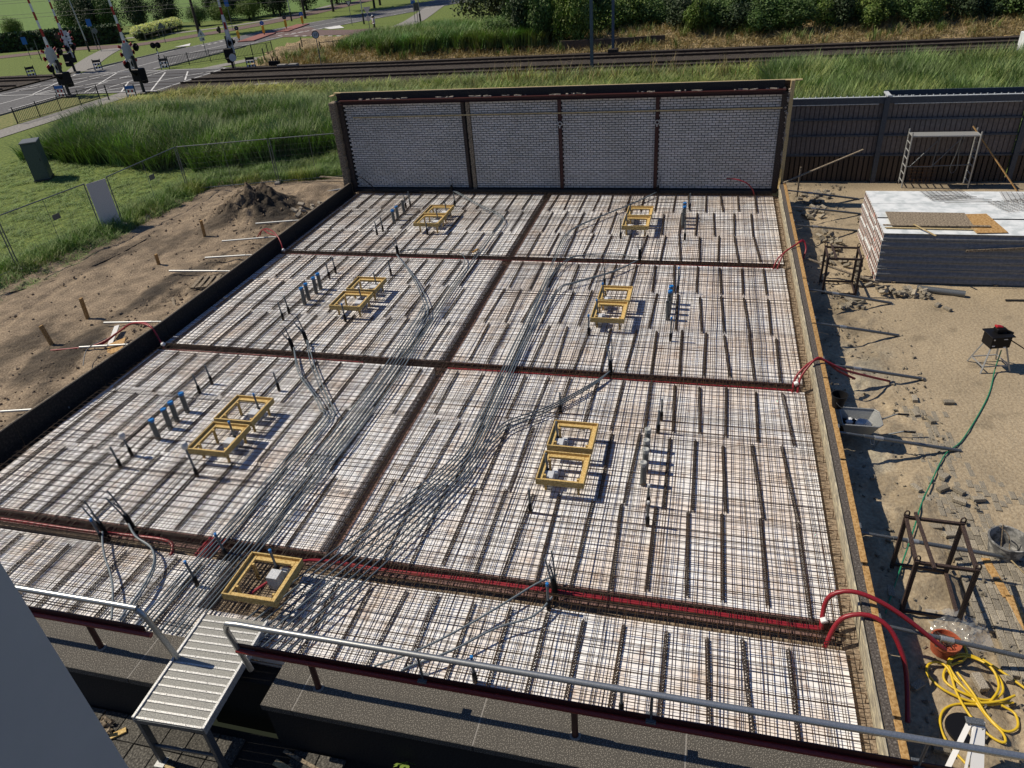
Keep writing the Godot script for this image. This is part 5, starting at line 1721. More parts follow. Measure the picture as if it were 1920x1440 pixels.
func risers() -> void:
	# fat drain pipes in rows of four
	var rows: Array = [
		["left", "third", 2.74, [16.5, 16.1, 15.83, 15.47], "bbbb"], ["left", "second", 2.82, [9.98, 9.7, 9.27, 8.98], "bbbb"], ["left", "farthest", 2.99, [3.49, 3.1, 2.48], "bbn"],
		["right", "third", 12.98, [16.39, 16.0, 15.72, 15.37], "pppp"], ["right", "second", 13.01, [9.9, 9.57, 9.27, 8.98], "nnbb"], ["right", "farthest", 13.07, [3.44, 3.09, 2.79, 2.43], "nnbb"]]
	var ord: Array = ["nearest", "second", "third", "last"]
	for r: Array in rows:
		for i in r[3].size():
			var ch: String = r[4][i]
			var o := thing("drain_pipe", "fat grey drain pipe%s, %s in the %s bay, %s half" % [" with blue cap" if ch == "b" else (" with pale rim" if ch == "p" else ""), ord[i], r[1], r[0]], "pipe", V(r[2] + jit(0.015), -0.07, r[3][i]), "rows of fat drain pipes")
			var g := Geo.new()
			g.lathe([Vector2(0.056, -0.03), Vector2(0.056, 0.47), Vector2(0.050, 0.47), Vector2(0.050, 0.2), Vector2(0.0, 0.2)], Transform3D(Basis.from_euler(V(jit(0.03), 0, jit(0.03))), Vector3.ZERO), 18)
			part("pipe", g, M.pvc, o)
			g = Geo.new()
			if ch == "b":
				g.lathe([Vector2(0.062, 0.43), Vector2(0.063, 0.485), Vector2(0.055, 0.492), Vector2(0.052, 0.482), Vector2(0.0, 0.482)], Transform3D(), 18)
				part("cap", g, M.cap_blue, o)
			elif ch == "p":
				g.lathe([Vector2(0.061, 0.4), Vector2(0.063, 0.48), Vector2(0.05, 0.485), Vector2(0.0, 0.46)], Transform3D(), 18)
				part("cap", g, M.pvc_pale, o)
	# slim pipes: place, height, top, lean, words
	var bay: Array = ["farthest", "second", "third", "nearest"]
	for q: Array in [
		[2.58, 17.5, 0.42, "n", -0.04, "third", "nearest, left of the frames"], [2.53, 17.1, 0.40, "bag", -0.04, "third", "second, left of the frames"], [4.38, 17.5, 0.66, "bag", -0.03, "third", "white-wrapped, before the left frames"],
		[2.56, 14.72, 0.43, "n", -0.02, "third", "beyond the left row of fat pipes"], [2.61, 14.3, 0.41, "n", -0.03, "third", "farthest, beyond the left row of fat pipes"], [4.44, 14.36, 0.40, "n", -0.02, "third", "behind the left frames"],
		[6.25, 19.4, 0.44, "blue", -0.05, "nearest", "blue-capped, beside the conduit bundle"], [6.12, 20.05, 0.44, "blue", -0.05, "nearest", "blue-capped, nearest the ramp"], [3.76, 19.43, 0.42, "blue", -0.04, "nearest", "blue-capped, at the left red conduit"],
		[2.69, 10.99, 0.44, "n", -0.03, "second", "nearest, left of the frames"], [2.66, 10.6, 0.44, "n", -0.03, "second", "second, left of the frames"], [2.74, 8.21, 0.40, "n", -0.02, "second", "beyond the left row of fat pipes"], [2.76, 7.81, 0.40, "n", -0.02, "second", "farthest, beyond the left row of fat pipes"], [4.62, 7.83, 0.40, "n", -0.02, "second", "behind the left frames"], [4.52, 10.89, 0.42, "blue", -0.01, "second", "blue-capped, before the left frames"],
		[2.8, 4.59, 0.38, "n", -0.01, "farthest", "nearest, left of the frames"], [2.87, 4.23, 0.40, "n", -0.02, "farthest", "second, left of the frames"], [2.82, 1.84, 0.42, "n", -0.02, "farthest", "beyond the left row of fat pipes"], [2.9, 1.58, 0.46, "n", -0.02, "farthest", "farthest, beyond the left row of fat pipes"], [4.6, 4.45, 0.36, "n", 0.0, "farthest", "before the left frames"], [4.67, 1.55, 0.40, "n", 0.0, "farthest", "behind the left frames"],
		[11.08, 14.36, 0.41, "n", 0.0, "third", "behind the right frames"], [13.16, 14.33, 0.41, "n", 0.0, "third", "farthest, beyond the right row of fat pipes"], [13.13, 14.78, 0.44, "n", 0.0, "third", "beyond the right row of fat pipes"], [11.12, 17.45, 0.46, "pale", 0.0, "third", "pale-topped, before the right frames"], [13.12, 16.95, 0.36, "pale", 0.0, "third", "pale-topped, just before the right row of fat pipes"], [13.15, 17.45, 0.42, "pale", 0.0, "third", "pale-topped, nearest before the right row"],
		[11.15, 8.01, 0.44, "n", 0.0, "second", "behind the right frames"], [13.17, 8.28, 0.62, "blue", 0.0, "second", "tall, behind the right row of fat pipes"], [11.15, 10.92, 0.44, "blue", 0.0, "second", "blue-capped, before the right frames"], [13.14, 11.0, 0.52, "blue", 0.0, "second", "blue-capped, before the right row of fat pipes"],
		[13.22, 1.68, 0.48, "n", 0.0, "farthest", "behind the right row of fat pipes"], [13.18, 4.42, 0.53, "n", 0.0, "farthest", "before the right row of fat pipes"], [11.18, 4.45, 0.55, "n", 0.0, "farthest", "before the right frames"],
		[11.11, 20.9, 0.42, "blue", 0.0, "nearest", "blue-capped, close behind the handrail"], [13.12, 20.98, 0.40, "blue", 0.0, "nearest", "blue-capped, behind the handrail bracket"], [11.86, 19.5, 0.45, "blue", 0.0, "nearest", "blue-capped, at the foot of the right riser group"]]:
		riser("slim dark pipe of the %s bay, %s" % [q[5], q[6]], V(q[0], -0.06, q[1]), q[2] + 0.06, q[3], q[4])
	# groups of conduits rising out of the beam trenches
	for q: Array in [[4.28, 6.36, "left end of the farthest trench", 0.55, -0.05], [11.95, 6.2, "right part of the farthest trench", 0.6, 0.0], [3.84, 12.55, "left part of the middle trench", 0.6, -0.1], [4.02, 12.15, "left part of the middle trench, just behind its twin", 0.7, -0.12], [11.92, 12.72, "right part of the middle trench", 0.85, -0.02], [3.72, 19.3, "left part of the nearest trench", 0.75, -0.1], [4.1, 19.05, "left part of the nearest trench, right of its twin", 0.8, -0.16], [11.9, 19.2, "right part of the nearest trench", 0.85, -0.05], [4.12, 0.12, "foot of the brick wall, left", 0.55, -0.02], [12.02, 0.12, "foot of the brick wall, right", 0.6, 0.02]]:
		var o := thing("conduit_riser", "thin conduits rising from a sleeve, %s" % q[2], "conduit", V(q[0], -0.1, q[1]), "conduit groups along the trenches")
		var big: bool = q[1] > 11
		var g := Geo.new()
		g.lathe([Vector2(0.045, -0.1), Vector2(0.05, 0.05), Vector2(0.048, 0.3), Vector2(0.035, 0.36), Vector2(0.0, 0.37)], Transform3D(Basis.from_euler(V(0, 0, -float(q[4]) * 0.8)), Vector3.ZERO), 10)
		part("sleeve", g, M.sleeve, o)
		for j in 3 if big else 2:
			g = Geo.new()
			var a := j * 2.1 + 0.4
			var hh: float = float(q[3]) + 0.1 - 0.17 * j
			g.tube(curve([V(cos(a) * 0.03, 0.0, sin(a) * 0.03), V(cos(a) * 0.035 + q[4] * 0.3, 0.3, sin(a) * 0.03), V(cos(a) * 0.05 + q[4] * 0.8, hh * 0.75, sin(a) * 0.05), V(cos(a) * 0.06 + q[4] * 1.4, hh, sin(a) * 0.04)], 0.08), 0.014, 7)
			part("conduit", g, M.conduit_pale if j == 1 else M.conduit, o)
		g = Geo.new()
		g.tube(curve([V(q[4] * 1.2, float(q[3]), 0), V(q[4] * 2.0, float(q[3]) + 0.14, 0.02), V(q[4] * 2.6 - 0.03, float(q[3]) + 0.22, 0.0)], 0.05), 0.005, 5)
		part("wire", g, M.sleeve, o)

func frames() -> void:
	var first := true
	var proto: Node3D
	for q: Array in [
		[4.02, 4.90, 16.22, 17.16, "near left one of the third bay"], [3.96, 4.87, 15.2, 16.12, "far left one of the third bay"], [4.03, 4.94, 9.82, 10.74, "near left one of the second bay"], [4.04, 4.94, 8.84, 9.68, "far left one of the second bay"], [4.12, 5.02, 3.46, 4.42, "near left one of the farthest bay"], [4.12, 5.0, 2.56, 3.42, "far left one of the farthest bay"],
		[11.13, 12.0, 16.16, 17.0, "near right one of the third bay"], [11.13, 12.0, 15.16, 16.0, "far right one of the third bay"], [11.16, 12.0, 9.76, 10.74, "near right one of the second bay"], [11.18, 12.02, 8.84, 9.70, "far right one of the second bay"], [11.2, 12.05, 3.42, 4.36, "near right one of the farthest bay"], [11.22, 12.06, 2.46, 3.34, "far right one of the farthest bay"],
		[6.92, 7.84, 19.52, 20.42, "single one beside the ramp"]]:
		var cx: float = (q[0] + q[1]) / 2
		var cz: float = (q[2] + q[3]) / 2
		var w: float = (q[1] - q[0]) / 2
		var d: float = (q[3] - q[2]) / 2
		var o := thing("box_out_frame", "square yellow timber frame, the %s" % q[4], "timber frame", V(cx, 0, cz), "timber frames round the floor openings")
		var last: bool = q[2] > 19
		var t := R.randf_range(0.88, 1.1)
		for s: float in [-1, 1]:
			var g := Geo.new()
			g.col = Color(t, t, t)
			g.bev(V(s * (w - 0.012), 0.23, 0), V(0.024, 0.13, d * 2), 0.003)
			part("side_board", g, M.pine, o)
			g = Geo.new()
			g.col = Color(t, t, t)
			g.bev(V(0, 0.23, s * (d - 0.012)), V(w * 2 - 0.05, 0.13, 0.024), 0.003)
			part("side_board", g, M.pine, o)
			g = Geo.new()
			g.bev(V(s * (w - 0.066), 0.215, 0), V(0.08, 0.05, d * 2 - 0.055), 0.004)
			part("inner_batten", g, M.pine, o)
			g = Geo.new()
			g.bev(V(0, 0.214, s * (d - 0.066)), V(w * 2 - 0.22, 0.05, 0.08), 0.004)
			part("inner_batten", g, M.pine, o)
		for s: Array in [[-1, -0.55], [-1, 0.5], [1, -0.75], [1, 0.6]]:
			var g := Geo.new()
			g.bev(V(s[0] * (w - 0.13), 0.06, d * s[1]), V(0.042, 0.36, 0.042), 0.004)
			part("stake", g, M.pine, o)
		# block of foam and the pipe that stands in it
		var left: bool = cx < 8 and not last
		var bx: float = cx + (0.18 if left else (-0.26 if not last else 0.08))
		var bz: float = cz + (-0.05 if left else (0.12 if not last else -0.16))
		var g := Geo.new()
		g.bev(V(bx, 0.05, bz), V(0.19, 0.26, 0.2), 0.006)
		g.bev(V(bx + 0.08, 0.02, bz - 0.17), V(0.12, 0.2, 0.1), 0.006)
		solo("foam_block", g, M.foam_block, "pale foam block in the timber frame, the %s" % q[4], "foam block", "foam blocks inside the frames")
		riser("slim dark pipe in the timber frame, the %s" % q[4], V(bx + (0.02 if left else -0.05), 0.0, bz - 0.16), 0.52, "blue" if (left and q[2] > 12) or last or (not left and q[2] > 8 and q[2] < 12) else "n", -0.02, "slim pipes inside the timber frames")
	# rubble-dark opening strip below the left frames
	var g := Geo.new()
	g.bev(V(6.75, -0.02, 5.95), V(0.1, 0.02, 0.34), 0.003, Basis(Vector3.UP, -0.3))
	solo("wood_offcut", g, M.orange_wood, "small orange wood offcut lying beside the middle trench at the far bay", "wood offcut")

func conduits() -> void:
	var y := 0.022
	var lay := func(kind: String, label: String, group: String, pts: Array, r: float, m: Material, rise := 0.0) -> void:
		var p: Array = []
		for i in range(0, pts.size(), 2): p.append(V(pts[i], y + rise + R.randf() * 0.004, pts[i + 1]))
		var g := Geo.new()
		g.tube(curve(p, 0.16), r, 7)
		solo(kind, g, m, label, "conduit", group)
	var gl := "left bundle of conduits"
	var gr := "right bundle of conduits"
	# every conduit: its own way to the bundle, then a lane of the bundle
	var left_lane := func(k: float, z0: float) -> Array:
		var p: Array = []
		for q: Array in [[8.8, 6.02, 0.078], [11.0, 6.08, 0.078], [13.4, 6.16, 0.079], [15.4, 6.10, 0.083], [17.0, 6.0, 0.085], [19.4, 5.84, 0.081], [21.05, 5.72, 0.078]]:
			if q[0] > z0: p.append_array([q[1] + q[2] * k + jit(0.008), q[0]])
		return p
	var right_lane := func(k: float, z0: float) -> Array:
		var p: Array = []
		for q: Array in [[5.5, 9.38, 0.055], [8.0, 9.44, 0.058], [11.5, 9.46, 0.060], [14.6, 9.45, 0.063], [15.9, 9.40, 0.064], [16.5, 9.27, 0.072], [17.1, 9.02, 0.090], [18.3, 8.45, 0.118], [19.6, 7.84, 0.132], [21.05, 7.2, 0.14]]:
			if q[0] > z0: p.append_array([q[1] + q[2] * k + jit(0.006), q[0]])
		return p
	for q: Array in [
		["conduit from the left wall riser, long loop through the left bundle", [4.1, 0.1, 4.4, 0.3, 5.7, 1.7, 6.74, 2.71, 6.96, 3.34, 6.92, 5.1, 6.9, 7.2], 11.0, 8.0],
		["rightmost conduit of the left bundle, from the brick wall", [4.14, 0.14, 4.5, 0.5, 5.8, 1.9, 6.8, 2.9, 7.03, 3.5, 7.0, 5.1, 6.98, 7.2], 12.0, 8.0],
		["conduit of the left bundle that swings along the farthest trench", [4.28, 6.4, 4.78, 6.04, 5.88, 6.05, 6.5, 6.45, 6.76, 7.26], 10.0, 8.0],
		["conduit curving from the farthest trench diagonally into the left bundle", [4.3, 6.5, 5.32, 7.96, 6.16, 9.36, 6.62, 10.3], 8.0, 10.6],
		["second conduit curving from the farthest trench into the left bundle", [4.34, 6.6, 5.40, 7.98, 6.24, 9.3, 6.7, 10.3], 9.0, 10.6],
		["conduit joining the left bundle where the diagonal ones bend", [6.5, 9.9, 6.58, 10.5], 7.0, 10.8],
		["outer left conduit of the left bundle in the second bay", [6.42, 9.9, 6.5, 10.5], 6.0, 10.8],
		["nearer conduit bending from the left risers of the middle trench", [3.9, 12.6, 4.63, 13.73, 5.52, 14.65, 5.9, 15.13], 0.0, 15.2],
		["farther conduit bending from the left risers of the middle trench", [4.05, 12.2, 4.38, 12.74, 4.85, 13.46, 5.66, 14.53, 6.04, 15.0], 2.0, 15.2],
		["second thin conduit beside the bends from the middle trench", [3.94, 12.66, 4.68, 13.72, 5.57, 14.62, 5.97, 15.1], 1.0, 15.2],
		["third thin conduit beside the bends from the middle trench", [4.1, 12.22, 4.44, 12.74, 4.92, 13.44, 5.74, 14.5, 6.12, 14.98], 3.0, 15.2]]:
		lay.call("conduit", q[0], gl, q[1] + left_lane.call(q[2], q[3]), 0.0145, M.conduit if int(q[2]) % 3 else M.conduit_pale)
	for k in 2: lay.call("conduit", ["left", "right"][k] + " conduit from the right wall riser through the right bundle", gr, [12.0, 0.12, 11.3 + 0.05 * k, 1.3, 9.8 + 0.05 * k, 3.5, 9.44 + 0.05 * k, 4.4] + right_lane.call(k, 5.0), 0.0145, [M.conduit, M.conduit_pale][k])
	for k in 2: lay.call("conduit", ["left", "right"][k] + " conduit running along the farthest trench into the right bundle", gr, [11.9, 6.3, 11.2, 6.02, 10.2, 6.2, 9.8 + 0.05 * k, 6.6 + 0.06 * k] + right_lane.call(2 + k, 7.0), 0.0145, M.conduit)
	for k in 2: lay.call("conduit", ["left", "right"][k] + " conduit bending from the right riser of the farthest trench", gr, [11.95, 6.4, 11.3, 7.28 + 0.07 * k, 10.36, 8.1 + 0.07 * k, 9.92 + 0.05 * k, 8.7 + 0.05 * k] + right_lane.call(4 + k, 9.0), 0.0145, [M.conduit_pale, M.conduit][k])
	for k in 3: lay.call("conduit", ["left", "middle", "right"][k] + " of three conduits bending from the right riser of the middle trench", gr, [11.92, 12.75, 11.6, 13.3 + 0.07 * k, 10.84, 14.3 + 0.1 * k, 10.1 + 0.03 * k, 14.95 + 0.12 * k, 9.92 + 0.06 * k, 15.4 + 0.06 * k] + right_lane.call(6 + k, 15.7), 0.0145, M.conduit)
	lay.call("conduit", "upper conduit sweeping from the nearest right riser down to the rail", "conduits of the nearest bay", [11.88, 18.95, 11.6, 19.2, 11.3, 19.55, 10.8, 20.12, 10.25, 20.65, 9.7, 21.05], 0.016, M.conduit_pale, 0.05)
	lay.call("conduit", "lower conduit sweeping from the nearest right riser down to the rail", "conduits of the nearest bay", [11.9, 19.4, 11.7, 19.8, 11.2, 20.12, 10.7, 20.59, 10.2, 20.95, 10.1, 21.05], 0.016, M.conduit_pale, 0.05)
	lay.call("conduit", "left conduit dropping from the nearest left risers to the handrail", "conduits of the nearest bay", [3.74, 19.35, 3.95, 19.6, 4.25, 19.9, 4.55, 20.15, 4.9, 20.5, 5.3, 21.02], 0.018, M.conduit_pale, 0.04)
	lay.call("conduit", "right conduit arching from the nearest left risers to the handrail", "conduits of the nearest bay", [4.1, 19.1, 4.45, 19.36, 4.9, 19.54, 5.2, 19.85, 5.36, 20.3, 5.4, 20.6, 5.45, 21.02], 0.018, M.conduit_pale, 0.05)
	lay.call("conduit", "third thin conduit arching beside the pair at the left handrail", "conduits of the nearest bay", [4.15, 19.15, 4.55, 19.4, 5.0, 19.6, 5.28, 19.95, 5.42, 20.4, 5.5, 21.02], 0.014, M.conduit, 0.04)
	# red conduits in the trenches
	var red := func(label: String, pts: Array, r: float) -> void:
		var g := Geo.new()
		g.tube(curve(pts, 0.1), r, 9)
		solo("red_conduit", g, M.red_pipe, label, "red conduit", "red conduits of the trenches")
	red.call("red conduit in the nearest trench, left part ending at the left bundle", [V(0.1, -0.1, 19.26), V(1.3, -0.09, 19.25), V(3.1, -0.07, 19.27), V(4.2, -0.06, 19.24), V(4.9, -0.04, 19.25), V(5.15, -0.05, 19.34), V(5.2, -0.12, 19.5)], 0.03)
	for k in 2: red.call(["upper", "lower"][k] + " red conduit in the nearest trench, from the single frame to the right formwork", [V(7.1, 0.0, 20.2 + 0.1 * k), V(7.35, 0.03, 19.85), V(7.65, 0.05, 19.4), V(8.1, -0.02, 19.22 + 0.03 * k), V(9.0, -0.07, 19.2 + 0.04 * k), V(10.7, -0.06, 19.16 + 0.04 * k), V(13.2, -0.06, 19.15 + 0.04 * k), V(15.2, -0.06, 19.16 + 0.04 * k), V(15.7, -0.05, 19.16 + 0.04 * k)], 0.021)
	red.call("red conduit in the middle trench, left part", [V(0.2, -0.12, 12.88), V(2.0, -0.1, 12.88), V(5.6, -0.1, 12.88), V(5.8, -0.16, 12.9)], 0.021)
	red.call("red conduit in the middle trench, right part", [V(8.1, -0.1, 12.9), V(10.0, -0.1, 12.88), V(13.0, -0.1, 12.87), V(15.8, -0.1, 12.87)], 0.021)
	red.call("red conduit in the farthest trench", [V(0.2, -0.12, 6.4), V(4.0, -0.12, 6.42), V(9.0, -0.12, 6.42), V(15.8, -0.12, 6.42)], 0.022)
	# bunch of short red pieces below the left bundle
	for k in 6: red.call("%s of the short red conduits lying side by side near the single frame" % ["first", "second", "third", "fourth", "fifth", "last"][k], [V(5.72 + k * 0.062, -0.05, 19.05), V(5.7 + k * 0.062, -0.055, 19.25), V(5.66 + k * 0.062, -0.09, 19.46)], 0.027)
	# red pipes leaving over the formwork, with white muffs
	red.call("farther red pipe arching over the right formwork at the nearest trench", [V(15.72, -0.04, 19.2), V(15.73, 0.2, 19.05), V(15.8, 0.42, 18.98), V(16.05, 0.55, 18.98), V(16.4, 0.5, 19.05), V(16.8, 0.3, 19.15), V(17.2, 0.02, 19.25), V(17.28, -0.05, 19.25)], 0.033)
	red.call("nearer red pipe arching over the right formwork and dropping behind it", [V(15.75, -0.12, 19.45), V(15.85, 0.15, 19.3), V(15.98, 0.34, 19.25), V(16.25, 0.42, 19.25), V(16.5, 0.34, 19.35), V(16.68, 0.08, 19.55), V(16.75, -0.2, 19.75), V(16.72, -0.42, 20.2)], 0.033)
	for k in 2:
		red.call(["left", "right"][k] + " red pipe arching over the right formwork at the middle trench", [V(15.78 + 0.1 * k, -0.15, 12.95), V(15.82 + 0.1 * k, 0.12, 12.75), V(16.0 + 0.06 * k, 0.34, 12.6), V(16.25, 0.46 + 0.03 * k, 12.45), V(16.45, 0.4, 12.45), V(16.7 + 0.2 * k, 0.15, 12.35), V(17.1 + 0.8 * k, -0.12 - 0.25 * k, 12.2 - 0.4 * k)], 0.025)
		red.call(["left", "right"][k] + " red pipe leaving over the right formwork at the farthest trench", [V(15.72 + 0.1 * k, -0.12, 6.5), V(15.8 + 0.1 * k, 0.1, 6.35), V(16.0, 0.28, 6.2), V(16.3, 0.44, 6.0), V(16.5, 0.48, 5.85 - 0.1 * k), V(16.58, 0.3, 6.0), V(16.5, 0.05, 6.2)], 0.022)
		red.call(["upper", "lower"][k] + " red pipe crossing the left formwork at the middle trench", [V(0.25, -0.1, 12.9), V(0.05, 0.12, 12.75), V(-0.2, 0.35 + 0.03 * k, 12.6), V(-0.6, 0.38, 12.45 - 0.05 * k), V(-1.1, 0.28, 12.35), V(-1.6, 0.0, 12.35), V(-2.2, -0.3 + 0.05 * k, 12.7), V(-3.6, -0.42, 12.85)], 0.024)
		red.call(["upper", "lower"][k] + " red pipe crossing the left formwork at the farthest trench", [V(0.2, -0.05, 6.45), V(0.1, 0.2, 6.3), V(-0.2, 0.4 - 0.06 * k, 6.0), V(-0.7, 0.42 - 0.1 * k, 5.6 + 0.1 * k), V(-1.3, 0.2, 5.1), V(-1.8, -0.2, 4.6 + 0.2 * k)], 0.02)
	for q: Array in [[15.74, 0.1, 19.16, "nearest trench on the right"], [15.85, 0.05, 12.82, "middle trench on the right"], [0.22, 0.02, 12.85, "middle trench on the left"], [0.2, 0.02, 6.42, "farthest trench on the left"]]:
		var g := Geo.new()
		g.bev(V(q[0], q[1], q[2]), V(0.085, 0.10, 0.07), 0.012, Basis.from_euler(V(0.4, 0.3, 0.5)))
		solo("pipe_clamp", g, M.white, "white clamp round the red pipes at the %s" % q[3], "pipe clamp", "white clamps on the red pipes")
	var g := Geo.new()
	g.tube(curve([V(0.12, 0.5, 0.08), V(0.35, 0.62, 0.25), V(0.7, 0.45, 0.4), V(0.95, 0.12, 0.3), V(1.0, -0.05, 0.25)], 0.06), 0.018, 7)
	solo("black_hose_loop", g, M.sleeve, "thin black hose looping at the left foot of the brick wall", "hose")
	red.call("dark red pipe looping at the right foot of the brick wall", [V(14.4, 0.5, 0.1), V(14.7, 0.52, 0.22), V(15.1, 0.4, 0.3), V(15.35, 0.1, 0.25), V(15.38, -0.08, 0.2)], 0.02)

func props() -> void:
	var ord: Array = ["farthest", "second from the wall", "third from the wall", "fourth from the wall", "fifth from the wall", "sixth from the wall", "seventh, beside the wheelbarrow", "eighth, behind the steel rack", "nearest, over the flower pot"]
	var k := 0
	for q: Array in [[0.48, 18.96, -0.64], [2.13, 18.82, 0.9], [3.85, 18.5, 2.5], [8.47, 18.63, 7.72], [10.33, 18.49, 9.51], [12.21, 18.67, 11.5], [14.72, 18.77, 14.08], [17.4, 18.99, 16.9], [19.2, 19.2, 18.95]]:
		var o := thing("push_pull_prop", "grey steel prop from the right formwork to the ground, %s" % ord[k], "prop", Vector3.ZERO, "steel props along the right formwork")
		var a := V(16.43, 0.22, q[0])
		var b := V(q[1], G + 0.06, q[2])
		var m := a.lerp(b, 0.32)
		var d := (b - a).normalized()
		var g := Geo.new()
		g.rod(a, m, 0.024, 10)
		part("inner_tube", g, M.galv, o)
		g = Geo.new()
		g.rod(a.lerp(b, 0.2), b, 0.034, 12)
		part("outer_tube", g, M.galv, o)
		g = Geo.new()
		g.rod(m - d * 0.09, m + d * 0.09, 0.042, 12)
		part("collar", g, M.galv_pale, o)
		g = Geo.new()
		g.tube(curve([m + V(0, -0.03, 0) - d * 0.15, m + V(0.02, -0.12, 0.05) - d * 0.16, m + V(0.03, -0.14, 0.02) - d * 0.1, m + V(0, -0.03, 0) - d * 0.08], 0.03), 0.007, 5)
		part("handle", g, M.galv_pale, o)
		g = Geo.new()
		g.bev(a + V(-0.02, 0.06, 0), V(0.03, 0.18, 0.12), 0.004)
		part("head_plate", g, M.galv, o)
		g = Geo.new()
		g.bev(b + V(0, -0.03, 0), V(0.14, 0.012, 0.14), 0.003)
		part("base_plate", g, M.galv, o)
		k += 1
	ord = ["farthest, by the stones", "behind the heap", "beside the heap", "before the heap", "third from the picture edge", "by the upper red pipe", "by the white board", "nearest, at the left edge"]
	k = 0
	for q: Array in [[-0.2, -0.9, -2.2, 0.0], [-0.2, 3.1, -2.7, 3.4], [-0.2, 4.75, -3.0, 5.2], [-0.2, 6.45, -2.7, 6.7], [-0.2, 7.9, -3.3, 7.85], [-0.2, 11.35, -2.86, 11.5], [-0.2, 12.6, -2.5, 12.9], [-0.3, 15.7, -2.1, 15.95]]:
		var o := thing("push_pull_prop", "pale steel prop outside the left formwork, %s" % ord[k], "prop", Vector3.ZERO, "steel props along the left formwork")
		var a := V(q[0], -0.1, q[1])
		var b := V(q[2], -0.22, q[3])
		var g := Geo.new()
		g.rod(a, a.lerp(b, 0.45), 0.024, 8)
		part("inner_tube", g, M.galv_pale, o)
		g = Geo.new()
		g.rod(a.lerp(b, 0.4), b, 0.032, 10)
		part("outer_tube", g, M.galv_pale, o)
		k += 1

# ---------------------------------------------------------------- right-hand yard
func core_end(g: Geo, holes: Geo, orange: Geo, x: float, y: float, z: float, w: float, h: float, n: int, hot: int) -> void:
	# the end face with its tall cores cut through; x is the face, cores run along +x
	var cw := w / n
	for i in n:
		var zc := z - w / 2 + (i + 0.5) * cw
		var pts: Array = []
		var out: Array = []
		for k in 8:
			var a := TAU * (k + 0.5) / 8
			pts.append(Vector2(cos(a) * cw * 0.33, sin(a) * h * 0.43))
			out.append(Vector2(clampf(cos(a) * cw, -cw / 2, cw / 2), clampf(sin(a) * h, -h / 2, h / 2)))
		for k in 8:
			var l := (k + 1) % 8
			# face seen from -x: y up, z to the right
			var A := V(x, y + pts[k].y, zc + pts[k].x)
			var B := V(x, y + pts[l].y, zc + pts[l].x)
			var C := V(x, y + out[l].y, zc + out[l].x)
			var D := V(x, y + out[k].y, zc + out[k].x)
			g.quad(A, B, C, D)
			var hg := orange if i == hot else holes
			var dp := V(0.02 if i == hot else 0.16, 0, 0)
			hg.quad(B, A, A + dp, B + dp)
			hg.tri(V(x, y, zc) + dp, B + dp, A + dp)

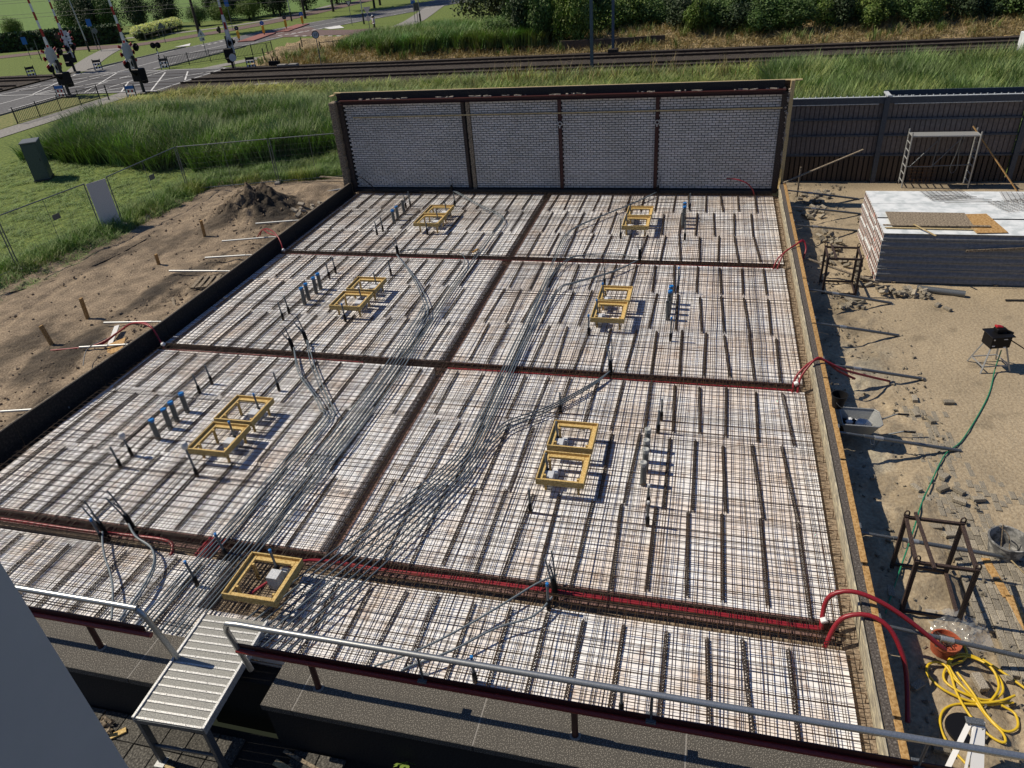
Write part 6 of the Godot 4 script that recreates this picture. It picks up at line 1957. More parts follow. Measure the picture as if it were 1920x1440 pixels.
func slab_stack() -> void:
	var cols: Array = [[3.42, "far"], [4.6, "middle"], [5.83, "near"]]
	var lv: Array = ["lowest", "second", "third", "fourth", "fifth", "sixth", "top"]
	for c in 3:
		for l in 7:
			var h := 0.186
			var y := G + 0.16 + l * 0.203
			var z: float = cols[c][0] + jit(0.012)
			var x0: float = 18.42 + jit(0.025) + 0.02 * (2 - c)
			if l == 6 and c == 0: x0 += 0.02
			var o := thing("floor_slab", "grey hollow floor slab with red cores, %s of the %s column of the stack" % [lv[l], cols[c][1]], "concrete slab", Vector3.ZERO, "stack of hollow floor slabs")
			var w := 1.15
			var x1 := 25.0
			var g := Geo.new()
			# top and keyed sides
			g.quad(V(x0, y + h / 2, z + w / 2), V(x0, y + h / 2, z - w / 2), V(x1, y + h / 2, z - w / 2), V(x1, y + h / 2, z + w / 2))
			g.quad(V(x0, y - h / 2, z - w / 2), V(x0, y - h / 2, z + w / 2), V(x1, y - h / 2, z + w / 2), V(x1, y - h / 2, z - w / 2))
			part("top_face", g, M.concrete, o)
			g = Geo.new()
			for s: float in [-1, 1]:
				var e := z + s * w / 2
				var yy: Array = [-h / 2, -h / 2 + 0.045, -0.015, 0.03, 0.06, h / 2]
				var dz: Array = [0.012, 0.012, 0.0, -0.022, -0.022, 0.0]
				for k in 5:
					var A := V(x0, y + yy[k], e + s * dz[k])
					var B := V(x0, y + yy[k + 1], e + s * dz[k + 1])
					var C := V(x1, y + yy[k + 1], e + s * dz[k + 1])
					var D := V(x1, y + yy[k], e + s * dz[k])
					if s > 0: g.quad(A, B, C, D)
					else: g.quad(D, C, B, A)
			part("side", g, M.slab_side_shade, o)
			g = Geo.new()
			var hl := Geo.new()
			var og := Geo.new()
			var hot := R.randi() % 5 if R.randf() < 0.22 or (l == 0 and c == 2) else -1
			if l == 0 and c == 2: hot = 4
			core_end(g, hl, og, x0, y, z, w, h, 6, hot)
			part("end_face", g, M.concrete_end, o)
			part("cores", hl, M.core_red, o)
			if hot >= 0: part("plug", og, M.core_orange, o)
	for q: Array in [[18.9, "left"], [21.4, "middle"]]:
		var g := Geo.new()
		g.bev(V(q[0], G + 0.05, 4.6), V(0.1, 0.1, 3.7), 0.006)
		solo("bearer", g, M.old_wood, "%s timber bearer under the stack of floor slabs" % q[1], "timber", "bearers under the slab stack")
	var top := G + 0.16 + 6 * 0.203 + 0.1
	var put := func(kind: String, label: String, c: Vector3, s: Vector3, turn: float, m: Material) -> void:
		var g := Geo.new()
		g.bev(c, s, 0.003, Basis.from_euler(V(0, turn, 0)))
		solo(kind, g, m, label, "board")
	put.call("plywood_sheet", "big weathered plywood sheet lying on the slab stack", V(19.68, top + 0.035, 5.42), V(2.0, 0.018, 1.12), -0.02, M.old_wood)
	put.call("plywood_sheet", "smaller plywood sheet beside the big one on the slab stack", V(20.93, top + 0.022, 5.62), V(0.75, 0.016, 1.42), 0.1, M.orange_wood)
	put.call("plank", "long thin plank along the front of the plywood on the slab stack", V(19.75, top + 0.06, 5.95), V(2.6, 0.02, 0.09), 0.01, M.old_wood)
	put.call("plank", "second long thin plank overhanging the slab ends", V(19.6, top + 0.022, 6.08), V(2.2, 0.02, 0.07), -0.015, M.pale_wood)
	var g := Geo.new()
	g.beam(V(19.2, top + 0.09, 5.95), V(19.62, top + 0.02, 6.6), 0.04, 0.02)
	solo("lath", g, M.pale_wood, "short pale lath hanging over the front edge of the slab stack", "lath")
	g = Geo.new()
	g.beam(V(20.45, 0.55, 6.5), V(22.6, 0.72, 6.48), 0.02, 0.06)
	solo("plank", g, M.old_wood, "plank leaning along the front side of the slab stack", "plank")
	# offcuts of mesh on top and the prop lying at its foot
	var mi := 0
	for q: Array in [[20.6, 3.3, 0.2], [22.6, 3.5, -0.1], [22.2, 4.15, 0.35]]:
		g = Geo.new()
		var b := Basis(Vector3.UP, q[2])
		for i in 9:
			g.rod(V(q[0], top + 0.03, q[1]) + b * V(-0.6, 0, -0.4 + i * 0.1), V(q[0], top + 0.03, q[1]) + b * V(0.6, 0, -0.4 + i * 0.1), 0.005, 4)
			g.rod(V(q[0], top + 0.04, q[1]) + b * V(-0.55 + i * 0.13, 0, -0.45), V(q[0], top + 0.04, q[1]) + b * V(-0.55 + i * 0.13, 0, 0.45), 0.005, 4)
		solo("mesh_offcut", g, M.rebar, "dark offcut of steel mesh on the slab stack, %s" % ["left", "right", "right front"][mi], "steel mesh", "mesh offcuts on the slab stack")
		mi += 1
	for i in 5:
		g = Geo.new()
		g.rod(V(20.0 + i * 0.1, top + 0.02, 3.4 + i * 0.14), V(21.2 + i * 0.16, top + 0.02, 3.28 + i * 0.13), 0.007, 5)
		solo("loose_bar", g, M.rebar, "loose steel bar on the white slab top, %s from the back" % ["first", "second", "third", "fourth", "fifth"][i], "steel bar", "loose bars on the slab stack")
	g = Geo.new()
	g.rod(V(19.4, G + 0.11, 6.85), V(20.5, G + 0.11, 7.12), 0.085, 16)
	solo("lying_pipe", g, M.galv, "thick grey pipe lying in front of the slab stack", "pipe")
	g = Geo.new()
	g.beam(V(21.4, G + 0.06, 7.3), V(23.5, G + 0.06, 7.15), 0.06, 0.03)
	solo("steel_strip", g, M.dark_iron, "flat dark steel strip on the sand before the slab stack", "steel strip")

func steel_rack(label: String, at: Vector3, w: float, d: float, h: float, turn: float) -> void:
	var o := thing("steel_rack", label, "steel rack", at, "brown steel racks", turn)
	for sx: float in [-1, 1]:
		for sz: float in [-1, 1]:
			var g := Geo.new()
			g.bev(V(sx * w / 2, h / 2, sz * d / 2), V(0.055, h, 0.055), 0.004)
			part("leg", g, M.rack_brown, o)
			g = Geo.new()
			g.tube(curve([V(sx * w / 2 - 0.03, h - 0.02, sz * d / 2), V(sx * w / 2 - 0.03, h + 0.06, sz * d / 2), V(sx * w / 2, h + 0.09, sz * d / 2), V(sx * w / 2 + 0.03, h + 0.06, sz * d / 2), V(sx * w / 2 + 0.03, h - 0.02, sz * d / 2)], 0.03), 0.011, 6)
			part("lifting_loop", g, M.rack_brown, o)
	for sz: float in [-1, 1]:
		for y: float in [0.08, h - 0.04]:
			var g := Geo.new()
			g.bev(V(0, y, sz * d / 2), V(w - 0.06, 0.05, 0.045), 0.004)
			part("cross_bar", g, M.rack_brown, o)
	for sx: float in [-1, 1]:
		var g := Geo.new()
		g.bev(V(sx * w / 2, h - 0.05, 0), V(0.05, 0.05, d - 0.06), 0.004)
		part("side_bar", g, M.rack_brown, o)
	var g := Geo.new()
	g.bev(V(w / 2, 0.06, 0), V(0.05, 0.05, d - 0.06), 0.004)
	part("foot_bar", g, M.rack_brown, o)
	g = Geo.new()
	g.bev(V(-w / 2 + 0.16, h + 0.02, 0.04), V(0.045, 0.04, d + 0.2), 0.004, Basis(Vector3.UP, 0.06))
	part("loose_bar", g, M.rack_brown, o)

func yard_things() -> void:
	steel_rack("brown steel rack standing in the near yard beside the formwork", V(17.38, G + 0.02, 17.86), 0.76, 0.95, 1.12, -0.04)
	steel_rack("brown steel rack standing between the formwork and the slab stack", V(17.4, G + 0.02, 6.95), 0.82, 0.8, 1.12, -0.03)
	# rolling scaffold by the fence
	var o := thing("scaffold", "folding aluminium scaffold tower standing by the corrugated fence", "scaffold")
	for x: float in [20.6, 22.75]:
		for z: float in [-2.5, -1.95]:
			var g := Geo.new()
			g.rod(V(x, G + 0.05, z), V(x, 1.5, z), 0.027, 8)
			part("upright", g, M.galv_pale, o)
		for i in 7:
			var g := Geo.new()
			g.rod(V(x, G + 0.25 + i * 0.27, -2.5), V(x, G + 0.25 + i * 0.27, -1.95), 0.02, 6)
			part("rung", g, M.galv_pale, o)
	var g := Geo.new()
	g.bev(V(21.68, 1.36, -2.22), V(2.1, 0.05, 0.52), 0.005)
	part("platform", g, M.galv_pale, o)
	for q: Array in [[20.6, 0.3, 21.45, 0.3], [21.45, 0.32, 22.75, 0.36], [20.75, 0.32, 21.45, 1.2], [21.45, 0.32, 22.2, 1.3], [21.45, 0.3, 21.5, 1.3]]:
		g = Geo.new()
		g.rod(V(q[0], q[1], -2.0), V(q[2], q[3], -2.0), 0.018, 6)
		part("brace", g, M.galv, o)
	g = Geo.new()
	g.lathe([Vector2(0.0, -0.02), Vector2(0.06, -0.02), Vector2(0.06, 0.02), Vector2(0.0, 0.02)], Transform3D(Basis(Vector3.RIGHT, PI / 2), V(20.6, G + 0.07, -2.5)), 12)
	part("castor", g, M.rubber, o)
	g = Geo.new()
	g.beam(V(22.6, 1.55, -2.55), V(24.2, G + 0.02, -1.2), 0.05, 0.03)
	solo("plank", g, M.orange_wood, "orange plank leaning against the scaffold's right side", "plank")
	g = Geo.new()
	g.tube(curve([V(22.35, 1.2, -2.6), V(22.3, 0.6, -2.58), V(22.2, 0.1, -2.55), V(22.3, -0.1, -2.55), V(22.42, 0.1, -2.55), V(22.38, 0.7, -2.58), V(22.45, 1.2, -2.6)], 0.08), 0.012, 6)
	solo("hanging_cable", g, M.galv, "grey cable hanging in a loop behind the scaffold", "cable")
	g = Geo.new()
	for i in 6: g.rod(V(20.95 + i * 0.13, G + 0.05, -2.4), V(20.95 + i * 0.13, 0.25, -2.6), 0.005, 4)
	for i in 6: g.rod(V(20.85, G + 0.1 + i * 0.12, -2.41), V(21.75, G + 0.1 + i * 0.12, -2.42), 0.005, 4)
	solo("mesh_offcut", g, M.rebar_rust, "rusty piece of steel mesh standing under the scaffold", "steel mesh")
	# power box on a splayed stand
	o = thing("power_box", "black power box on a splayed metal stand with a red socket on its lid", "power box", V(20.12, G + 0.03, 10.72), "", 0.25)
	for sx: float in [-1, 1]:
		for sz: float in [-1, 1]:
			g = Geo.new()
			g.beam(V(sx * 0.32, 0, sz * 0.27), V(sx * 0.17, 0.55, sz * 0.14), 0.03, 0.03)
			part("leg", g, M.galv_pale, o)
	for q: Array in [[-1, -1, 1, -1], [1, -1, 1, 1], [1, 1, -1, 1], [-1, 1, -1, -1]]:
		g = Geo.new()
		g.beam(V(q[0] * 0.28, 0.14, q[1] * 0.235), V(q[2] * 0.28, 0.14, q[3] * 0.235), 0.02, 0.02)
		part("brace", g, M.galv_pale, o)
	g = Geo.new()
	g.bev(V(0, 0.69, 0), V(0.42, 0.28, 0.34), 0.012)
	part("case", g, M.black, o)
	g = Geo.new()
	g.bev(V(0, 0.845, 0), V(0.5, 0.025, 0.42), 0.006, Basis(Vector3.RIGHT, 0.05))
	part("lid", g, M.sleeve, o)
	g = Geo.new()
	g.bev(V(0.02, 0.92, -0.02), V(0.2, 0.12, 0.16), 0.03)
	g.rod(V(0.1, 0.92, 0), V(0.28, 0.84, 0.05), 0.03, 8)
	part("plug", g, M.black, o)
	g = Geo.new()
	g.bev(V(-0.02, 0.99, -0.03), V(0.14, 0.05, 0.1), 0.012, Basis(Vector3.FORWARD, 0.2))
	part("red_socket", g, M.red, o)
	g = Geo.new()
	for q: Array in [[-0.15, 0.62, 0.06, 0.022], [0.1, 0.57, 0.06, 0.03], [0.08, 0.77, 0.08, 0.016], [-0.16, 0.77, 0.03, 0.03]]: g.box(V(q[0], q[1], 0.172), V(q[2], q[3], 0.004))
	part("labels", g, M.white, o)
	g = Geo.new()
	g.tube(curve([V(20.2, G + 0.55, 10.9), V(20.16, G + 0.1, 11.0), V(19.74, G + 0.06, 12.1), V(18.9, G + 0.07, 13.7), V(18.45, G + 0.1, 14.3), V(17.97, G + 0.09, 15.31), V(17.75, G + 0.12, 15.8), V(17.49, G + 0.1, 16.5), V(17.1, G + 0.1, 17.5), V(16.75, G + 0.08, 18.4)], 0.12), 0.013, 7)
	solo("green_cable", g, M.green_cable, "green cable running from the power box across the sand to the steel rack", "cable")
	g = Geo.new()
	g.tube(curve([V(20.35, G + 0.75, 10.75), V(20.8, G + 0.5, 10.9), V(21.5, G + 0.1, 11.2), V(23.0, G + 0.05, 11.5)], 0.15), 0.012, 6)
	solo("black_cable", g, M.black, "black cable leaving the power box to the right edge", "cable")
	# wheelbarrow with rubble, and the bucket in front of it
	o = thing("wheelbarrow", "grey wheelbarrow full of rubble parked against the formwork", "wheelbarrow", V(16.93, G + 0.05, 14.0))
	g = Geo.new()
	var tp := V(0, 0.56, 0)
	var c4 := func(w: float, d: float, y: float, sh: float) -> Array: return [V(-w + sh, y, -d), V(w * 0.8 + sh, y, -d), V(w + sh, y, -d * 0.7), V(w + sh, y, d * 0.7), V(w * 0.8 + sh, y, d), V(-w + sh, y, d)]
	var r0: Array = c4.call(0.36, 0.30, 0.56, 0.0)
	var r1: Array = c4.call(0.25, 0.2, 0.28, -0.02)
	for i in 6:
		var j := (i + 1) % 6
		g.quad(r1[j], r0[j], r0[i], r1[i])
		g.quad(r1[i] + V(0, 0.01, 0), r0[i], r0[j], r1[j] + V(0, 0.01, 0))
		g.rod(r0[i], r0[j], 0.014, 6)
	for i in [1, 2, 3, 4]: g.tri(r1[0] + V(0, 0.01, 0), r1[i] + V(0, 0.01, 0), r1[i + 1] + V(0, 0.01, 0))
	part("tray", g, M.barrow, o)
	for s: float in [-1, 1]:
		g = Geo.new()
		g.tube(curve([V(-0.45, 0.16, s * 0.08), V(-0.2, 0.22, s * 0.16), V(0.25, 0.30, s * 0.22), V(0.55, 0.42, s * 0.27), V(0.72, 0.50, s * 0.29), V(0.9, 0.5, s * 0.29)], 0.08), 0.016, 7)
		part("handle", g, M.galv, o)
		g = Geo.new()
		g.rod(V(0.72, 0.5, s * 0.29), V(0.92, 0.5, s * 0.29), 0.021, 8)
		part("grip", g, M.rubber, o)
		g = Geo.new()
		g.tube(PackedVector3Array([V(0.2, 0.27, s * 0.2), V(0.3, 0.0, s * 0.22), V(0.4, 0.33, s * 0.24)]), 0.012, 6)
		part("leg", g, M.galv, o)
	g = Geo.new()
	g.lathe([Vector2(0.05, -0.04), Vector2(0.17, -0.035), Vector2(0.19, 0.0), Vector2(0.17, 0.035), Vector2(0.05, 0.04)], Transform3D(Basis(Vector3.RIGHT, PI / 2), V(-0.42, 0.16, 0)), 18)
	part("wheel", g, M.rubber, o)
	for i in 9:
		g = Geo.new()
		var s := R.randf_range(0.08, 0.17)
		g.bev(V(16.93 - 0.22 + (i % 5) * 0.1 + jit(0.03), G + 0.40 + 0.1 * (i / 5) + jit(0.02), 14.0 - 0.12 + (i / 5) * 0.2 + jit(0.06)), V(s * 1.3, s * 0.8, s), 0.02, Basis.from_euler(V(jit(1), jit(2), jit(1))))
		solo("rubble", g, M.foam_block if i % 3 else M.black, "piece of %s rubble in the wheelbarrow" % ("pale" if i % 3 else "black"), "rubble", "%s rubble in the wheelbarrow" % ("pale" if i % 3 else "black"))
	o = thing("bucket", "black rubber bucket standing on the formwork's edge before the wheelbarrow", "bucket", V(16.46, 0.37, 14.08))
	g = Geo.new()
	g.lathe([Vector2(0.0, 0.005), Vector2(0.10, 0.0), Vector2(0.145, 0.26), Vector2(0.155, 0.265), Vector2(0.155, 0.28), Vector2(0.138, 0.28), Vector2(0.098, 0.015), Vector2(0.0, 0.015)], Transform3D(), 24)
	part("body", g, M.rubber, o)
	g = Geo.new()
	g.tube(curve([V(0.15, 0.25, 0), V(0.17, 0.12, 0.08), V(0.02, 0.1, 0.17), V(-0.15, 0.25, 0)], 0.05), 0.004, 5)
	part("handle", g, M.galv, o)
	# mortar tub with sticks, second tub with brick bits
	o = thing("mortar_tub", "round cement-smeared mortar tub with two sticks in it", "tub", V(18.78, G, 16.75))
	g = Geo.new()
	g.lathe([Vector2(0.0, 0.0), Vector2(0.225, 0.0), Vector2(0.285, 0.32), Vector2(0.3, 0.325), Vector2(0.3, 0.345), Vector2(0.275, 0.345), Vector2(0.22, 0.06), Vector2(0.0, 0.05)], Transform3D(), 28)
	part("body", g, M.tub, o)
	g = Geo.new()
	g.rod(V(-0.05, 0.06, 0), V(-0.12, 0.55, -0.08), 0.012, 6)
	g.tube(curve([V(0.05, 0.06, 0.05), V(0.03, 0.3, -0.1), V(-0.1, 0.4, -0.2)], 0.06), 0.01, 6)
	part("stick", g, M.old_wood, o)
	o = thing("rubble_bucket", "black bucket of brick bits at the right edge with a yellow stick", "bucket", V(18.95, G, 17.55))
	g = Geo.new()
	g.lathe([Vector2(0.0, 0.0), Vector2(0.13, 0.0), Vector2(0.17, 0.28), Vector2(0.18, 0.29), Vector2(0.16, 0.29), Vector2(0.125, 0.1), Vector2(0.0, 0.16)], Transform3D(), 22)
	part("body", g, M.tub, o)
	g = Geo.new()
	for i in 10: g.bev(V(jit(0.09), 0.2 + jit(0.02), jit(0.09)), V(0.07, 0.04, 0.05), 0.008, Basis.from_euler(V(jit(1), jit(2), jit(1))))
	part("brick_bits", g, M.rack_brown, o)
	g = Geo.new()
	g.rod(V(0.0, 0.2, 0.02), V(-0.33, 0.42, -0.22), 0.012, 6)
	part("stick", g, M.pale_wood, o)
	o = thing("flower_pot", "orange terracotta pot with dry stems at the near rack", "flower pot", V(17.42, G, 18.9))
	g = Geo.new()
	g.lathe([Vector2(0.0, 0.0), Vector2(0.15, 0.0), Vector2(0.19, 0.2), Vector2(0.2, 0.2), Vector2(0.2, 0.245), Vector2(0.178, 0.245), Vector2(0.165, 0.17), Vector2(0.0, 0.16)], Transform3D(), 26)
	part("pot", g, M.terracotta, o)
	g = Geo.new()
	for i in 16: g.tube(curve([V(jit(0.1), 0.16, jit(0.1)), V(jit(0.12), 0.22, jit(0.12)), V(jit(0.16), 0.27, jit(0.16))], 0.05), 0.006, 4)
	part("stems", g, M.rack_brown, o)
	# crumpled clear sheet
	var f := func(x: float, z: float) -> Array:
		var e: float = sm(0.48, 0.3, absf(x - 17.72) / 0.9 + absf(z - 18.48) * 0.9 + N(x, z, 2.0) * 0.1)
		return [G + 0.03 + e * (0.04 + absf(N(x, z, 3.0)) * 0.16 + absf(N(x + 5.0, z, 7.0)) * 0.05), Color(1, 1, 1)]
	var sh := grid(17.34, 18.12, 18.16, 18.82, 0.025, f)
	solo("plastic_sheet", sh, M.plastic, "crumpled clear plastic sheet lying beside the flower pot", "plastic sheet")
	# yellow hose in loops
	var pts: Array = []
	for q: Array in [[17.66, 18.7], [17.72, 18.9], [17.62, 19.08], [17.38, 19.25], [17.32, 19.45], [17.5, 19.62], [17.78, 19.66], [18.0, 19.5], [18.02, 19.25], [17.86, 19.0], [17.64, 18.96], [17.45, 19.1], [17.4, 19.3], [17.52, 19.55], [17.72, 19.72], [17.86, 19.62], [17.98, 19.4], [17.95, 19.15], [17.78, 18.99], [17.55, 19.05], [17.42, 19.2], [17.48, 19.45], [17.62, 19.7], [17.72, 19.95], [17.82, 20.15], [17.8, 20.28], [17.66, 20.2], [17.5, 19.95], [17.42, 19.6], [17.4, 19.3], [17.3, 19.18], [17.15, 19.25], [17.12, 19.42], [17.28, 19.62], [17.6, 19.72], [17.9, 19.68], [18.12, 19.55]]: pts.append(V(q[0], G + 0.06 + R.randf() * 0.05, q[1]))
	g = Geo.new()
	g.tube(curve(pts, 0.05), 0.017, 9)
	solo("yellow_hose", g, M.yellow_hose, "yellow hose lying in a tangle of round loops on the sand", "hose", "yellow hose pieces")
	pts = []
	for q: Array in [[18.1, 19.62], [17.75, 19.72], [17.4, 19.78], [17.2, 19.92], [17.12, 20.15], [17.16, 20.4], [17.3, 20.62]]: pts.append(V(q[0], G + 0.05, q[1]))
	g = Geo.new()
	g.tube(curve(pts, 0.05), 0.017, 9)
	solo("yellow_hose", g, M.yellow_hose, "lower yellow hose arc that bends round the black disc", "hose", "yellow hose pieces")
	pts = []
	for q: Array in [[17.9, 18.98], [18.15, 19.2], [18.4, 19.5], [18.5, 19.9], [18.48, 20.3], [18.6, 20.7], [18.7, 21.2]]: pts.append(V(q[0], G + 0.05, q[1]))
	g = Geo.new()
	g.tube(curve(pts, 0.05), 0.017, 9)
	solo("yellow_hose", g, M.yellow_hose, "single yellow hose run leaving the tangle along the right edge", "hose", "yellow hose pieces")
	pts = []
	for q: Array in [[17.5, 19.3], [17.62, 19.6], [17.7, 19.9], [17.85, 20.1], [18.02, 20.02], [18.05, 19.82], [17.92, 19.72]]: pts.append(V(q[0], G + 0.09, q[1]))
	g = Geo.new()
	g.tube(curve(pts, 0.05), 0.017, 9)
	solo("yellow_hose", g, M.yellow_hose, "small right-hand loop of yellow hose below the tangle", "hose", "yellow hose pieces")
	g = Geo.new()
	g.bev(V(17.74, G + 0.11, 19.42), V(0.12, 0.09, 0.24), 0.006, Basis.from_euler(V(0.05, 0.25, 0.05)))
	solo("concrete_block", g, M.clinker, "single grey paving stone lying on the yellow hose", "paving stone")
	# bundle ties, disc and white metal trestle under the handrail
	g = Geo.new()
	g.lathe([Vector2(0.0, 0.03), Vector2(0.24, 0.03), Vector2(0.25, 0.015), Vector2(0.25, 0.0)], Transform3D(Basis(), V(17.42, G + 0.05, 20.16)), 28)
	solo("rubber_disc", g, M.sleeve, "round black rubber disc on the sand under the white trestle", "disc")
	o = thing("white_trestle", "white metal folding trestle standing under the long handrail", "trestle", V(17.22, G, 20.72))
	for q: Array in [[0.0, -0.22, -0.32, 0.3, 0.06], [0.06, -0.2, -0.1, 0.34, 0.03]]:
		g = Geo.new()
		g.beam(V(q[0], 0.66, q[1]), V(q[2], 0.12, q[3]), q[4], 0.035)
		part("leg", g, M.white, o)
	g = Geo.new()
	g.beam(V(0.1, 0.70, -0.26), V(0.06, 0.12, 0.36), 0.14, 0.03)
	part("broad_plank", g, M.white, o)
	g = Geo.new()
	g.beam(V(0.15, 0.66, -0.2), V(0.2, 0.1, -0.05), 0.05, 0.03)
	part("back_leg", g, M.galv_pale, o)
	g = Geo.new()
	g.bev(V(0.06, 0.7, -0.24), V(0.2, 0.03, 0.09), 0.006)
	part("hinge", g, M.galv, o)
	# tan boards lying on the paving
	for q: Array in [[18.5, 17.35, 0.12, "farther"], [18.62, 18.1, 0.1, "nearer"]]:
		g = Geo.new()
		g.bev(V(q[0], G + 0.05, q[1]), V(0.12, 0.03, 0.8), 0.004, Basis(Vector3.UP, q[2]))
		solo("board", g, M.orange_wood, "%s tan board lying on the paving by the rubble bucket" % q[3], "board", "tan boards on the paving")
	g = Geo.new()
	g.beam(V(16.52, 0.1, 6.1), V(18.5, G + 0.1, 6.6), 0.09, 0.03)
	solo("plank", g, M.old_wood, "weathered plank running from the formwork to the slab stack behind the far rack", "plank")

func loose_bricks() -> void:
	var bm: Array = []
	for k in 4:
		var b := Geo.new()
		var t := 0.64 + 0.12 * k
		b.col = Color(t, t, t * 0.97)
		b.bev(Vector3.ZERO, V(0.205, 0.07, 0.1), 0.006)
		bm.append(b.mesh())
	var drop := func(x: float, y: float, z: float, tilt: float, label: String, group: String) -> void:
		var o := MeshInstance3D.new()
		o.name = called("paving_brick")
		o.mesh = bm[R.randi() % 4]
		o.material_override = M.clinker if R.randf() < 0.6 else M.clinker_dark
		o.transform = Transform3D(Basis.from_euler(V(jit(tilt), R.randf() * TAU, jit(tilt))), V(x, y, z))
		add_child(o)
		tag(o, label, "brick", group)
	for i in 34: drop.call(17.35 + jit(0.42), G + 0.06 + absf(jit(0.07)), 0.2 + jit(1.25), 0.35, "old grey paving brick in the heap at the far end of the formwork", "bricks heaped at the far end of the formwork")
	for i in 16: drop.call(17.75 + jit(0.3), G + 0.06 + absf(jit(0.05)), -1.05 + jit(0.35), 0.2, "old grey paving brick in the row near the corrugated fence", "bricks near the corrugated fence")
	for i in 30: drop.call(17.5 + jit(0.32), G + 0.06 + absf(jit(0.14)), 4.2 + jit(1.3), 0.7, "old paving brick tumbled behind the far steel rack", "bricks behind the far rack")
	for i in 7: drop.call(18.02, G + 0.07 + i * 0.078, 6.05 + jit(0.015), 0.03, "paving brick in the neat pile against the slab ends", "neat brick pile at the slab ends")
	for i in 7: drop.call(18.1 + jit(0.15), G + 0.07 + absf(jit(0.06)), 6.5 + jit(0.25), 0.4, "loose brick at the foot of the neat brick pile", "bricks at the foot of the pile")
	for i in 30: drop.call(18.95 + jit(0.6), G + 0.05 + absf(jit(0.13)), 7.15 + jit(0.2), 0.6, "broken paving brick heaped before the near corner of the slab stack", "bricks before the slab stack")
	for i in 11: drop.call(17.62 + jit(0.3), G + 0.06 + absf(jit(0.05)), 7.9 + jit(0.28), 0.5, "loose brick on the soil before the far steel rack", "bricks before the far rack")
	var single: Array = [[19.72, 7.75, "right end of the heap, before the slab stack"], [19.9, 7.98, "farthest right before the slab stack"], [18.75, 1.35, "alone on the sand left of the slab stack"], [18.2, 12.9, "on the sand beside the wheelbarrow's handles"], [18.45, 13.12, "below the one at the wheelbarrow's handles"], [18.94, 12.4, "alone in the middle of the sand"], [17.95, 11.75, "near the sixth prop's foot"], [17.25, 12.95, "behind the wheelbarrow, by the formwork's shadow"], [18.3, 12.35, "at the edge of the sunken paving"], [18.3, 14.95, "farthest of the scattered group beside the green cable"], [18.2, 15.3, "left one of the scattered group beside the green cable"], [18.45, 15.32, "middle one of the scattered group beside the green cable"], [18.4, 15.6, "second row of the scattered group beside the green cable"], [18.72, 15.5, "right one of the scattered group beside the green cable"], [17.75, 15.35, "under the green cable"], [17.82, 15.65, "left of the scattered group, half buried"], [17.85, 16.35, "behind the near steel rack"], [18.05, 16.5, "right behind the near steel rack"], [18.0, 16.95, "beside the near steel rack's back leg"], [16.95, 19.6, "in the formwork's shadow by the hose"], [17.05, 20.5, "in the formwork's shadow near the trestle"], [16.9, 17.95, "between the formwork and the near rack"], [18.95, 16.2, "pale, beside the mortar tub"]]
	for q: Array in single: drop.call(q[0], G + 0.075, q[1], 0.12, "single paving brick %s" % q[2], "single bricks scattered in the yard")
	var xs: Array = []
	for i in 2200:
		var x := R.randf_range(16.6, 18.7)
		var z := R.randf_range(-2.5, 20.8)
		if N(x, z, 0.9) < -0.08: continue
		xs.append(Transform3D(Basis.from_euler(V(jit(3), jit(3), jit(3))).scaled(Vector3.ONE * (pow(R.randf(), 2.2) * 0.42 + 0.05)), V(x, G + 0.045 + N(x, z, 1.1) * 0.085, z)))
	many("rubble_crumbs", bm[1], xs, PackedColorArray(), M.clinker_dark, "small crumbs of brick and clods on the yard's soil", "rubble")

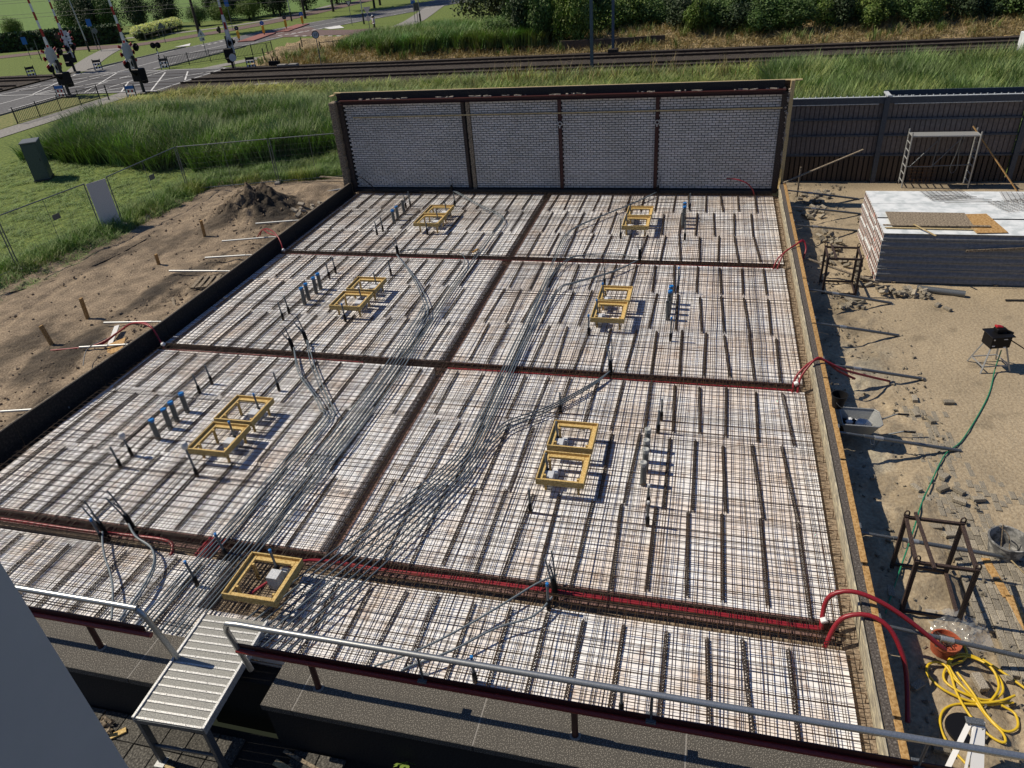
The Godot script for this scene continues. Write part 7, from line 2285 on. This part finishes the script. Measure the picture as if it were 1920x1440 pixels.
func left_side() -> void:
	var o := thing("utility_cabinet", "tall grey-green utility cabinet standing on the lawn at the left edge", "cabinet", V(-18.55, G, -2.95), "", 0.62)
	var g := Geo.new()
	g.bev(V(0, 0.95, 0), V(0.72, 1.8, 1.0), 0.015)
	part("body", g, M.cabinet_green, o)
	g = Geo.new()
	g.bev(V(0, 1.885, 0), V(0.78, 0.07, 1.06), 0.02)
	part("roof", g, M.galv, o)
	g = Geo.new()
	g.bev(V(0, 0.06, 0), V(0.78, 0.12, 1.06), 0.02)
	part("plinth", g, M.dark_iron, o)
	g = Geo.new()
	g.bev(V(0.0, 1.0, 0.51), V(0.62, 1.6, 0.012), 0.003)
	part("door", g, M.cabinet_green, o)
	g = Geo.new()
	g.bev(V(0.24, 1.05, 0.52), V(0.03, 0.12, 0.02), 0.004)
	part("lock", g, M.dark_iron, o)
	var k := 0
	for q: Array in [[-4.06, 10.9, 0.62, 0.06, "upright, right of the ruts"], [-3.95, 12.45, 0.52, -0.1, "at the end of the red pipe"], [-4.5, 6.9, 0.34, 0.02, "short, beside the pale prop before the heap"], [-4.4, 4.3, 0.6, 0.05, "upright, left of the heap"]]:
		g = Geo.new()
		g.beam(V(q[0], G - 0.1, q[1]), V(q[0] + q[3], G + q[2] + 0.1, q[1]), 0.12, 0.05)
		solo("wood_stake", g, M.orange_wood, "wooden stake in the bare soil, %s" % q[4], "stake", "stakes in the bare soil")
	g = Geo.new()
	g.bev(V(-1.95, -0.22, 12.25), V(0.16, 0.02, 0.95), 0.003, Basis.from_euler(V(0.25, 0.35, 0.2)))
	solo("board", g, M.off_white, "pale board lying across the soil beside the red pipes", "board")
	g = Geo.new()
	g.bev(V(-1.45, -0.22, 12.75), V(0.5, 0.02, 0.6), 0.003, Basis.from_euler(V(0.1, 0.5, 0.25)))
	solo("board", g, M.orange_wood, "tan board leaning on the left formwork below the pale board", "board")
	g = Geo.new()
	g.bev(V(-1.7, -0.3, 9.9), V(0.08, 0.03, 0.7), 0.003, Basis.from_euler(V(0.05, 0.7, 0.1)))
	solo("board", g, M.old_wood, "small grey plank on the soil left of the formwork", "board")
	o = thing("pallet", "old slatted pallet lying against the left formwork before the heap", "pallet", V(-1.25, -0.22, 8.6), "", 0.25)
	for i in 5:
		g = Geo.new()
		g.bev(V(-0.4 + i * 0.2, 0.06, 0), V(0.12, 0.02, 0.9), 0.003)
		part("slat", g, M.old_wood, o)
	for s: float in [-1, 1]:
		g = Geo.new()
		g.bev(V(0, 0.02, s * 0.38), V(0.95, 0.06, 0.08), 0.003)
		part("bearer", g, M.old_wood, o)
	for q: Array in [[-1.0, -2.0, -3.0, -2.6, "farther"], [-0.6, -1.6, -2.9, -2.0, "nearer"]]:
		g = Geo.new()
		g.beam(V(q[0], -0.18, q[1]), V(q[2], -0.25, q[3]), 0.1, 0.04)
		solo("timber", g, M.old_wood, "%s of two timbers lying beside the brick wall's left end" % q[4], "timber", "timbers at the wall's left end")
	for i in 14:
		g = Geo.new()
		g.bev(V(-1.35 + jit(0.6), -0.22 + absf(jit(0.1)), 1.7 + jit(0.8)), V(R.randf_range(0.12, 0.3), 0.1, 0.14), 0.012, Basis.from_euler(V(jit(0.5), jit(2), jit(0.5))))
		solo("stone", g, M.clinker, "broken stone in the heap between the soil mound and the formwork", "stone", "stones beside the soil mound")
	var xs: Array = []
	var cm := Geo.new()
	cm.col = Color(0.62, 0.61, 0.6)
	cm.bev(Vector3.ZERO, V(1, 0.7, 0.9), 0.25)
	for i in 7000:
		var x := R.randf_range(-9.0, -0.4)
		var z := R.randf_range(-2.0, 19.0)
		var d := exp(-(pow((x + 3.9) / 1.7, 2.0) + pow((z - 1.8) / 1.5, 2.0))) + 0.5 * sm(-4.0, -1.5, x)
		if R.randf() > 0.1 + d: continue
		var y := -0.44 + 0.2 * sm(-4.2, -1.0, x) * (0.6 + N(x, z, 0.4)) + 0.9 * exp(-(pow((x + 3.9) / 1.35, 2.0) + pow((z - 1.5) / 1.15, 2.0))) + N(x, z, 0.45) * 0.07
		xs.append(Transform3D(Basis.from_euler(V(jit(3), jit(3), jit(3))).scaled(Vector3.ONE * (0.012 + 0.1 * pow(R.randf(), 2.5))), V(x, y, z)))
	many("soil_clods", cm.mesh(), xs, PackedColorArray(), M.soil, "clods of earth scattered over the bare soil", "clods")
	g = Geo.new()
	g.tube(curve([V(-10.6, G + 0.02, 12.0), V(-8.9, G + 0.03, 10.0), V(-7.6, G + 0.03, 8.5), V(-6.9, G + 0.03, 6.6), V(-6.8, G + 0.02, 4.5)], 0.2), 0.018, 6)
	solo("soil_hose", g, M.sleeve, "thin dark hose lying along the rut in the bare soil", "hose")
	g = Geo.new()
	g.tube(curve([V(-1.6, -0.2, 13.8), V(-1.9, -0.05, 13.2), V(-1.7, 0.0, 12.7)], 0.1), 0.012, 6)
	solo("soil_cable", g, M.galv, "thin grey cable curving up from the soil to the formwork", "cable")

# ---------------------------------------------------------------- low paving before the ledge, and the wall beside the camera
func front_low() -> void:
	var y := -1.05
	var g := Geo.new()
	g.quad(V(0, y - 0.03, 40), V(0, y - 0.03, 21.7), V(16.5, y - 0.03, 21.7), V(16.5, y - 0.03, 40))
	struct("low_ground", g, M.ledge_shade)
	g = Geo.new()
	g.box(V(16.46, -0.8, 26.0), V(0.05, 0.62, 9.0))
	struct("low_ground_edge", g, M.ledge_shade)
	var pave := Node3D.new()
	pave.name = called("low_paving")
	pave.set_meta("kind", "structure")
	add_child(pave)
	var tm: Array = []
	for k in 3:
		var b := Geo.new()
		var t := 0.70 + 0.14 * k
		b.col = Color(t, t, t)
		b.bev(Vector3.ZERO, V(0.385, 0.05, 0.385), 0.006)
		tm.append(b.mesh())
	var k := 0
	for i in 30:
		for j in 8:
			var x := 3.6 + i * 0.4
			if (x > 7.9 and x < 8.5) or x > 9.5: continue  # tiles left out so the dark base stands for the ramp's shadow
			piece("tile", k, tm[R.randi() % 3], M.slate_tile, pave, Transform3D(Basis.from_euler(V(jit(0.012), jit(0.01), jit(0.012))), V(x, y + jit(0.004), 22.02 + j * 0.4)))
			k += 1
	for q: Array in [[5.75, 22.25, 0.55, 0.09, "yellow lath left of the gangway", M.pine], [7.2, 22.5, 0.7, 0.06, "pale lath lying between the gangway's legs", M.pale_wood], [8.95, 22.2, 1.1, 0.09, "pale plank on the low paving right of the gangway", M.pale_wood], [9.1, 22.05, 1.3, 0.05, "thin grey plank behind the pale one on the low paving", M.old_wood]]:
		g = Geo.new()
		g.bev(Vector3.ZERO, V(q[2], 0.025, q[3]), 0.004)
		var o := solo("lath", g, q[5], q[4], "lath", "wood on the low paving")
		o.position = V(q[0], y + 0.05, q[1])
		o.rotation.y = -0.25 if q[0] > 7 else 0.75
	g = Geo.new()
	for i in 22: g.bev(V(5.55 + jit(0.2), y + 0.06 + absf(jit(0.08)), 22.15 + jit(0.14)), V(R.randf_range(0.04, 0.16), 0.02, R.randf_range(0.04, 0.1)), 0.004, Basis.from_euler(V(jit(0.8), jit(2), jit(0.8))))
	solo("leaf_litter", g, M.old_wood, "little heap of dry leaves and scraps beside the lath", "litter").set_meta("kind", "stuff")
	var o := thing("weed", "small green weed growing from the foot of the ledge", "weed", V(10.35, -0.75, 21.82))
	g = Geo.new()
	for i in 7:
		var a := i * 0.9
		var d := V(cos(a), 0.5 + 0.3 * sin(i), absf(sin(a)) + 0.4).normalized()
		g.tri(Vector3.ZERO, d * 0.12 + V(0.035, 0, 0), d * 0.2)
		g.tri(Vector3.ZERO, d * 0.2, d * 0.12 - V(0.035, 0, 0))
	part("leaves", g, M.leaf_light, o)
	g = Geo.new()
	g.rod(V(0, -0.3, -0.02), V(0, 0, 0), 0.006, 5)
	part("stem", g, M.leaf, o)
	# smooth grey wall of the neighbouring house, close by on the left
	o = thing("house_wall", "smooth blue-grey house wall close to the viewer at the lower left", "wall")
	g = Geo.new()
	g.bev(V(9.0, 5.0, 29.75), V(5.96, 13.0, 8.0), 0.012)
	part("wall", g, M.wall_panel, o)
